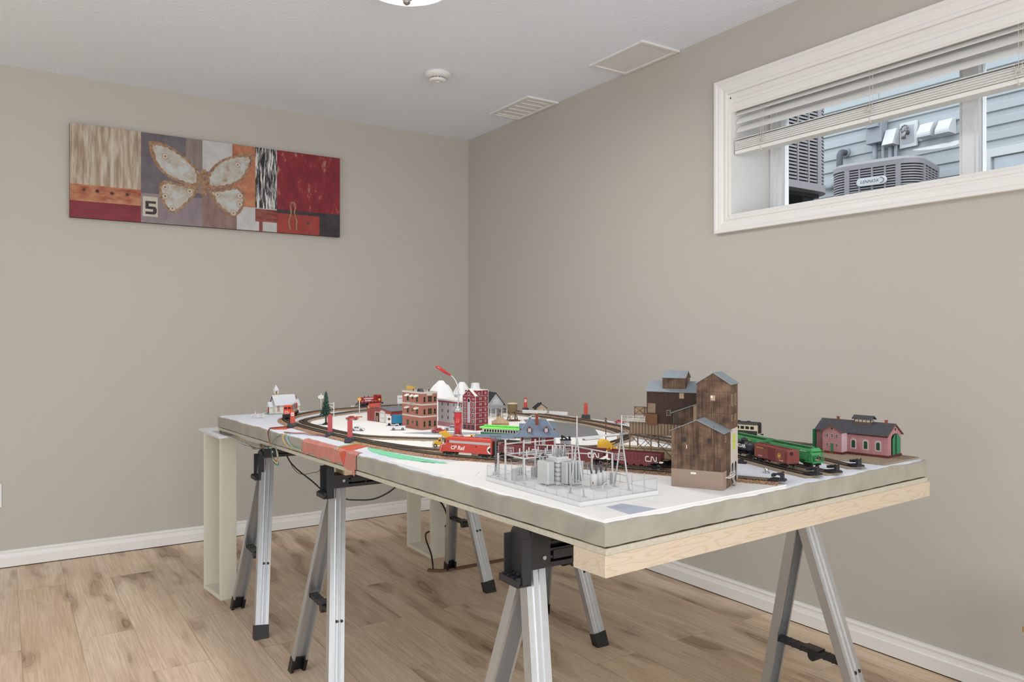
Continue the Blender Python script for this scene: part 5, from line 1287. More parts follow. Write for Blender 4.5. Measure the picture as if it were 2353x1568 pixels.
MB().cyl((-0.0302, 0.142, 0.0705), (-0.0310, 0.142, 0.0705), 0.0024, n=14).build('round_window', M_dkglass, en)
MB().box(-0.036, -0.030, 0.137, 0.147, 0, 0.004).build('step', M_tbr, en)
MB().box(-0.0302, 0.0, 0.1128, 0.1142, 0.006, 0.060).build('corner_quoin', M_quoin, en)
# end doors on both ends
op = MB(); op.ext([(x, -0.0002, z) for x, z in [(0.021, 0.004), (0.069, 0.004)] + [(0.045 + 0.024 * math.cos(R(20 * k)), 0.052 + 0.012 * math.sin(R(20 * k))) for k in range(10)]], (0, 0.0004, 0)); op.build('door_opening', M_dkglass, en)
for s, x in ((-1, 0.022), (1, 0.068)):
    d = MB(); pts_ = [(0, 0.007), (0.021, 0.007), (0.021, 0.062), (0.012, 0.060), (0, 0.050)]
    d.ext([(x - s * a * 0.92, -0.001 - (0.021 - a) * 0.08, z) for a, z in pts_], (0, -0.0012, 0)); d.build('end_door', M_gdoor, en)
MB().box(0.042, 0.048, -0.0008, 0, 0.072, 0.078).build('gable_vent', M_dkglass, en)
dl = MB(); dl.box(-0.016, 0.004, D_ + 0.002, D_ + 0.0035, 0.006, 0.062); dl.build('open_rear_door', M_gdoor, en)

# ---- three storey brick block
M_brick = mat('salmon_brick', (172, 112, 98), 0.8, var=0.07, scale=200, stretch=(1, 1, 2)); M_lime_ = mat('pale_stone_band', (206, 198, 188), 0.7, var=0.04)
M_olive = mat('olive_window_frame', (134, 124, 92), 0.6, var=0)
bk = place('brick_building', 'three storey salmon brick corner building with white awnings', 'model building', 0.428, 1.395, 3)
W_, D_, H_ = 0.068, 0.128, 0.132
MB().box(0, W_, 0, D_, 0, H_).build('wall', M_brick, bk)
MB().box(-0.004, W_ + 0.002, -0.005, D_ + 0.003, -0.0008, 0.0012).build('sidewalk', mat('sidewalk_gray', (178, 176, 172), 0.8, var=0.04), bk)
for z in (0.045, 0.088): MB().box(-0.0008, W_ + 0.0008, -0.0008, D_ + 0.0008, z, z + 0.0055).build('stone_band', M_lime_, bk)
pa = MB(); 
for x0, x1, y0, y1 in ((-0.001, W_ + 0.001, -0.001, 0.003), (-0.001, W_ + 0.001, D_ - 0.003, D_ + 0.001), (-0.001, 0.003, 0.003, D_ - 0.003), (W_ - 0.003, W_ + 0.001, 0.003, D_ - 0.003)): pa.box(x0, x1, y0, y1, H_ - 0.002, H_ + 0.0045)
pa.build('parapet', M_lime_, bk)
MB().box(0.003, W_ - 0.003, 0.003, D_ - 0.003, H_, H_ + 0.0006).build('roof_deck', mat('gray_roof_deck', (150, 152, 156), 0.8, var=0.05), bk)
MB().box(0.022, 0.046, -0.0016, -0.001, H_ - 0.009, H_ - 0.0005).build('name_board', M_lime_, bk)
for z in (0.022, 0.066, 0.110):
    for y in (0.028, 0.090): wnd(bk, 'x', y, z, 0.0125, 0.0185, M_olive, M_dkglass, 0.0, 2, 2, fr=0.0014)
    wnd(bk, 'x', 0.058, z + 0.003, 0.0085, 0.0095, M_olive, M_dkglass, 0.0, 2, 2, fr=0.0012)
    for x in (0.013, 0.058): wnd(bk, 'y', x, z - 0.001, 0.0075, 0.0185, M_olive, M_dkglass, 0.0, 1, 2, fr=0.0012)
    wnd(bk, 'y', 0.036, z, 0.0150 if z > 0.03 else 0.009, 0.0200, M_olive, M_dkglass, 0.0, 3 if z > 0.03 else 1, 2, fr=0.0013)
M_awn = mat('cream_awning', (224, 220, 208), 0.6, var=0.01)
for y, z in ((0.028, 0.1210), (0.090, 0.1210), (0.058, 0.1200), (0.028, 0.0770), (0.090, 0.0770)):
    w_ = 0.010 if y != 0.058 else 0.0075
    MB().ext([(0, y - w_, z + 0.005), (-0.011, y - w_, z - 0.001), (-0.011, y - w_, z - 0.0035), (0, y - w_, z - 0.001)], (0, 2 * w_, 0)).build('awning', M_awn, bk)
MB().box(-0.0030, 0, 0.038, 0.090, 0.0870, 0.0960).build('sign_board', mat('gray_sign_board', (190, 184, 176), 0.7, var=0.05), bk)
text('lettering', 'HOTEL', 0.0065, mat('faint_letter', (150, 142, 134), 0.7, var=0), bk, (-0.0032, 0.064, 0.0915), LEFT)
rs = thing('roof_sign', 'yellow billboard letters frame on the brick building roof', 'sign', tp(0.445, 1.505, 0.1335), TANG + R(3))
ys = mat('yellow_plastic', (222, 178, 82), 0.5, var=0.03)
fr_ = MB()
for y in (-0.022, 0.0, 0.022): fr_.box(-0.001, 0.001, y - 0.001, y + 0.001, 0, 0.008)
fr_.build('frame', ys, rs)
MB().box(-0.0012, 0.0012, -0.026, 0.026, 0.008, 0.020).build('board', ys, rs)
rh = MB(); rh.ext([(0.030, 0.052, H_), (0.030, 0.078, H_), (0.030, 0.070, H_ + 0.012), (0.030, 0.062, H_ + 0.013)], (0.016, 0, 0)); rh.build('roof_hatch', M_slate, bk)
for x, y in ((0.014, 0.075), (0.050, 0.026)): MB().cyl((x, y, H_), (x, y, H_ + 0.0125), 0.0016, n=8).build('roof_vent', M_dkglass, bk)
MB().box(W_ * 0.60, W_ * 0.60 + 0.014, -0.0012, 0, 0.003, 0.006).build('door_sill', M_lime_, bk)

# ---- grey hotel block and burgundy tower
M_hotel = mat('pale_gray_render', (186, 184, 184), 0.7, var=0.03); M_pinkb = mat('dusty_pink_base', (176, 128, 136), 0.7, var=0.04); M_burg = mat('burgundy_wall', (136, 54, 62), 0.65, var=0.04)
ht = place('hotel_building', 'pale grey four storey block with red cornice stripe left of the burgundy tower', 'model building', 0.570, 1.342, 3)
D_, W_, H_ = 0.158, 0.080, 0.098
MB().box(0, W_, 0, D_, 0.016, H_).build('wall', M_hotel, ht)
MB().box(-0.0012, W_ + 0.001, -0.001, D_ + 0.001, 0, 0.016).build('base_band', M_pinkb, ht)
MB().box(-0.0014, W_ + 0.0014, -0.0014, D_ + 0.0014, H_ - 0.008, H_ - 0.004).build('cornice_stripe', mat('red_cornice', (166, 70, 78), 0.6, var=0), ht)
MB().box(-0.0022, W_ + 0.002, -0.002, D_ + 0.002, H_ - 0.0025, H_ + 0.0035).build('parapet', M_mwhite, ht)
for z in (0.034, 0.058, 0.083):
    for k, y in enumerate((0.020, 0.055, 0.092, 0.130)):
        wnd(ht, 'x', y, z, 0.0085, 0.0105, M_mwhite if k == 1 else M_hotel, M_dkglass, 0.0, 2, 2, fr=0.0009)
wnd(ht, 'x', 0.007, 0.083, 0.006, 0.0105, M_mwhite, M_dkglass, 0.0, 1, 2)

bt_ = place('tower_building', 'burgundy seven storey tower with white trim lines and front gable', 'model building', 0.575, 1.268, 10)
D_, W_, H_ = 0.066, 0.064, 0.136
MB().box(0.012, W_, 0, D_, 0, H_ + 0.006).build('wall', M_burg, bt_)
MB().ext([(0, 0, 0), (0, D_, 0), (0, D_, 0.122), (0, D_ / 2, 0.146), (0, 0, 0.122)], (0.012, 0, 0)).build('front_bay', M_burg, bt_)
tr2 = MB()
for s in (0, 1): tr2.ext([(-0.0012, D_ / 2, 0.1465), (-0.0012, s * D_, 0.1215), (-0.0012, s * D_, 0.1233), (-0.0012, D_ / 2, 0.1483)], (0.0135, 0, 0))
for y in (0, D_): tr2.box(-0.0007, 0.0007, y - 0.0007, y + 0.0007, 0, 0.122)
tr2.box(W_ - 0.0007, W_ + 0.0007, -0.0007, 0.0007, 0, H_ + 0.006)
for z in (0.020, 0.041, 0.061, 0.081, 0.1015, 0.122): tr2.box(0.0, W_, -0.0006, 0.0002, z, z + 0.0008); tr2.box(-0.0006, 0.0002, 0, D_, z, z + 0.0006)
tr2.box(0.032, 0.033, -0.0006, 0.0002, 0.122, H_ + 0.006); tr2.box(0.011, W_ + 0.001, -0.001, D_ + 0.001, H_ + 0.006, H_ + 0.0075)
tr2.build('trim_line', M_mwhite, bt_)
for k in range(6):
    z = 0.0115 + k * 0.0203
    wnd(bt_, 'y', 0.0255, z, 0.0085, 0.0042, M_mwhite, M_dkglass, 0, 2, 1, fr=0.0012); wnd(bt_, 'y', 0.0505, z, 0.0040, 0.0075, M_mwhite, M_burg, 0, 1, 2, fr=0.0010)
wnd(bt_, 'y', 0.018, 0.1310, 0.0070, 0.0060, M_mwhite, M_dkglass, 0, 2, 1); wnd(bt_, 'y', 0.0505, 0.1330, 0.0040, 0.0060, M_mwhite, M_burg, 0, 1, 2)
for k in range(4):
    z = 0.0330 + k * 0.0200
    for y in (0.012, 0.054): wnd(bt_, 'x', y, z, 0.0085, 0.0120, M_mwhite, M_dkglass, 0, 2, 2, fr=0.0010)
MB().box(-0.0010, 0, 0.0255, 0.0405, 0.026, 0.100).build('glass_stair_band', mat('pale_glazing', (182, 178, 184), 0.4, var=0.15, scale=160, stretch=(0.4, 0.4, 6)), bt_)
ar = MB(); ar.ext([(-0.0006, 0.033 + 0.0085 * math.cos(R(20 * k)), 0.100 + 0.016 * math.sin(R(20 * k))) for k in range(10)], (-0.0006, 0, 0)); ar.build('arch_panel', M_mwhite, bt_)
ar = MB(); ar.ext([(-0.0012, 0.033 + 0.0066 * math.cos(R(20 * k)), 0.101 + 0.0130 * math.sin(R(20 * k))) for k in range(10)], (-0.0004, 0, 0)); ar.build('arch_window', M_dkglass, bt_)
for y in (0.011, 0.055): wnd(bt_, 'x', y, 0.1120, 0.0070, 0.0035, M_mwhite, M_burg, 0, 1, 1)
wnd(bt_, 'x', 0.033, 0.1300, 0.0090, 0.0080, M_mwhite, M_dkglass, 0, 2, 1)
for y in (0.012, 0.033, 0.054): wnd(bt_, 'x', y, 0.0110, 0.0150, 0.0165, M_pinkb, M_dkglass, 0, 3, 2, fr=0.0010, name='shop_front')

# ---- white plaster mountains behind the hotel
mt = MB(); rr = random.Random(9)
for px, py, pz, rb, rt in ((-0.068, 0.02, 0.146, 0.105, 0.010), (-0.036, 0.03, 0.126, 0.080, 0.010), (0.040, 0.02, 0.136, 0.078, 0.010), (0.112, 0.02, 0.130, 0.062, 0.018), (0.0, 0.05, 0.085, 0.11, 0.07), (0.075, 0.04, 0.092, 0.08, 0.05)):
    jit = [1 + rr.uniform(-0.14, 0.14) for _ in range(8)]
    mt.loft([[(px + r * jit[k] * math.cos(R(45 * k + 20)), py + r * jit[k] * math.sin(R(45 * k + 20)), z) for k in range(8)] for r, z in ((rb, 0.0), (rb * 0.62, pz * 0.50), (rb * 0.30 + rt * 0.15, pz * 0.84), (rt, pz))], True)
mo = mt.build('plaster_mountain', mat('white_plaster', (222, 222, 222), 0.7, var=0.01)); mo.location = tp(0.858, 1.830, 0.001); mo.rotation_euler = (0, 0, TANG); tag(mo, 'white plaster mountain peaks behind the grey hotel and burgundy tower', 'model mountain')

# ---- dark roofed house with porch
M_pgr = mat('pale_gray_siding', (184, 186, 188), 0.7, var=0.03); M_shg = mat('black_shingle', (44, 46, 52), 0.8, var=0.15)
hs = place('porch_house', 'pale grey gabled house with black roof and white front porch', 'model building', 0.868, 1.602, -14)
gable(MB(), 0, 0.070, 0.012, 0.085, 0.0, 0.056, 0.100, 'y').build('wall', M_pgr, hs)
gable_roof(MB(), 0, 0.070, 0.012, 0.085, 0.056, 0.100, 'y', 0.004, 0.0030, 0.006).build('roof', M_shg, hs)
MB().loft([[(-0.004, -0.026, 0.0400), (0.076, -0.026, 0.0400), (0.076, 0.013, 0.0400), (-0.004, 0.013, 0.0400)], [(0.008, 0.004, 0.0500), (0.064, 0.004, 0.0500), (0.064, 0.013, 0.0500), (0.008, 0.013, 0.0500)]], True).build('porch_roof', mat('porch_roof_gray', (128, 128, 132), 0.8, var=0.05), hs)
MB().box(-0.002, 0.074, -0.024, 0.012, 0, 0.006).build('porch_floor', M_mwhite, hs)
for x in (0.0, 0.022, 0.046, 0.071): MB().box(x - 0.0016, x + 0.0016, -0.0235, -0.0203, 0.006, 0.040).build('porch_post', M_mwhite, hs)
pr_ = MB()
for x0, x1 in ((0.0, 0.022), (0.046, 0.071)):
    for z in (0.008, 0.011, 0.014, 0.017): pr_.box(x0, x1, -0.0225, -0.0213, z, z + 0.0016)
pr_.build('porch_railing', M_mwhite, hs)
MB().ext([(0.025, -0.024, 0.006), (0.025, -0.040, 0.0), (0.025, -0.024, 0.0)], (0.018, 0, 0)).build('porch_steps', mat('step_gray', (160, 160, 162), 0.8, var=0), hs)
wnd(hs, 'y', 0.035, 0.0640, 0.0150, 0.0115, M_mwhite, M_pgr, 0.012, 2, 2, fr=0.0022)
for x in (0.012, 0.058): wnd(hs, 'y', x, 0.026, 0.0105, 0.0150, M_mwhite, M_dkglass, 0.012, 2, 2, fr=0.0014)
MB().box(0.030, 0.040, 0.0112, 0.012, 0.006, 0.032).build('door', M_pgr, hs)

# ---- church
ch_ = place('church', 'small white church with red windows and a bell spire at the table corner', 'model building', 0.218, 2.290, 4)
W_, D_ = 0.096, 0.054
MB().box(-0.034, W_ + 0.012, -0.012, D_ + 0.010, -0.0005, 0.0018).build('green_base', mat('church_green_base', (150, 164, 156), 0.9, var=0.1), ch_)
gable(MB(), 0, W_, 0, D_, 0.0018, 0.042, 0.0785, 'x').build('wall', mat('church_cream', (216, 214, 200), 0.6, var=0.01), ch_)
M_chr = mat('church_roof_white', (200, 203, 210), 0.7, var=0.03); M_chred = mat('church_red', (150, 70, 58), 0.6, var=0.1, scale=200)
gable_roof(MB(), 0, W_, 0, D_, 0.042, 0.0785, 'x', 0.004, 0.0022, 0.005).build('roof', M_chr, ch_)
MB().ext([(-0.0045, 0.0, 0.041), (-0.0045, D_ / 2, 0.078), (-0.0045, D_, 0.041), (-0.0045, D_, 0.038), (-0.0045, D_ / 2, 0.072), (-0.0045, 0, 0.038)], (0.0012, 0, 0)).build('gable_trim', mat('gable_dark_brown', (72, 56, 50), 0.7, var=0), ch_)
gable(MB(), -0.020, 0.0, 0.014, 0.040, 0.0018, 0.034, 0.050, 'x').build('entry_porch', MATS['church_cream'], ch_)
gable_roof(MB(), -0.020, 0.0, 0.014, 0.040, 0.034, 0.050, 'x', 0.003, 0.0018, 0.004).build('entry_roof', M_chr, ch_)
MB().box(-0.0206, -0.020, 0.021, 0.033, 0.002, 0.030).build('door', M_chred, ch_)
for x in (0.014, 0.042, 0.070): wnd(ch_, 'y', x, 0.0240, 0.0075, 0.0260, M_chred, mat('stained_pane', (196, 168, 158), 0.4, var=0.4, scale=300), 0, 1, 5, fr=0.0010)
MB().box(0.006, 0.022, 0.019, 0.035, 0.070, 0.0840).build('steeple_base', MATS['church_cream'], ch_)
MB().box(0.0045, 0.0235, 0.0175, 0.0365, 0.084, 0.0855).build('steeple_band', M_chred, ch_)
bf = MB()
for x in (0.0065, 0.0195):
    for y in (0.0195, 0.0325): bf.box(x - 0.001, x + 0.003, y - 0.001, y + 0.003, 0.0855, 0.102)
bf.box(0.005, 0.023, 0.018, 0.036, 0.100, 0.103); bf.build('belfry', MATS['church_cream'], ch_)
MB().lathe([(0.0035, 0.089), (0.003, 0.093), (0.001, 0.096)], (0.014, 0.027, 0), 10).build('bell', M_dkglass, ch_)
MB().loft([[(0.004, 0.017, 0.103), (0.024, 0.017, 0.103), (0.024, 0.037, 0.103), (0.004, 0.037, 0.103)], [(0.0138, 0.0268, 0.126), (0.0142, 0.0268, 0.126), (0.0142, 0.0272, 0.126), (0.0138, 0.0272, 0.126)]], True).build('spire', M_chr, ch_)
gable(MB(), W_, W_ + 0.022, 0.010, D_ - 0.010, 0.0018, 0.034, 0.056, 'x').build('rear_annex', MATS['church_cream'], ch_)
gable_roof(MB(), W_, W_ + 0.022, 0.010, D_ - 0.010, 0.034, 0.056, 'x', 0.002, 0.002, 0.004).build('annex_roof', M_chr, ch_)
c = MB(); c.box(W_ + 0.004, W_ + 0.011, 0.022, 0.029, 0.045, 0.0705); c.build('chimney', M_chim, ch_)
MB().tube([(-0.028, 0.020, 0.012), (-0.028, 0.036, 0.012), (-0.021, 0.036, 0.016)], 0.0006, 4).build('hand_rail', M_chred, ch_)

# ---- small tan shed and wooden water tower
sh = place('small_shed', 'tiny tan cottage with dark roof near the far flag stick', 'model building', 1.150, 1.640, -22)
gable(MB(), 0, 0.044, 0, 0.046, 0, 0.0235, 0.0400, 'y').build('wall', mat('shed_tan', (184, 168, 138), 0.7, var=0.04), sh)
gable_roof(MB(), 0, 0.044, 0, 0.046, 0.0235, 0.0400, 'y', 0.003, 0.0022, 0.006).build('roof', M_shg, sh)
for x in (0.011, 0.033): wnd(sh, 'y', x, 0.013, 0.0045, 0.0050, M_mwhite, M_dkglass, 0, 1, 1, fr=0.0010)
MB().box(0.019, 0.026, 0.010, 0.016, 0.036, 0.046).build('chimney', M_shg, sh)
wt = place('water_tower', 'round wooden water tower on braced legs right of the porch house', 'model water tower', 0.880, 1.455, -20)
M_wtw = mat('weathered_tank_wood', (146, 126, 96), 0.8, var=0.25, scale=120, stretch=(4, 4, 0.3))
MB().lathe([(0.0185, 0.036), (0.0195, 0.066), (0.0195, 0.0675)], n=28).build('tank', M_wtw, wt)
MB().lathe([(0.0220, 0.0675), (0.0215, 0.0690), (0.010, 0.0715), (0.001, 0.0725)], n=28).build('tank_roof', M_tanh, wt)
hb = MB()
for z in (0.040, 0.047, 0.054, 0.061): hb.lathe([(0.0192 + (z - 0.036) * 0.033 + 0.0003, z), (0.0192 + (z - 0.036) * 0.033 + 0.0003, z + 0.0009)], n=28, cap=False)
hb.build('tank_hoop', M_tbr, wt)
for k in range(4):
    a = R(45 + 90 * k); MB().tube([(0.024 * math.cos(a), 0.024 * math.sin(a), 0.003), (0.015 * math.cos(a), 0.015 * math.sin(a), 0.036)], 0.0017, 5).build('leg', M_wtw, wt)
cb_ = MB()
for k in range(4):
    a, a2 = R(45 + 90 * k), R(135 + 90 * k); cb_.tube([(0.024 * math.cos(a), 0.024 * math.sin(a), 0.004), (0.015 * math.cos(a2), 0.015 * math.sin(a2), 0.034)], 0.0010, 4); cb_.tube([(0.024 * math.cos(a2), 0.024 * math.sin(a2), 0.004), (0.015 * math.cos(a), 0.015 * math.sin(a), 0.034)], 0.0010, 4)
cb_.build('cross_brace', M_wtw, wt)
MB().box(-0.025, 0.025, -0.025, 0.025, 0.0, 0.003).build('base', M_tbr, wt)
MB().tube([(0.018, -0.004, 0.040), (0.030, -0.008, 0.042), (0.034, -0.010, 0.030)], 0.0020, 6).build('spout', M_wtw, wt)

# ---- tan mission front, in front of the tower
tf = place('mission_building', 'small tan building with a curved parapet front beside the burgundy tower', 'model building', 0.690, 1.330, -34)
M_mis = mat('mission_tan', (196, 172, 138), 0.75, var=0.05)
pf = [(0, 0), (0.064, 0), (0.064, 0.022), (0.056, 0.022), (0.054, 0.027), (0.047, 0.028)] + [(0.032 + 0.014 * math.cos(R(k * 22.5)), 0.030 + 0.011 * math.sin(R(k * 22.5))) for k in range(9)] + [(0.017, 0.028), (0.010, 0.027), (0.008, 0.022), (0, 0.022)]
MB().ext([(x, 0, z) for x, z in pf], (0, 0.003, 0)).build('parapet_front', M_mis, tf)
MB().box(0.002, 0.062, 0.003, 0.050, 0, 0.018).build('hall', mat('mission_hall', (176, 158, 124), 0.8, var=0.08), tf)
MB().ext([(x, -0.0008, z) for x, z in [(0.020, 0.014), (0.044, 0.014)] + [(0.032 + 0.010 * math.cos(R(k * 30)), 0.028 + 0.008 * math.sin(R(k * 30))) for k in range(7)]], (0, 0.0008, 0)).build('arch_panel', mat('mission_panel', (206, 180, 146), 0.75, var=0.03), tf)
MB().box(-0.001, 0.065, -0.001, 0.004, 0.0095, 0.0110).build('belt_course', M_tbr, tf)

# ---- red garage with roll doors
M_redb = mat('garage_red_brick', (156, 82, 76), 0.75, var=0.07, scale=160); M_reds = mat('garage_red_siding', (172, 74, 62), 0.7, var=0.05, scale=200, stretch=(5, 5, 0.2))
ga = place('garage_building', 'red brick fire garage with white roll doors left of the brick building', 'model building', 0.440, 1.645, 5.5)
D_, W_ = 0.150, 0.090
MB().ext([(0, 0, 0), (0, D_, 0), (0, D_, 0.050), (0, D_ * 0.55, 0.056), (0, 0, 0.046)], (W_, 0, 0)).build('wall', M_redb, ga)
MB().box(0.002, W_, -0.0012, 0, 0, 0.042).build('side_siding', M_reds, ga)
MB().ext([(-0.003, -0.004, 0.0465), (-0.003, D_ * 0.55, 0.0570), (-0.003, D_ * 0.98, 0.0515), (-0.003, D_ * 0.98, 0.0535), (-0.003, D_ * 0.55, 0.0595), (-0.003, -0.004, 0.0485)], (W_ + 0.006, 0, 0)).build('roof', mat('gray_shingle_roof', (106, 110, 116), 0.8, var=0.12, scale=60), ga)
for y in (0.022, 0.062):
    d = MB().box(-0.0012, 0, y - 0.0165, y + 0.0165, 0.001, 0.036).build('roll_door', M_mwhite, ga)
    pn_ = MB()
    for k in range(3): pn_.box(-0.0015, -0.0012, y - 0.009 + k * 0.0075, y - 0.006 + k * 0.0075, 0.0165, 0.0185)
    pn_.build('door_pane', M_dkglass, d)
tr3 = MB()
for y in (0.0420, 0.0820, 0.113): tr3.box(-0.0014, 0.0004, y - 0.0010, y + 0.0010, 0, 0.038)
tr3.box(-0.0014, 0.0004, 0.0820, 0.113, 0.0370, 0.0390); tr3.build('door_frame', M_mwhite, ga)
MB().box(-0.0006, 0, 0.0840, 0.111, 0.001, 0.036).build('open_doorway', mat('dark_red_interior', (78, 34, 32), 0.8, var=0.1), ga)
MB().box(-0.0016, -0.0004, 0.094, 0.103, 0.001, 0.023).build('inner_board', M_tan, ga)
MB().ext([(-0.0022, y, z) for y, z in ((0.042, 0.037), (0.078, 0.037), (0.078, 0.043), (0.072, 0.0455), (0.065, 0.048), (0.055, 0.048), (0.048, 0.0455), (0.042, 0.043))], (0.0020, 0, 0)).build('arched_sign', M_lime_, ga)
# stepped gable end on the far left
MB().ext([(-0.002, D_ - 0.002, 0), (-0.002, D_ + 0.020, 0), (-0.002, D_ + 0.020, 0.050), (-0.002, D_ + 0.016, 0.056), (-0.002, D_ + 0.009, 0.066), (-0.002, D_ + 0.002, 0.056), (-0.002, D_ - 0.002, 0.050)], (0.050, 0, 0)).build('gable_wing', M_redb, ga)
MB().ext([(-0.0030, D_ + 0.000, 0.050), (-0.0030, D_ + 0.018, 0.050), (-0.0030, D_ + 0.009, 0.062)], (0.0010, 0, 0)).build('pediment_panel', M_mis, ga)
gable_roof(MB(), -0.002, 0.048, D_ - 0.002, D_ + 0.020, 0.051, 0.066, 'x', 0.001, 0.0020, 0.002).build('wing_roof', M_reds, ga)
for k in range(4): MB().cyl((0.030 + 0.012 * k, 0.110, 0.0530), (0.030 + 0.012 * k, 0.110, 0.0610), 0.0022, n=8).build('roof_vent', M_dkglass, ga)

# ---- railway station with blue-grey hipped roof and long canopy
M_sblue = mat('station_blue_roof', (112, 126, 142), 0.75, var=0.14, scale=110, stretch=(1, 1, 3)); M_sred = mat('station_red', (142, 58, 52), 0.7, var=0.08, scale=120)
sn = place('station', 'red railway station with blue-grey hipped roof and two dormers', 'model building', 0.386, 0.762, -37)
L_, W_ = 0.106, 0.058
MB().box(-0.010, L_ + 0.012, -0.012, W_ + 0.008, 0, 0.003).build('platform', mat('platform_gray', (176, 174, 170), 0.8, var=0.05), sn)
MB().box(0.004, L_ - 0.006, 0.0, W_, 0.003, 0.047).build('wall', M_sred, sn)
e = 0.013
MB().loft([[(-e, -e, 0.0440), (L_ + e, -e, 0.0440), (L_ + e, W_ + e, 0.0440), (-e, W_ + e, 0.0440)], [(-e, -e, 0.0455), (L_ + e, -e, 0.0455), (L_ + e, W_ + e, 0.0455), (-e, W_ + e, 0.0455)], [(0.006, 0.006, 0.0620), (L_ - 0.006, 0.006, 0.0620), (L_ - 0.006, W_ - 0.006, 0.0620), (0.006, W_ - 0.006, 0.0620)], [(0.028, W_ / 2 - 0.002, 0.0930), (L_ - 0.028, W_ / 2 - 0.002, 0.0930), (L_ - 0.028, W_ / 2 + 0.002, 0.0930), (0.028, W_ / 2 + 0.002, 0.0930)]], True).build('roof', M_sblue, sn)
hp_ = MB()
for sx_ in (0, 1): hp_.tube([((-e, L_ + e)[sx_], -e, 0.0462), ((0.006, L_ - 0.006)[sx_], 0.006, 0.0628), ((0.028, L_ - 0.028)[sx_], W_ / 2 - 0.002, 0.0936)], 0.0008, 5)
hp_.build('hip_cap', mat('hip_gray', (176, 182, 190), 0.7, var=0), sn)
for x in (0.030, 0.078):
    d = MB(); gable(d, x - 0.0062, x + 0.0062, 0.000, 0.022, 0.0560, 0.0680, 0.0755, 'y'); dd = d.build('dormer', M_sred, sn)
    gable_roof(MB(), x - 0.0062, x + 0.0062, 0.001, 0.024, 0.0680, 0.0755, 'y', 0.0015, 0.0012, 0.002).build('dormer_roof', M_sblue, dd)
    wnd(dd, 'y', x, 0.0635, 0.0062, 0.0078, M_mwhite, M_pgr, 0.000, 3, 3, fr=0.0011)
for s, x in ((-1, 0.002), (1, L_ - 0.002)):
    d = MB(); gable(d, min(x, x - s * 0.020), max(x, x - s * 0.020), W_ / 2 - 0.009, W_ / 2 + 0.009, 0.058, 0.0690, 0.0790, 'x'); dd = d.build('side_dormer', M_sred, sn)
    gable_roof(MB(), min(x, x - s * 0.024), max(x, x - s * 0.024), W_ / 2 - 0.009, W_ / 2 + 0.009, 0.0690, 0.0790, 'x', 0.002, 0.0012, 0.003).build('dormer_roof', M_sblue, dd)
c = MB(); c.box(0.0475, 0.0560, 0.016, 0.0235, 0.070, 0.1060); c.box(0.0468, 0.0567, 0.0153, 0.0242, 0.1055, 0.1075); c.build('chimney', mat('station_chimney', (136, 72, 54), 0.8, var=0.12, scale=160), sn)
for x, w_ in ((0.024, 0.022), (0.070, 0.011)):
    d = MB().box(x - w_ / 2, x + w_ / 2, -0.0008, 0, 0.004, 0.0430).build('door', M_pgray, sn)
    p_ = MB()
    for k in range(5 if w_ > 0.015 else 3): p_.box(x - w_ * 0.40 + k * w_ * 0.8 / (5 if w_ > 0.015 else 3), x - w_ * 0.40 + k * w_ * 0.8 / (5 if w_ > 0.015 else 3) + 0.0024, -0.0012, -0.0008, 0.0375, 0.0400)
    p_.build('transom_pane', M_dkglass, d)
for x in (0.004, 0.058, 0.102): MB().box(x - 0.0018, x + 0.0018, -0.0105, -0.0070, 0.003, 0.0440).build('porch_post', M_pgr, sn)
# long platform canopy to the left
MB().loft([[(-0.130, 0.000, 0.0385), (-0.010, 0.000, 0.0385), (-0.010, 0.036, 0.0385), (-0.130, 0.036, 0.0385)], [(-0.128, 0.016, 0.0500), (-0.004, 0.016, 0.0500), (-0.004, 0.020, 0.0500), (-0.128, 0.020, 0.0500)]], True).build('platform_canopy', M_sblue, sn)
for x in (-0.105, -0.062, -0.030): MB().box(x - 0.0010, x + 0.0010, 0.019, 0.021, 0.0, 0.0400).build('canopy_post', M_tbr, sn)
MB().box(-0.104, -0.011, 0.010, 0.030, 0, 0.002).build('canopy_platform', MATS['platform_gray'], sn)
# ================================================================ SMALL THINGS ON THE LAYOUT
M_stick = mat('salmon_red_paint', (184, 86, 86), 0.6, var=0.04); M_sticko = mat('orange_red_paint', (194, 84, 64), 0.6, var=0.04); M_lump = mat('dark_gray_tape', (62, 64, 70), 0.6, var=0.25, scale=150, bump=0.5)
def flag(label, X, Y, rot, mt, hgt, bw, label_patch=False, boxy=False):
    t = place('flag_stick', label, 'marker stick', X, Y, rot, group='painted marker sticks on dark bases')
    b = MB(); w, d = bw / 2, 0.010
    if boxy: b.bbox(-w, w, -d, d, 0, 0.018, 0.002)
    else:
        rg = []
        for z, s in ((0, 1.05), (0.004, 1.08), (0.010, 1.0), (0.015, 0.86), (0.0165, 0.5)):
            rg.append([(w * s * (1 + 0.10 * math.sin(k * 2.3)) * math.cos(2 * math.pi * k / 14), d * s * (1 + 0.12 * math.cos(k * 1.9)) * math.sin(2 * math.pi * k / 14), z) for k in range(14)])
        b.loft(rg, True, sm=True)
    b.build('base', M_lump, t)
    sw = 0.0078; pts = [(-sw, 0.008)] + [(sw, 0.008)] + [(sw * math.cos(R(a)), hgt - sw + sw * math.sin(R(a))) for a in range(0, 181, 20)]
    s = MB().ext([(x, -0.0011, z) for x, z in pts], (0, 0.0022, 0)).build('stick', mt, t)
    if label_patch:
        MB().box(-0.005, 0.005, -0.0014, -0.0011, hgt * 0.66, hgt * 0.66 + 0.012).build('white_label', M_mwhite, s)
        l = MB().box(-0.0028, 0.0028, -0.0016, -0.0014, hgt * 0.66 + 0.0035, hgt * 0.66 + 0.0085).build('label_mark', mat('label_gray', (150, 152, 158), 0.7, var=0.3, scale=900), s)
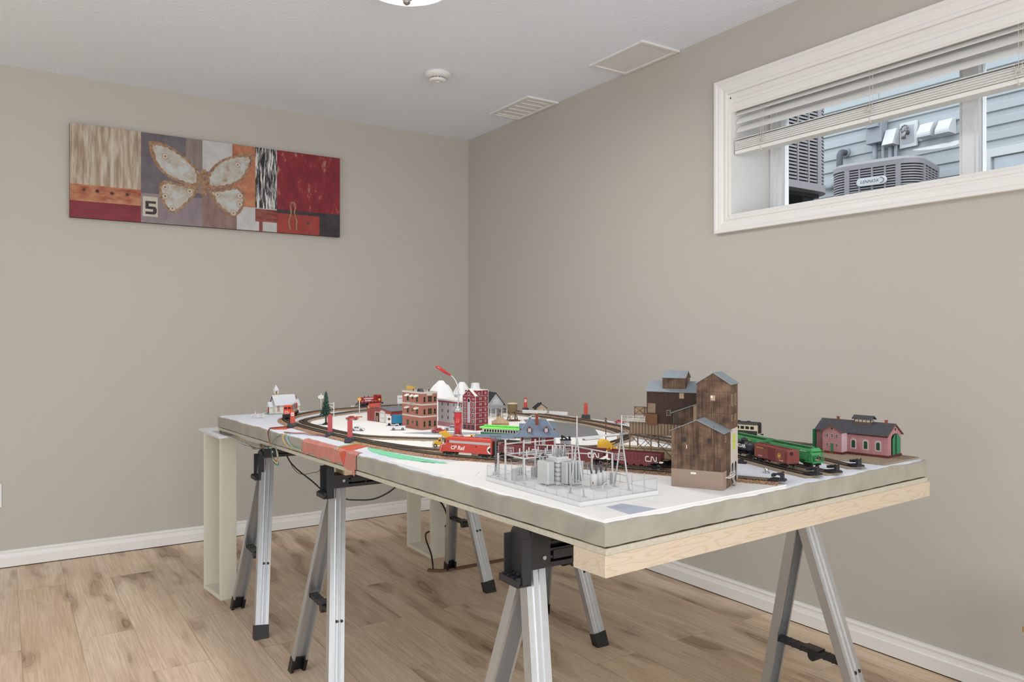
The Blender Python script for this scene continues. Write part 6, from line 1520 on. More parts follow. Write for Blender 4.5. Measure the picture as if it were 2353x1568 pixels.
flag('orange-red stick with a white label at the table edge by the orange nosed engine', 0.088, 1.748, -20, M_sticko, 0.066, 0.038, True)
flag('salmon stick on a dark base, middle of the three along the left table edge', 0.090, 1.415, -18, M_stick, 0.076, 0.029)
flag('salmon stick on a dark base nearest the orange tape', 0.083, 1.245, -22, M_stick, 0.074, 0.033)
flag('orange-red stick with white label behind the tiny tan cottage', 1.170, 1.745, -40, M_sticko, 0.062, 0.030, True)
flag('orange-red stick on a black block at the far table edge', 1.160, 1.330, -40, M_sticko, 0.066, 0.034, False, True)

# fir tree
M_fir = mat('dark_fir_green', (44, 74, 62), 0.8, var=0.3, scale=200); M_trunk = mat('fir_trunk', (74, 74, 66), 0.8, var=0.2, scale=150)
ft = place('fir_tree', 'dark green model fir tree on a rooted trunk left of the town', 'model tree', 0.227, 1.768)
tk_ = MB(); tk_.tube([(0, 0, 0), (0, 0, 0.03), (0, 0, 0.125)], [0.0042, 0.0034, 0.0008], 8)
for k in range(6): a = R(60 * k + 15); tk_.tube([(0.001 * math.cos(a), 0.001 * math.sin(a), 0.008), (0.010 * math.cos(a), 0.010 * math.sin(a), 0.0022), (0.016 * math.cos(a), 0.016 * math.sin(a), 0.0006)], [0.003, 0.0022, 0.001], 6)
tk_.build('trunk', M_trunk, ft)
fo_ = MB(); rr = random.Random(5)
for k in range(15):
    z = 0.034 + k * 0.0062; rad = 0.0235 * (1 - k / 16.5) + 0.002; n = max(6, 13 - k // 2)
    for j in range(n):
        a = 2 * math.pi * (j + 0.5 * (k % 2)) / n + rr.uniform(-0.15, 0.15); r0 = rad * rr.uniform(0.82, 1.1); c, s = math.cos(a), math.sin(a)
        w_ = 0.0024 + 0.0018 * (1 - k / 15)
        p0 = Vector((0, 0, z + 0.006)); p1 = Vector((r0 * 0.55 * c, r0 * 0.55 * s, z + 0.003)); p2 = Vector((r0 * c, r0 * s, z - 0.0035))
        sd_ = Vector((-s, c, 0))
        rg = []
        for p, q in ((p0, 0.35), (p1, 1.0), (p2, 0.12)): rg.append([tuple(p + sd_ * w_ * q + Vector((0, 0, -0.001 * q))), tuple(p + Vector((0, 0, 0.0016 * q))), tuple(p - sd_ * w_ * q + Vector((0, 0, -0.001 * q))), tuple(p - Vector((0, 0, 0.003 * q)))])
        fo_.loft(rg, True)
fo_.loft([[(0.002 * math.cos(k), 0.002 * math.sin(k), 0.118) for k in (0, 2.1, 4.2)], [(0.0001 * math.cos(k), 0.0001 * math.sin(k), 0.131) for k in (0, 2.1, 4.2)]], True)
fo_.build('branches', M_fir, ft)

# roadside signs and the crossing gate
sg = place('oval_sign', 'blank white oval sign on a white pole left of the fir tree', 'sign', 0.452, 2.350, -30)
MB().cyl((0, 0, 0), (0, 0, 0.072), 0.0016, n=8).build('pole', M_mwhite, sg)
MB().ext([(0.014 * math.cos(2 * math.pi * k / 28), -0.002, 0.060 + 0.0092 * math.sin(2 * math.pi * k / 28)) for k in range(28)], (0, 0.003, 0)).build('board', M_mwhite, sg)
MB().ball((0, 0, 0.0725), 0.0028, 10).build('cap', M_mwhite, sg)
s2 = place('shell_sign', 'round orange sign on a white pole before the red garage', 'sign', 0.505, 2.060, -30)
MB().cyl((0, 0, 0), (0, 0, 0.058), 0.0018, n=8).build('pole', M_mwhite, s2)
M_orsign = mat('sign_orange_red', (206, 92, 62), 0.6, var=0); M_ylsign = mat('sign_yellow', (216, 186, 96), 0.6, var=0)
d = MB().ext([(0.0085 * math.sin(R(a)) * (1 if abs(a) < 140 else 0.8), -0.0015, 0.0655 + 0.0085 * math.cos(R(a))) for a in range(-170, 180, 20)], (0, 0.0025, 0)).build('board', M_orsign, s2)
MB().ext([(0.0066 * math.sin(R(a)), -0.0020, 0.0655 + 0.0066 * math.cos(R(a))) for a in range(-170, 180, 20)], (0, 0.0005, 0)).build('disc', M_ylsign, d)
cg = place('crossing_gate', 'white crossing post with two raised arms beside the fir tree', 'crossing gate', 0.330, 1.930, -35)
MB().box(-0.0015, 0.0015, -0.0015, 0.0015, 0, 0.070).build('post', M_mwhite, cg)
a_ = MB(); a_.tube([(0, 0, 0.064), (-0.038, 0, 0.067)], 0.0009, 5); a_.tube([(0, 0, 0.046), (-0.040, 0, 0.068)], 0.0011, 5); a_.tube([(0, 0, 0.052), (-0.040, 0, 0.053)], 0.0007, 5); a_.build('arm', M_mwhite, cg)
wb_ = place('white_block', 'tiny white block by the back track left of the maroon switcher', 'block', 0.610, 2.352, -30)
MB().bbox(-0.008, 0.008, -0.004, 0.004, 0, 0.011, 0.0006).build('block', M_mwhite, wb_)
bi = place('billboard', 'small white roadside billboard between the garage and the brick building', 'sign', 0.790, 2.215, -32)
MB().box(-0.015, 0.015, -0.001, 0.001, 0.022, 0.060).build('board', M_mwhite, bi)
for x in (-0.009, 0.009): MB().box(x - 0.001, x + 0.001, -0.0008, 0.0008, 0, 0.022).build('post', M_mwhite, bi)
MB().box(-0.009, 0.009, -0.0014, -0.001, 0.044, 0.050).build('faded_lettering', mat('faded_gray', (176, 176, 178), 0.7, var=0.3, scale=500), bi)
M_pole = mat('rust_pole', (112, 74, 64), 0.7, var=0.1)
def tele(label, X, Y, hgt, mt, rot):
    t = place('utility_pole', label, 'utility pole', X, Y, rot)
    MB().cyl((0, 0, 0), (0, 0, hgt), 0.0016, 0.0011, 8).build('pole', mt, t)
    c = MB()
    for z in (hgt - 0.004, hgt - 0.012):
        c.box(-0.013, 0.013, -0.0008, 0.0008, z - 0.0008, z + 0.0008)
        for k in range(5): c.cyl((-0.0115 + k * 0.00575, 0, z), (-0.0115 + k * 0.00575, 0, z + 0.003), 0.0008, n=6)
    c.build('crossarm', mt, t); return t
tele('thin rust brown utility pole in front of the grey road', 0.655, 0.812, 0.082, M_pole, -30)
tele('rust brown utility pole right of the grey road, above the yellow mixer', 0.735, 0.768, 0.078, M_pole, 60)
tele('thin brown pole in front of the porch house', 0.865, 1.530, 0.044, M_pole, 60)

# vehicles
M_tyre = mat('tyre_black', (36, 36, 38), 0.7, var=0); M_carglass = mat('car_glass', (70, 74, 80), 0.15, var=0)
def auto(label, X, Y, rot, col, kind='car', cat='model car', scale=1.0):
    mt = mat('car_' + '_'.join(str(c) for c in col), col, 0.35, var=0, coat=0.3)
    t = place({'car': 'model_car', 'pickup': 'model_pickup'}[kind], label, cat, X, Y, rot); t.scale = (scale,) * 3
    L = 0.024; w = 0.0098
    if kind == 'car': pr = [(-L, 0.004), (-L, 0.0085), (-L * 0.72, 0.0098), (-L * 0.45, 0.0150), (L * 0.15, 0.0155), (L * 0.42, 0.0102), (L * 0.92, 0.0085), (L, 0.0065), (L, 0.0035)]
    else: pr = [(-L, 0.005), (-L, 0.0130), (-L * 0.12, 0.0130), (-L * 0.10, 0.0190), (L * 0.32, 0.0190), (L * 0.48, 0.0130), (L * 0.95, 0.0122), (L, 0.0100), (L, 0.0045)]
    MB().loft([[(x, y, z) for x, z in pr] for y in (-w, -w * 0.92, w * 0.92, w)], True).build('body', mt, t)
    g = MB()
    for s in (-1, 1):
        y = s * (w + 0.0001)
        wp = [(-L * 0.40, 0.0104), (-L * 0.34, 0.0142), (-L * 0.10, 0.0145), (-L * 0.10, 0.0104)] if kind == 'car' else [(-L * 0.06, 0.0136), (-L * 0.06, 0.0178), (L * 0.28, 0.0178), (L * 0.40, 0.0136)]
        g.ext([(x, y, z) for x, z in wp], (0, s * 0.0003, 0))
        if kind == 'car': g.ext([(x, y, z) for x, z in [(-L * 0.05, 0.0104), (-L * 0.05, 0.0146), (L * 0.12, 0.0146), (L * 0.33, 0.0104)]], (0, s * 0.0003, 0))
    g.build('window', M_carglass, t)
    for s in (-1, 1):
        for x in (-L * 0.62, L * 0.60): 
            q = MB().cyl((x, s * (w - 0.0025), 0.0042), (x, s * (w + 0.0003), 0.0042), 0.0042, n=14).build('wheel', M_tyre, t)
            MB().cyl((x, s * (w + 0.0003), 0.0042), (x, s * (w + 0.0005), 0.0042), 0.0021, n=10).build('hub_cap', M_silver, q)
    return t
auto('small red car parked near the orange round sign', 0.383, 1.872, -40, (190, 62, 54))
auto('white car alone on the open white ground left of the pickup', 0.240, 1.520, -42, (214, 216, 220))
auto('white pickup truck in front of the brick building', 0.365, 1.452, 150, (220, 220, 222), 'pickup', 'model truck', 1.12)
auto('red coupe on the grey road left of the red desk lamp', 0.440, 1.292, -38, (196, 70, 60), scale=1.1)
auto('silver car behind the red coupe, by the hotel', 0.515, 1.330, 145, (190, 196, 204), scale=1.1)
auto('white and red ambulance-like car above the station roof', 0.985, 1.452, -36, (222, 218, 216), scale=1.0)
auto('small red and white car beyond the far curve of track', 1.160, 1.135, -60, (196, 84, 88), scale=0.85)
# barrier with red boards
fb = place('road_barrier', 'little red board barrier on white legs beside the small red car', 'barrier', 0.412, 1.868, -35)
for k in range(3): MB().box(-0.013 + k * 0.009, -0.006 + k * 0.009, -0.0008, 0.0008, 0.0085, 0.0130).build('board', M_orsign, fb)
lg = MB()
for k in range(3): lg.box(-0.0100 + k * 0.009, -0.0092 + k * 0.009, -0.0006, 0.0006, 0, 0.0085)
lg.box(-0.013, 0.012, -0.0005, 0.0005, 0.0070, 0.0085); lg.build('leg_frame', M_mwhite, fb)
# box truck
M_trblue = mat('truck_blue', (40, 122, 158), 0.5, var=0.03)
bt2 = place('box_truck', 'white cab truck with a blue box behind, left of the brick building', 'model truck', 0.420, 1.592, 148)
MB().loft([[(x, y, z) for x, z in ((0.006, 0.006), (0.006, 0.034), (0.022, 0.034), (0.0245, 0.020), (0.0245, 0.006))] for y in (-0.0125, 0.0125)], True).build('cab', M_mwhite, bt2)
g = MB(); g.box(0.0235, 0.0240, -0.0105, 0.0105, 0.0225, 0.0300); g.box(0.010, 0.019, -0.0128, -0.0125, 0.0215, 0.0300); g.box(0.010, 0.019, 0.0125, 0.0128, 0.0215, 0.0300); g.build('window', M_carglass, bt2)
MB().box(-0.050, 0.003, -0.0130, 0.0130, 0.009, 0.040).build('cargo_box', M_trblue, bt2)
MB().box(-0.050, 0.020, -0.006, 0.006, 0.005, 0.009).build('chassis', M_tyre, bt2)
for x in (0.014, -0.026, -0.038):
    for s in (-1, 1): MB().cyl((x, s * 0.0090, 0.0052), (x, s * 0.0130, 0.0052), 0.0052, n=14).build('wheel', M_tyre, bt2)
# yellow dump truck
M_yel = mat('construction_yellow', (226, 174, 62), 0.45, var=0.04); M_chrome = mat('chrome', (196, 196, 198), 0.25, 0.7, var=0)
dt_ = place('dump_truck', 'yellow dump truck with raised bed left of the red locomotive', 'model truck', 0.268, 0.985, 146)
MB().loft([[(x, y, z) for x, z in ((0.006, 0.007), (0.006, 0.026), (0.0155, 0.026), (0.0165, 0.018), (0.029, 0.0165), (0.031, 0.007))] for y in (-0.0110, 0.0110)], True).build('cab', M_yel, dt_)
g = MB(); g.ext([(0.0158, -0.009, 0.0185), (0.0158, 0.009, 0.0185), (0.0150, 0.009, 0.0250), (0.0150, -0.009, 0.0250)], (0.0004, 0, 0)); g.box(0.008, 0.0145, 0.0110, 0.0113, 0.0185, 0.0245); g.box(0.008, 0.0145, -0.0113, -0.0110, 0.0185, 0.0245); g.build('window', M_carglass, dt_)
gr_ = MB(); gr_.box(0.031, 0.0322, -0.006, 0.006, 0.0075, 0.0150); gr_.box(0.0315, 0.0335, -0.0115, 0.0115, 0.0045, 0.0070)
gr_.build('grille', M_chrome, dt_)
for s in (-1, 1): MB().cyl((0.0045, s * 0.0095, 0.008), (0.0045, s * 0.0095, 0.032), 0.0012, n=8).build('exhaust_stack', M_chrome, dt_)
MB().ext([(0.004, -0.0140, 0.0370), (0.0135, -0.0140, 0.0440), (-0.006, -0.0140, 0.0485), (-0.040, -0.0140, 0.0240), (-0.032, -0.0140, 0.0105)], (0, 0.028, 0)).build('dump_bed', M_yel, dt_)
MB().box(-0.034, 0.010, -0.005, 0.005, 0.006, 0.0095).build('chassis', M_tyre, dt_)
for x in (0.024, -0.014, -0.026):
    for s in (-1, 1):
        q = MB().cyl((x, s * 0.0085, 0.0056), (x, s * 0.0125, 0.0056), 0.0056, n=16).build('wheel', M_tyre, dt_)
        MB().cyl((x, s * 0.0125, 0.0056), (x, s * 0.0129, 0.0056), 0.0030, n=12).build('hub_cap', M_chrome, q)
# concrete mixer
cm = place('mixer_truck', 'yellow concrete mixer truck behind the maroon hopper cars', 'model truck', 0.583, 0.604, -37); cm.scale = (0.88,) * 3
MB().tube([(-0.030, 0, 0.030), (-0.027, 0, 0.0295), (-0.021, 0, 0.029), (-0.004, 0, 0.026), (0.008, 0, 0.023), (0.014, 0, 0.0215)], [0.0105, 0.0145, 0.0165, 0.0175, 0.0120, 0.0060], 20).build('drum', M_yel, cm)
MB().box(-0.030, 0.034, -0.0110, 0.0110, 0.007, 0.0105).build('chassis', M_yel, cm)
MB().loft([[(x, y, z) for x, z in ((0.018, 0.0105), (0.018, 0.0190), (0.030, 0.0180), (0.035, 0.0105))] for y in (-0.0105, 0.0105)], True).build('hood', M_yel, cm)
fr_ = MB(); fr_.box(0.009, 0.016, -0.011, 0.011, 0.0105, 0.029); fr_.ext([(0.012, -0.006, 0.029), (0.012, 0.006, 0.029), (0.026, 0.004, 0.032), (0.026, -0.004, 0.032)], (0, 0, 0.0016)); fr_.build('hopper_frame', M_yel, cm)
MB().box(0.0085, 0.0090, -0.007, -0.002, 0.020, 0.026).build('window', M_carglass, cm)
for x in (0.026, -0.010, -0.022):
    for s in (-1, 1): MB().cyl((x, s * 0.0080, 0.0056), (x, s * 0.0120, 0.0056), 0.0056, n=16).build('wheel', M_tyre, cm)
# excavator and loader, yellow
ec = place('excavator', 'yellow excavator arm lying low between the station and the mixer', 'model excavator', 0.478, 0.672, -37)
MB().bbox(0.010, 0.030, -0.009, 0.009, 0.008, 0.022, 0.002).build('body', M_yel, ec)
MB().box(0.006, 0.034, -0.010, 0.010, 0.0, 0.007).build('track_frame', M_tyre, ec)
MB().tube([(0.012, 0, 0.018), (-0.004, 0, 0.021), (-0.018, 0, 0.018)], [0.0022, 0.0028, 0.0022], 6).build('boom', M_yel, ec)
MB().ext([(-0.018, -0.005, 0.020), (-0.026, -0.005, 0.018), (-0.024, -0.005, 0.010), (-0.016, -0.005, 0.014)], (0, 0.010, 0)).build('bucket', M_yel, ec)
ld2 = place('wheel_loader', 'yellow loader showing above the tan hopper under the trestle', 'model loader', 0.640, 0.490, -40)
MB().ext([(x, -0.010, z) for x, z in ((-0.016, 0.006), (-0.016, 0.014), (-0.006, 0.026), (0.010, 0.026), (0.016, 0.012), (0.016, 0.006))], (0, 0.020, 0)).build('body', M_yel, ld2)
MB().box(-0.004, 0.008, -0.0104, -0.010, 0.015, 0.023).build('window', M_carglass, ld2)
for x in (-0.010, 0.010):
    for s in (-1, 1): MB().cyl((x, s * 0.009, 0.006), (x, s * 0.013, 0.006), 0.006, n=14).build('wheel', M_tyre, ld2)
yc = place('baggage_cart', 'tiny yellow baggage cart behind the red locomotive', 'cart', 0.478, 1.135, -37)
MB().box(-0.010, 0.010, -0.006, 0.006, 0.003, 0.0055).build('deck', M_yel, yc); MB().box(-0.010, -0.009, -0.006, 0.006, 0.0055, 0.011).build('end_rail', M_yel, yc)
for x in (-0.006, 0.006): MB().cyl((x, -0.006, 0.0025), (x, 0.006, 0.0025), 0.0025, n=10).build('wheel', M_tyre, yc)

# bumpers at the siding ends
M_bump = mat('bumper_black', (44, 45, 50), 0.6, var=0.15)
def bumper(label, p, q, big=1.0, z=0.006):
    a = math.degrees(math.atan2(q[1] - p[1], q[0] - p[0]))
    t = place('track_bumper', label, 'track bumper', p[0], p[1], a, z, 'black bumpers at the siding ends')
    MB().ext([(x, -0.0115, zz) for x, zz in ((-0.024, 0), (0.014, 0), (0.014, 0.003), (0.010, 0.0048), (-0.016, 0.0048), (-0.024, 0.002))], (0, 0.023, 0)).build('base', M_bump, t)
    MB().ext([(x, -0.0055, zz) for x, zz in [(0.010, 0.0048), (0.010, 0.0150), (0.006, 0.0170), (-0.004, 0.0170), (-0.010, 0.0145), (-0.012, 0.0125), (-0.012, 0.0085), (-0.009, 0.0085), (-0.008, 0.0115), (-0.003, 0.0130), (0.002, 0.0115), (0.004, 0.0048)]], (0, 0.011, 0)).build('arch', M_bump, t)
    MB().box(-0.016, -0.011, -0.010, 0.010, 0.0085, 0.0145).build('buffer_beam', M_bump, t)
    MB().cyl((0.007, -0.0055, 0.0170), (0.007, -0.0055, 0.0205), 0.0022, n=8).cyl((0.007, 0.0055, 0.0170), (0.007, 0.0055, 0.0205), 0.0022, n=8).build('post_cap', M_bump, t)
    return t
bumper('black bumper on the front spur right of the mine building', T1[0], (0.585, -0.005))
bumper('grey-black bumper on the siding in front of the maroon boxcar', TB[-1], (0.704, 0.0))
bumper('black bumper on the siding beside the green hopper', TC[-1], (0.772, 0.0))
bumper('black bumper on the empty siding before the engine house', TD[-1], (0.89, 0.0))
sm_ = place('switch_machine', 'small black switch machine beside the siding left of the boxcar', 'switch machine', 0.738, 0.258, -70)
MB().bbox(-0.014, 0.014, -0.006, 0.006, 0, 0.0045, 0.001).build('base', M_bump, sm_); MB().bbox(-0.007, 0.006, -0.004, 0.004, 0.0045, 0.0100, 0.001).build('coil_box', M_bump, sm_)
lo_ = place('bumper_load', 'black track bumper standing on a grey box right of the station', 'track bumper', 0.600, 0.806, 54); lo_.scale = (0.85,) * 3
MB().box(-0.010, 0.010, -0.0185, 0.0185, 0, 0.0160).build('gray_box', mat('box_gray', (168, 170, 174), 0.6, var=0.05), lo_)
MB().box(-0.012, 0.012, -0.020, 0.020, 0.0160, 0.0190).build('lid', M_bump, lo_)
MB().ext([(-0.004, y, z) for y, z in ((0.015, 0.019), (0.017, 0.032), (0.012, 0.034), (0.004, 0.030), (-0.006, 0.022), (-0.010, 0.019), (-0.002, 0.019), (0.004, 0.024), (0.010, 0.024), (0.011, 0.019))], (0.008, 0, 0)).build('arch', M_bump, lo_)
MB().box(-0.005, 0.005, -0.018, -0.011, 0.019, 0.030).build('buffer_block', M_bump, lo_)
# chrome push pin
pn_ = place('push_pin', 'shiny chrome push pin lying near the front spur bumper', 'push pin', 0.668, 0.132, 20)
MB().ball((0, 0, 0.0060), 0.0055, 14).build('head', mat('mirror_chrome', (210, 212, 216), 0.08, 0.95, var=0), pn_); MB().lathe([(0.0085, 0.0), (0.0085, 0.0012), (0.003, 0.0022)], n=18).build('flange', M_chrome, pn_)
# white foam strips and a white boat shape at the far edge
for X0_, Y0_, X1_, Y1_, h_, lb_ in ((1.075, 1.640, 1.135, 1.545, 0.013, 'longer white foam strip near the tan cottage at the far edge'), (1.140, 1.535, 1.172, 1.455, 0.012, 'shorter white foam strip right of the longer strip at the far edge')):
    d = Vector((X1_ - X0_, Y1_ - Y0_, 0)); n = Vector((d.y, -d.x, 0)).normalized() * 0.010
    o = MB().prism([(X0_, Y0_), (X1_, Y1_), (X1_ + n.x, Y1_ + n.y), (X0_ + n.x, Y0_ + n.y)], 0.0075, 0.0075 + h_).build('foam_strip', M_paper); o.location = tp(0, 0); o.rotation_euler = (0, 0, TANG); tag(o, lb_, 'foam strip')
ab = place('toy_boat', 'white upturned boat shape behind the station roof', 'model boat', 1.000, 1.372, -40)
MB().loft([[(x, y * w_, z * w_) for y, z in ((-0.009, 0), (-0.007, 0.005), (0, 0.007), (0.007, 0.005), (0.009, 0))] for x, w_ in ((-0.026, 0.1), (-0.015, 0.8), (0, 1), (0.014, 0.75), (0.026, 0.1))], True).build('hull', M_paper, ab)
tp_ = place('gray_canopy', 'tiny grey pyramid canopy left of the water tower', 'canopy', 0.815, 1.440, -30)
MB().loft([[(-0.013, -0.013, 0.008), (0.013, -0.013, 0.008), (0.013, 0.013, 0.008), (-0.013, 0.013, 0.008)], [(-0.0003, -0.0003, 0.019), (0.0003, -0.0003, 0.019), (0.0003, 0.0003, 0.019), (-0.0003, 0.0003, 0.019)]], True).build('top', MATS['porch_roof_gray'], tp_)
for x in (-0.011, 0.011):
    for y in (-0.011, 0.011): MB().box(x - 0.0007, x + 0.0007, y - 0.0007, y + 0.0007, 0, 0.008).build('post', M_pgr, tp_)
# loose pile of white sticks
rr = random.Random(11)
for k in range(12):
    a = rr.uniform(0, 3.14); L = rr.uniform(0.016, 0.030); cx, cy = 0.105 + rr.uniform(-0.022, 0.022), 2.175 + rr.uniform(-0.022, 0.022); z = 0.0022 + (k % 5) * 0.0034; tl = rr.uniform(0.0, 0.012)
    p0 = Vector((cx - L / 2 * math.cos(a), cy - L / 2 * math.sin(a), z)); p1 = Vector((cx + L / 2 * math.cos(a), cy + L / 2 * math.sin(a), z + tl))
    o = MB().tube([p0, p1], 0.0016, 5).build('white_stick', M_mwhite); o.location = tp(0, 0); o.rotation_euler = (0, 0, TANG); tag(o, 'one of the short white sticks in the loose pile left of the church', 'stick', 'loose pile of white sticks')

# red LED desk lamp
M_lred = mat('translucent_red_plastic', (196, 34, 40), 0.18, var=0.02, coat=0.6, spec=0.6); M_alum = mat('lamp_aluminium', (198, 198, 200), 0.3, 0.7, var=0); M_shade = mat('lamp_head_red', (182, 44, 50), 0.3, var=0, coat=0.4)
la = place('desk_lamp', 'red cylinder lamp with chrome gooseneck and round red head', 'lamp', 0.444, 1.178, -37)
MB().lathe([(0.0185, 0), (0.0185, 0.002), (0.0150, 0.006), (0.0135, 0.008)], n=28).build('foot', M_alum, la)
MB().lathe([(0.0128, 0.008), (0.0128, 0.081)], n=28).build('red_body', M_lred, la)
MB().lathe([(0.0134, 0.081), (0.0134, 0.090), (0.0120, 0.094), (0.006, 0.098), (0.004, 0.102)], n=28).build('collar', M_alum, la)
nk = [(0.0, 0, 0.100), (0.0015, 0, 0.135), (0.0005, 0, 0.160), (-0.006, 0, 0.182), (-0.017, 0, 0.198), (-0.026, 0, 0.2055)]
MB().tube(spline(nk, 8), 0.0024, 10).build('gooseneck', M_alum, la)
hd_ = MB(); M0 = Matrix.Translation((-0.052, 0, 0.2225)) @ Matrix.Rotation(R(33), 4, 'Y')
hd_.M = M0; hd_.lathe([(0.001, 0.0045), (0.016, 0.0040), (0.0255, 0.0020), (0.0280, -0.0010), (0.0265, -0.0040), (0.001, -0.0048)], n=32)
hd_.box(0.020, 0.034, -0.005, 0.005, -0.0035, 0.0025); hd_.M = None
hd_.build('lamp_head', M_shade, la)

# ---------------------------------------------------------------- tape and wires at the left table end
M_tape = mat('salmon_masking_tape', (186, 124, 112), 0.55, var=0.12, scale=30, bump=0.4, bscale=60); M_otape = mat('orange_red_tape', (198, 88, 66), 0.5, var=0.05)
def tblobj(name, mb, mt, label=None, cat=None, group=None):
    o = mb.build(name, mt); o.location = tp(0, 0); o.rotation_euler = (0, 0, TANG)
    if label: tag(o, label, cat, group)
    return o
tpm = MB(); rr = random.Random(2); n = 26
rows_ = []
for i in range(n + 1):
    Y = 1.425 - i * (1.425 - 1.02) / n; q = rr.uniform(-0.002, 0.002)
    zb = -0.042 - 0.004 * math.sin(i * 0.9) - (0.007 if i > n * 0.8 else 0)
    off = -0.0022 - 0.0012 * abs(math.sin(i * 1.3))
    wz = wob(Y, 4.1)
    rows_.append([(0.018 + q, Y, 0.0012), (0.006, Y, 0.0006 + wz * 0.5), (off, Y, -0.005 + wz), (off - 0.0008, Y, -0.022), (off, Y, zb), (0.0005, Y, zb - 0.0004)])
tpm.loft(rows_, False, close=False)
tape = tpm.build('masking_tape', M_tape, lb)
tape.modifiers.new('thick', 'SOLIDIFY').thickness = 0.0004
for pts_, z in (([(0.010, 1.150), (0.018, 1.165), (0.122, 1.222), (0.128, 1.195), (0.110, 1.150), (0.018, 1.085), (0.008, 1.095)], 0.0016), ([(0.018, 1.80), (0.092, 1.815), (0.098, 1.765), (0.050, 1.715), (0.015, 1.735)], 0.0014)):
    MB().prism(pts_, 0.0, z).build('orange_tape', M_otape, lb)
tn = MB(); tn.loft([[(-0.0036, 1.13, -0.012), (-0.0036, 1.10, 0.0), (-0.0036, 1.085, 0.0), (-0.0036, 1.10, -0.045)], [(-0.0044, 1.13, -0.012), (-0.0044, 1.10, 0.0), (-0.0044, 1.085, 0.0), (-0.0044, 1.10, -0.045)]], True); tn.build('orange_tape', M_otape, lb)
st_ = MB().ext([(-0.0036, 1.055, -0.004), (-0.0036, 1.025, -0.002), (-0.0036, 1.028, -0.066), (-0.0036, 1.046, -0.060)], (-0.0005, 0, 0)).build('masking_tape', M_tape, lb)
WC = {'red': (178, 62, 56), 'black': (34, 34, 36), 'white': (206, 204, 198), 'yellow': (214, 186, 92), 'cyan': (110, 186, 194), 'teal': (38, 120, 124), 'green': (84, 128, 84), 'brown': (120, 84, 64), 'gray': (104, 106, 110)}
WM = {k: mat('wire_' + k, v, 0.5, var=0) for k, v in WC.items()}
def wire(pts, col, label, r=0.0011, grp='thin wires at the left end of the table'):
    return tblobj('wire', MB().tube(spline(pts, 10), r, 6), WM[col], label, 'wire', grp)
for col, dx, dz in (('teal', -0.004, 0.0), ('red', -0.006, 0.0035), ('black', -0.003, -0.004), ('white', -0.007, -0.002), ('green', -0.0045, 0.0055)):
    wire([(0.03, 2.385, -0.055 + dz), (dx, 2.33, -0.068 + dz), (dx - 0.002, 2.18, -0.067 + dz * 1.6), (dx - 0.003, 2.0, -0.074 + dz * 2), (dx - 0.004, 1.86, -0.070 + dz * 1.5), (dx, 1.74, -0.064 + dz)], col, '%s wire running along under the left end of the table' % col)
for col, d_ in (('red', 0.0), ('teal', 0.006), ('brown', -0.005), ('green', 0.010)):
    wire([(-0.012, 1.76, -0.060), (-0.016 - d_ * 0.3, 1.80 + d_, -0.074), (-0.016, 1.86 + d_, -0.078 - d_ * 0.4), (-0.015, 1.92, -0.072), (-0.014, 1.97, -0.066)], col, '%s wire looped in the coil under the table end' % col)
for col, d_ in (('black', 0.0), ('red', 0.004)):
    wire([(0.075, 1.756 + d_, 0.006), (0.040, 1.762 + d_, 0.004), (0.008, 1.755 + d_, 0.003), (-0.007, 1.735 + d_, -0.012), (-0.008, 1.715, -0.040), (-0.010, 1.700, -0.062)], col, '%s wire from the labelled stick over the table edge' % col, 0.0013)
for k, col in enumerate(('green', 'red', 'yellow', 'white', 'brown', 'teal')):
    e = 0.004 * k
    wire([(0.004, 1.625, -0.004), (-0.009, 1.655, -0.022), (-0.012, 1.688, -0.052), (-0.013 - 0.001 * k, 1.672 - e, -0.085 - e * 0.8), (-0.013, 1.632 - e, -0.096 - e * 0.6), (-0.012, 1.616 + e, -0.075), (-0.011, 1.650, -0.050), (-0.010, 1.690, -0.052)], col, '%s wire hanging in the tied loop below the table edge' % col)
tblobj('cable_tie', MB().tube([(-0.013 + 0.005 * math.cos(k * 0.7), 1.690 + 0.005 * math.sin(k * 0.7), -0.058) for k in range(10)], 0.0022, 6), mat('tie_green', (120, 168, 112), 0.5, var=0), 'pale green tie round the hanging wire loop', 'cable tie')
wire([(0.010, 1.600, 0.003), (-0.005, 1.590, -0.006), (-0.006, 1.585, -0.020), (-0.006, 1.540, -0.036), (-0.004, 1.43, -0.038)], 'yellow', 'yellow wire drooping across the foam edge to the salmon tape', 0.0014)
wire([(0.014, 1.565, 0.003), (-0.005, 1.555, -0.006), (-0.006, 1.540, -0.020), (-0.006, 1.500, -0.034), (-0.004, 1.43, -0.035)], 'cyan', 'pale cyan wire drooping across the foam edge to the salmon tape', 0.0014)
wire([(0.006, 1.610, 0.003), (0.020, 1.560, 0.003), (0.045, 1.530, 0.003), (0.055, 1.480, 0.003), (0.075, 1.440, 0.004), (0.092, 1.430, 0.006)], 'gray', 'grey wire crossing the table top to the middle salmon stick', 0.0014)
wire([(0.008, 1.618, 0.004), (0.026, 1.575, 0.004), (0.054, 1.545, 0.004), (0.064, 1.490, 0.004), (0.082, 1.445, 0.005), (0.094, 1.435, 0.007)], 'red', 'red wire crossing the table top to the middle salmon stick', 0.0012)
wire([(-0.005, 1.145, -0.002), (0.010, 1.160, 0.0025), (0.05, 1.178, 0.003), (0.105, 1.200, 0.004), (0.138, 1.185, 0.007)], 'yellow', 'yellow wire under the orange tape leading to the track', 0.0014)
wire([(-0.005, 1.160, -0.004), (0.012, 1.172, 0.0025), (0.05, 1.190, 0.003), (0.100, 1.212, 0.004), (0.128, 1.200, 0.007)], 'cyan', 'cyan wire under the orange tape leading to the track', 0.0012)
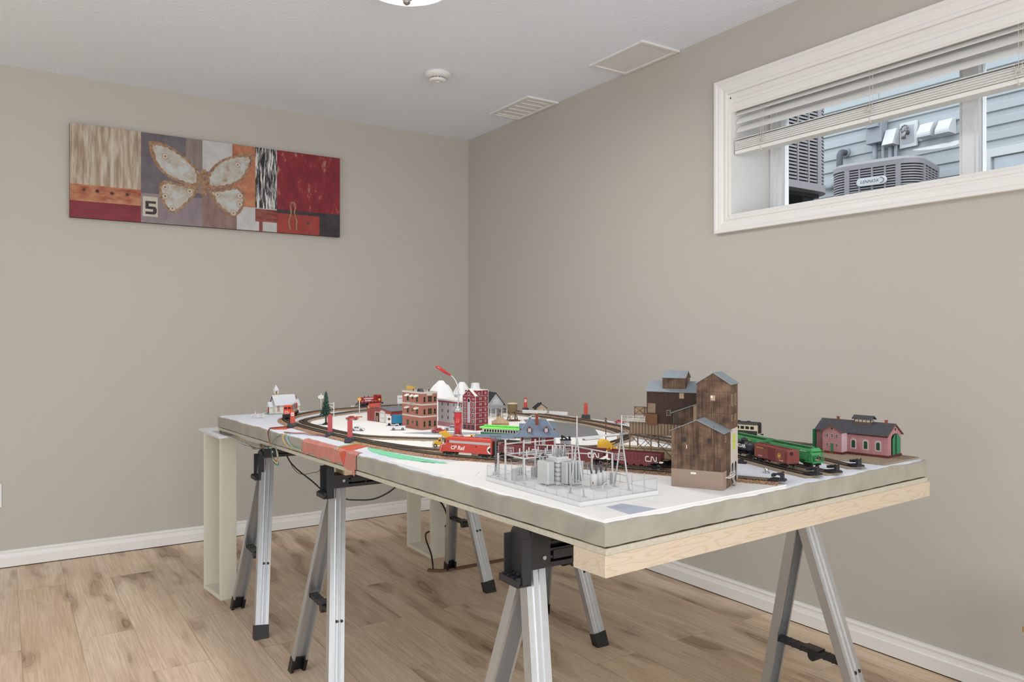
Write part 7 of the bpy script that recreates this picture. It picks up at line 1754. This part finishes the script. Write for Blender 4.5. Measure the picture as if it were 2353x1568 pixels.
wire([(0.2, 2.20, -0.0600), (0.2, 2.16, -0.110), (0.2, 2.085, -0.168), (0.2, 2.02, -0.190), (0.2, 1.957, -0.203), (0.2, 1.824, -0.224), (0.2, 1.721, -0.247), (0.2, 1.62, -0.262)], 'black', 'thick black cable hanging below the table between the two left sawhorses', 0.0028, None)
wire([(0.2, 2.19, -0.0600), (0.2, 2.15, -0.120), (0.2, 2.075, -0.174), (0.2, 2.004, -0.206), (0.2, 1.925, -0.208), (0.2, 1.824, -0.186), (0.2, 1.761, -0.167), (0.2, 1.60, -0.0600)], 'brown', 'thin brown wire hanging beside the thick black cable', 0.0014, None)
wire([(0.2, 1.62, -0.262), (0.2, 1.53, -0.240), (0.2, 1.494, -0.236), (0.2, 1.342, -0.210), (0.2, 1.247, -0.180), (0.2, 1.159, -0.137), (0.2, 1.06, -0.0600)], 'black', 'black cable sagging right of the middle sawhorse', 0.0026, None)
# power cord by the second frame stand, brown cable cover on the floor
cd = MB().tube(spline([(-0.93, -1.03, 0.722), (-0.925, -1.03, 0.60), (-0.90, -1.03, 0.45), (-0.84, -1.03, 0.345), (-0.775, -1.03, 0.305), (-0.735, -1.03, 0.250), (-0.714, -1.02, 0.190), (-0.706, -0.985, 0.150), (-0.735, -0.955, 0.130), (-0.800, -0.960, 0.122), (-0.835, -1.02, 0.105), (-0.850, -1.10, 0.060), (-0.870, -1.160, 0.020), (-0.885, -1.19, 0.0125)], 8), 0.0042, 8).build('power_cord', WM['black']); tag(cd, 'black power cord looping past the cream stand to the brown floor cable', 'power cord')
bc = MB(); pr = [(-0.012, 0.0005), (0.012, 0.0005), (0.008, 0.010), (-0.008, 0.010)]
sweep(bc, spline([(-0.905, -1.178, 0), (-0.880, -1.205, 0), (-0.830, -1.228, 0), (-0.62, -1.232, 0), (-0.30, -1.230, 0)], 8), pr, False)
tag(bc.build('cable_cover', mat('brown_cable_cover', (104, 74, 62), 0.6, var=0.05)), 'brown cable cover lying on the floor under the table', 'cable cover')
# ================================================================ GREY ELECTRICAL SUBSTATION
M_sg = mat('substation_gray', (192, 193, 192), 0.5, var=0.02); M_sd = mat('substation_darker_gray', (176, 178, 179), 0.5, var=0.02); M_sw = mat('substation_white_base', (214, 214, 214), 0.6, var=0.02)
M_bush = mat('bushing_gray', (132, 135, 139), 0.4, var=0); M_rtip = mat('red_tip', (178, 66, 66), 0.5, var=0)
ss = place('substation', 'pale grey model electrical substation on a white base near the table corner', 'model substation', 0.043, 0.115, -2.5)
BW, BD, ZS = 0.213, 0.346, 0.0085
MB().bbox(0, BW, 0, BD, 0, ZS, 0.001).build('base_plate', M_sw, ss)
# chain-link fence: posts, rails, a fine see-through mesh
m, N, Lk, b = nodemat('chain_link'); M_link = m
b.inputs['Base Color'].default_value = rgb(196, 198, 202)
tr_ = N.new('ShaderNodeBsdfTransparent'); mx = N.new('ShaderNodeMixShader'); tc = N.new('ShaderNodeTexCoord'); sp = N.new('ShaderNodeSeparateXYZ'); Lk.new(tc.outputs['Object'], sp.inputs[0])
a = mth(N, Lk, 'ADD', mth(N, Lk, 'ADD', sp.outputs['X'], sp.outputs['Y']), sp.outputs['Z']); c = mth(N, Lk, 'SUBTRACT', mth(N, Lk, 'ADD', sp.outputs['X'], sp.outputs['Y']), sp.outputs['Z'])
fa = mth(N, Lk, 'FRACT', mth(N, Lk, 'MULTIPLY', a, 620)); fb_ = mth(N, Lk, 'FRACT', mth(N, Lk, 'MULTIPLY', c, 620))
Lk.new(mth(N, Lk, 'MAXIMUM', mth(N, Lk, 'LESS_THAN', fa, 0.11), mth(N, Lk, 'LESS_THAN', fb_, 0.11)), mx.inputs[0])
Lk.new(tr_.outputs[0], mx.inputs[1]); Lk.new(b.outputs[0], mx.inputs[2]); Lk.new(mx.outputs[0], N['Material Output'].inputs[0])
fz = ZS + 0.026; i_ = 0.003
cor = [(i_, i_), (BW - i_, i_), (BW - i_, BD - i_), (i_, BD - i_)]
for k in range(4):
    p, q = Vector(cor[k]), Vector(cor[(k + 1) % 4]); d = q - p; n = max(2, round(d.length / 0.036))
    for j in range(n):
        c = p + d * j / n
        po = MB(); po.tube([(c.x, c.y, ZS), (c.x, c.y, fz)], 0.0006, 5)
        if j % 3 == 1: nn = Vector((d.y, -d.x)).normalized() * 0.004; po.tube([(c.x, c.y, fz), (c.x + nn.x, c.y + nn.y, fz + 0.005)], 0.0005, 4)
        po.build('fence_post', M_sd, ss)
    rl = MB()
    for z in (ZS + 0.0015, fz): rl.tube([(p.x, p.y, z), (q.x, q.y, z)], 0.00045, 4)
    rl.build('fence_rail', M_sd, ss)
    MB().quad((p.x, p.y, ZS), (q.x, q.y, ZS), (q.x, q.y, fz), (p.x, p.y, fz)).build('fence_mesh', M_link, ss)
# two A-frames with masts and a cross beam
for x, zt in ((0.041, 0.1700), (0.163, 0.1650)):
    za = ZS + 0.117
    for y in (0.037, 0.083):
        MB().tube([(x, y, ZS), (x, 0.060, za)], [0.0021, 0.0016], 6).build('frame_leg', M_sd, ss)
        MB().cyl((x, y, ZS), (x, y, ZS + 0.001), 0.0055, n=14).build('foot_pad', M_sd, ss)
    br = MB(); br.tube([(x, 0.0425, 0.038), (x, 0.0775, 0.038)], 0.0010, 5); br.tube([(x, 0.0515, 0.085), (x, 0.0685, 0.085)], 0.0008, 5); br.build('frame_tie', M_sd, ss)
    MB().tube([(x, 0.060, za - 0.002), (x, 0.060, zt)], [0.0018, 0.0012], 6).build('mast', M_sg, ss)
gb = MB(); gb.box(0.038, 0.170, 0.0575, 0.0625, 0.1235, 0.1265); gb.ext([(0.060, 0.056, 0.1205), (0.100, 0.056, 0.1205), (0.108, 0.056, 0.1235), (0.056, 0.056, 0.1235)], (0, 0.008, 0)); gb.build('gantry_beam', M_sg, ss)
ge = MB(); ge.box(0.058, 0.098, 0.0555, 0.0645, 0.1190, 0.1205); ge.box(0.122, 0.142, 0.0560, 0.0640, 0.1215, 0.1235); ge.box(0.156, 0.178, 0.0560, 0.0640, 0.1240, 0.1275); ge.build('insulator_bar', M_bush, ss)
# low bus frame
posts = [(0.020, 0.292, 0.098), (0.023, 0.222, 0.064), (0.071, 0.218, 0.064), (0.075, 0.298, 0.092), (0.022, 0.325, 0.064), (0.125, 0.302, 0.064), (0.125, 0.225, 0.064), (0.128, 0.325, 0.088), (0.168, 0.300, 0.088), (0.168, 0.222, 0.064), (0.190, 0.262, 0.075), (0.190, 0.190, 0.075), (0.190, 0.120, 0.075)]
for x, y, z in posts:
    MB().box(x - 0.0016, x + 0.0016, y - 0.0016, y + 0.0016, ZS, z).build('bus_post', M_sg, ss)
    MB().cyl((x, y, ZS), (x, y, ZS + 0.0008), 0.0045, n=12).build('foot_pad', M_sd, ss)
def beam(p, q, z, w=0.0018): 
    return MB().tube([(p[0], p[1], z), (q[0], q[1], z)], w, 4).build('bus_beam', M_sg, ss)
for p, q, z in (((0.020, 0.292), (0.023, 0.222), 0.0640), ((0.023, 0.222), (0.071, 0.218), 0.0640), ((0.071, 0.218), (0.125, 0.225), 0.0640), ((0.125, 0.225), (0.168, 0.222), 0.0640), ((0.020, 0.292), (0.125, 0.302), 0.0640), ((0.071, 0.218), (0.075, 0.298), 0.0640), ((0.125, 0.225), (0.125, 0.302), 0.0640), ((0.020, 0.292), (0.075, 0.298), 0.0880), ((0.075, 0.298), (0.168, 0.300), 0.0860), ((0.190, 0.262), (0.190, 0.120), 0.0740), ((0.128, 0.325), (0.190, 0.262), 0.0740), ((0.168, 0.222), (0.190, 0.190), 0.0640)): beam(p, q, z)
for k in range(3):
    y = 0.236 + k * 0.014; MB().tube([(0.030, y, 0.0690), (0.185, y, 0.0690)], 0.0011, 6).build('bus_pipe', M_bush if k == 1 else M_sd, ss)
for k in range(6):
    x = 0.040 + k * 0.026
    for y in (0.236, 0.264):
        MB().lathe([(0.0016, 0.064), (0.0024, 0.0655), (0.0016, 0.067), (0.0024, 0.0685), (0.0016, 0.070), (0.0014, 0.080)], (x, y, 0), 10).build('insulator', M_sg, ss)
# big power transformer with two radiator banks
tb_ = MB(); x0, x1, y0, y1 = 0.068, 0.104, 0.160, 0.200
for k in range(5):
    z = ZS + 0.002 + k * 0.0098
    tb_.box(x0, x1, y0, y1, z, z + 0.0064); tb_.box(x0 + 0.0025, x1 - 0.0025, y0 + 0.0025, y1 - 0.0025, z + 0.0064, z + 0.0098)
tb_.box(x0 - 0.001, x1 + 0.001, y0 - 0.001, y1 + 0.001, ZS + 0.050, ZS + 0.056); tb_.build('transformer_tank', M_sg, ss)
MB().bbox(x0 + 0.002, x1 - 0.002, y0 + 0.002, y1 - 0.002, ZS + 0.056, ZS + 0.061, 0.002).build('tank_lid', M_sg, ss)
for k in range(5): 
    y = 0.168 + k * 0.0075; MB().bbox(0.050, 0.066, y, y + 0.0052, ZS + 0.004, ZS + 0.052, 0.0012).build('radiator_fin', M_sd, ss)
MB().bbox(0.046, 0.0505, 0.166, 0.2050, ZS + 0.004, ZS + 0.052, 0.0012).build('radiator_fin', M_sg, ss)
for k in range(6):
    x = 0.075 + k * 0.0085; MB().bbox(x, x + 0.0056, 0.138, 0.157, ZS + 0.006, ZS + 0.052, 0.0012).build('radiator_fin', M_sd, ss)
for k in range(3):
    for j in range(2):
        x, y = 0.076 + k * 0.010, 0.170 + j * 0.018; zb = ZS + 0.060
        q = MB().lathe([(0.0022, 0), (0.0022, 0.018), (0.0014, 0.022 + 0.002 * j)], (x, y, zb), 10).build('bushing', M_bush if j == 0 else M_sg, ss)
        MB().ball((x, y, zb + 0.0235 + 0.002 * j), 0.0011, 8).build('red_tip', M_rtip, q)
# three pole circuit breaker in front
for k in range(3):
    x, y = 0.1105 + k * 0.0185, 0.089 + k * 0.006
    MB().lathe([(0.0080, ZS + 0.004), (0.0080, ZS + 0.031), (0.0070, ZS + 0.033), (0.0001, ZS + 0.0335)], (x, y, 0), 20).build('breaker_tank', M_sg, ss)
    lgs = MB(); lgs.box(x - 0.006, x + 0.006, y - 0.006, y + 0.006, ZS, ZS + 0.004); lgs.build('tank_foot', M_sd, ss)
    for s in (-1, 1):
        d = Vector((s * 0.17, -s * 0.11, 1)).normalized(); p = Vector((x + s * 0.0040, y - s * 0.0026, ZS + 0.0325))
        q = MB().tube([p, p + d * 0.021], [0.0021, 0.0008], 10).build('bushing', mat('bushing_black', (76, 78, 84), 0.4, var=0), ss)
        MB().ball(p + d * 0.0215, 0.0010, 8).build('red_tip', M_rtip, q)
MB().box(0.168, 0.176, 0.094, 0.104, ZS, ZS + 0.028).build('control_box', M_sg, ss)
MB().box(0.1035, 0.1038, 0.082, 0.088, ZS + 0.012, ZS + 0.016).build('red_label', M_rtip, ss)
sp_ = MB(); sp_.tube([(0.118 + 0.011 * math.cos(R(a)), 0.058, ZS + 0.004 + 0.013 * math.sin(R(a))) for a in range(0, 181, 20)], 0.0012, 5); sp_.build('pipe_arch', M_sg, ss)
# two small breakers at the left end
for x, y in ((0.030, 0.268), (0.082, 0.264)):
    MB().bbox(x - 0.007, x + 0.004, y - 0.006, y + 0.006, ZS, ZS + 0.026, 0.001).build('switch_cabinet', M_sd, ss)
    for k in range(4):
        xx = x + 0.009 + k * 0.0062; q = MB().lathe([(0.0026, ZS + 0.010), (0.0026, ZS + 0.027), (0.0012, ZS + 0.028), (0.0012, ZS + 0.035)], (xx, y + 0.001, 0), 10).build('switch_pole', M_sg, ss)
    MB().box(x + 0.004, x + 0.031, y - 0.004, y + 0.006, ZS, ZS + 0.010).build('switch_frame', M_sg, ss)
    MB().box(x + 0.004, x + 0.031, y - 0.001, y + 0.003, ZS + 0.026, ZS + 0.028).build('switch_bar', M_sg, ss)
# dark grey utility pole at the left corner of the base
M_upole = mat('dark_gray_pole', (92, 96, 102), 0.5, var=0.05)
up = place('utility_pole', 'dark grey utility pole with crossarms and clay base at the substation corner', 'utility pole', 0.098, 0.475, -30)
MB().lathe([(0.0180, 0), (0.0165, 0.0022), (0.0080, 0.003), (0.0080, 0.0105), (0.0060, 0.0125), (0.0028, 0.0135)], n=18).build('base', M_sd, up)
MB().cyl((0, 0, 0.012), (0, 0, 0.098), 0.0026, 0.0017, 10).build('pole', M_upole, up)
for z in (0.096, 0.0885):
    c = MB(); c.box(-0.0125, 0.0125, -0.0008, 0.0008, z - 0.0008, z + 0.0008)
    for k in range(5):
        if k != 2: c.cyl((-0.0115 + k * 0.00575, 0, z), (-0.0115 + k * 0.00575, 0, z + 0.0035), 0.0012, n=6)
    c.build('crossarm', M_upole, up)
st2 = MB()
for k in range(8): st2.box(0.0, 0.0045, -0.0006, 0.0006, 0.030 + k * 0.006, 0.0312 + k * 0.006)
st2.build('pole_step', M_upole, up)
# ================================================================ CANVAS ON THE BACK WALL
pt_ = thing('wall_painting', 'long canvas painting of a butterfly in grey, cream and red patches', 'painting', (-2.324, 0, 1.723))
PWD, PHT, PTK = 1.414, 0.474, 0.030
MB().box(0, PWD, -PTK, -0.004, 0, PHT).build('canvas', mat('dark_canvas_edge', (62, 46, 44), 0.8, var=0.1), pt_)
def paint(name, stops, scale=(6, 1, 6), ns=4, det=6, rough=0.7):
    m, N, Lk, b = nodemat(name); b.inputs['Roughness'].default_value = rough; b.inputs['Specular IOR Level'].default_value = 0.2
    tc = N.new('ShaderNodeTexCoord'); mp = N.new('ShaderNodeMapping'); mp.inputs['Scale'].default_value = scale; Lk.new(tc.outputs['Object'], mp.inputs['Vector'])
    n = N.new('ShaderNodeTexNoise'); n.inputs['Scale'].default_value = ns; n.inputs['Detail'].default_value = det; n.inputs['Roughness'].default_value = 0.65; Lk.new(mp.outputs[0], n.inputs['Vector'])
    r = ramp(N, [(p, rgb(*c)) for p, c in stops]); Lk.new(n.outputs['Fac'], r.inputs[0]); Lk.new(r.outputs[0], b.inputs['Base Color'])
    return m
PM = [paint('paint_beige_drips', [(0.28, (128, 108, 92)), (0.45, (160, 142, 124)), (0.58, (186, 176, 160)), (0.72, (204, 202, 192))], (22, 1, 2.2), 2),
      paint('paint_orange_band', [(0.3, (132, 62, 54)), (0.5, (168, 112, 86)), (0.7, (190, 150, 116))], (4, 1, 10), 3),
      paint('paint_crimson', [(0.3, (112, 52, 62)), (0.7, (138, 64, 72))], (3, 1, 6), 3),
      paint('paint_slate', [(0.3, (88, 84, 92)), (0.7, (118, 112, 118))], (3, 1, 3), 3),
      paint('paint_gray_brown', [(0.3, (116, 106, 102)), (0.7, (146, 136, 128))], (10, 1, 2), 3),
      paint('paint_mauve', [(0.3, (124, 112, 120)), (0.7, (150, 138, 140))], (4, 1, 2), 3),
      paint('paint_white', [(0.3, (172, 172, 174)), (0.7, (194, 192, 190))], (5, 1, 5), 4),
      paint('paint_orange', [(0.3, (152, 88, 70)), (0.5, (170, 112, 86)), (0.7, (188, 136, 104))], (4, 1, 4), 4),
      paint('paint_umber', [(0.3, (118, 96, 92)), (0.7, (146, 124, 116))], (8, 1, 2), 3),
      paint('paint_black_white_streaks', [(0.42, (46, 46, 52)), (0.5, (70, 68, 72)), (0.54, (204, 202, 200)), (0.7, (216, 214, 212))], (60, 1, 4), 2.2),
      paint('paint_red_brown', [(0.3, (100, 48, 48)), (0.6, (140, 84, 74)), (0.75, (168, 126, 112))], (4, 1, 20), 3),
      paint('paint_worn_red', [(0.3, (104, 44, 52)), (0.56, (134, 52, 60)), (0.60, (140, 62, 66)), (0.65, (158, 124, 104))], (7, 1, 3.4), 3),
      paint('paint_scarlet', [(0.3, (140, 58, 56)), (0.7, (160, 76, 70))], (4, 1, 4), 3),
      paint('paint_charcoal', [(0.3, (52, 48, 54)), (0.7, (78, 72, 76))], (4, 1, 4), 3),
      paint('paint_tile_cream', [(0.3, (176, 170, 156)), (0.7, (196, 190, 178))], (8, 1, 8), 3),
      paint('paint_rust_rim', [(0.3, (112, 84, 68)), (0.5, (150, 118, 94)), (0.7, (176, 150, 124))], (14, 1, 14), 4),
      paint('paint_wing_pale', [(0.30, (150, 128, 106)), (0.46, (174, 168, 158)), (0.62, (182, 188, 188))], (6, 1, 6), 3),
      paint('paint_dark_digit', [(0.3, (52, 50, 54)), (0.7, (70, 66, 68))], (8, 1, 8), 4)]
fc = MB(); lay = [0]
def patch(pts, mi, lift=None):
    lay[0] += 1; y = -PTK - 0.0002 - 0.00006 * lay[0] if lift is None else -PTK - lift
    fc._add([(min(max(x, 0.0), PWD), y, min(max(z, 0.0), PHT)) for x, z in pts], [tuple(range(len(pts)))], mi)
def q4(x0, x1, z0, z1, mi): patch([(x0, z0), (x1, z0), (x1, z1), (x0, z1)], mi)
q4(0, 0.325, 0.168, 0.474, 0); q4(0, 0.325, 0.084, 0.169, 1); q4(0, 0.325, 0, 0.085, 2)
q4(0.325, 0.630, 0.0, 0.474, 3); q4(0.545, 0.630, 0.18, 0.474, 4); q4(0.325, 0.630, 0.0, 0.155, 5); q4(0.630, 0.812, 0.0, 0.474, 8); q4(0.630, 0.788, 0.305, 0.474, 6)
q4(0.788, 0.914, 0.127, 0.474, 7); q4(0.812, 1.036, 0, 0.130, 6); q4(0.914, 1.036, 0.130, 0.474, 9); q4(0.914, 1.036, 0.054, 0.126, 10); q4(0.935, 0.955, 0.0, 0.056, 10)
q4(1.037, PWD, 0.134, 0.474, 11); q4(1.037, 1.289, 0.0, 0.128, 12); q4(1.287, PWD, 0.0, 0.132, 13); q4(1.037, PWD, 0.112, 0.134, 13)
q4(0.333, 0.406, 0.033, 0.138, 14)
patch([(0.346, 0.114), (0.362, 0.114), (0.362, 0.087), (0.346, 0.080)], 17); patch([(0.346, 0.114), (0.397, 0.115), (0.397, 0.102), (0.346, 0.102)], 17)
patch([(0.346, 0.087), (0.394, 0.086), (0.401, 0.074), (0.384, 0.072), (0.346, 0.073)], 17); patch([(0.384, 0.074), (0.401, 0.074), (0.400, 0.054), (0.388, 0.045), (0.382, 0.059)], 17); patch([(0.346, 0.059), (0.384, 0.059), (0.392, 0.047), (0.388, 0.045), (0.346, 0.045)], 17)
wings = [[(0.358, 0.428), (0.391, 0.434), (0.433, 0.429), (0.481, 0.409), (0.53, 0.379), (0.574, 0.343), (0.612, 0.301), (0.624, 0.255), (0.615, 0.217), (0.574, 0.213), (0.524, 0.226), (0.475, 0.242), (0.433, 0.267), (0.397, 0.308), (0.373, 0.357)],
         [(0.645, 0.231), (0.65, 0.272), (0.669, 0.314), (0.708, 0.36), (0.76, 0.395), (0.813, 0.417), (0.866, 0.43), (0.906, 0.425), (0.901, 0.391), (0.88, 0.339), (0.853, 0.291), (0.813, 0.256), (0.753, 0.228), (0.695, 0.213), (0.656, 0.21)],
         [(0.412, 0.205), (0.433, 0.229), (0.475, 0.229), (0.537, 0.218), (0.607, 0.205), (0.59, 0.165), (0.549, 0.114), (0.512, 0.079), (0.481, 0.063), (0.451, 0.075), (0.433, 0.103), (0.415, 0.141)],
         [(0.659, 0.202), (0.721, 0.212), (0.78, 0.23), (0.819, 0.237), (0.851, 0.208), (0.856, 0.157), (0.839, 0.107), (0.813, 0.079), (0.783, 0.071), (0.74, 0.095), (0.695, 0.141)]]
for w_ in wings:
    cx = sum(p[0] for p in w_) / len(w_); cz = sum(p[1] for p in w_) / len(w_)
    sc2 = lambda s: [(cx + (x - cx) * s, cz + (z - cz) * s) for x, z in w_]
    patch([(p.x, p.y) for p in spline([(x, z, 0) for x, z in sc2(1.0) + sc2(1.0)[:1]], 4)[:-1]], 15)
    patch([(p.x + 0.003 * math.sin(i * 1.7), p.y + 0.003 * math.cos(i * 2.1)) for i, p in enumerate(spline([(x, z, 0) for x, z in sc2(0.82) + sc2(0.82)[:1]], 4)[:-1])], 16)
patch([(0.622, 0.309), (0.631, 0.316), (0.645, 0.317), (0.651, 0.309), (0.645, 0.271), (0.645, 0.204), (0.653, 0.171), (0.637, 0.176), (0.624, 0.165), (0.624, 0.202), (0.629, 0.269)], 15)
for i, (x, z) in enumerate([(0.389, 0.397), (0.442, 0.361), (0.442, 0.196), (0.442, 0.148), (0.478, 0.086), (0.565, 0.187), (0.816, 0.361), (0.863, 0.4), (0.829, 0.189), (0.827, 0.142), (0.793, 0.089), (0.708, 0.183)]):
    r = 0.009 if i in (0, 7) else 0.0165
    for rr_2, mi in ((r, 15), (r * 0.86, 14), (r * 0.34, 15)): patch([(x + rr_2 * math.cos(R(a)), z + rr_2 * math.sin(R(a))) for a in range(0, 360, 20)], mi)
for x, z in ((0.062, 0.142), (0.122, 0.141), (0.189, 0.137), (0.26, 0.138), (1.217, 0.067)):
    for rr_2, mi in ((0.0095, 10), (0.006, 17)): patch([(x + rr_2 * math.cos(R(a)), z + rr_2 * math.sin(R(a))) for a in range(0, 360, 24)], mi)
ribbon_ = [(1.111, 0.020), (1.103, 0.070), (1.118, 0.120), (1.112, 0.158), (1.122, 0.182), (1.135, 0.178), (1.143, 0.155), (1.135, 0.120), (1.150, 0.075), (1.148, 0.020)]
for i in range(len(ribbon_) - 1):
    (xa, za), (xb, zb) = ribbon_[i], ribbon_[i + 1]; d = Vector((xb - xa, zb - za)); n = Vector((-d.y, d.x)).normalized() * 0.0045
    patch([(xa + n.x, za + n.y), (xb + n.x, zb + n.y), (xb - n.x, zb - n.y), (xa - n.x, za - n.y)], 15)
fc.build('painted_face', PM, pt_)
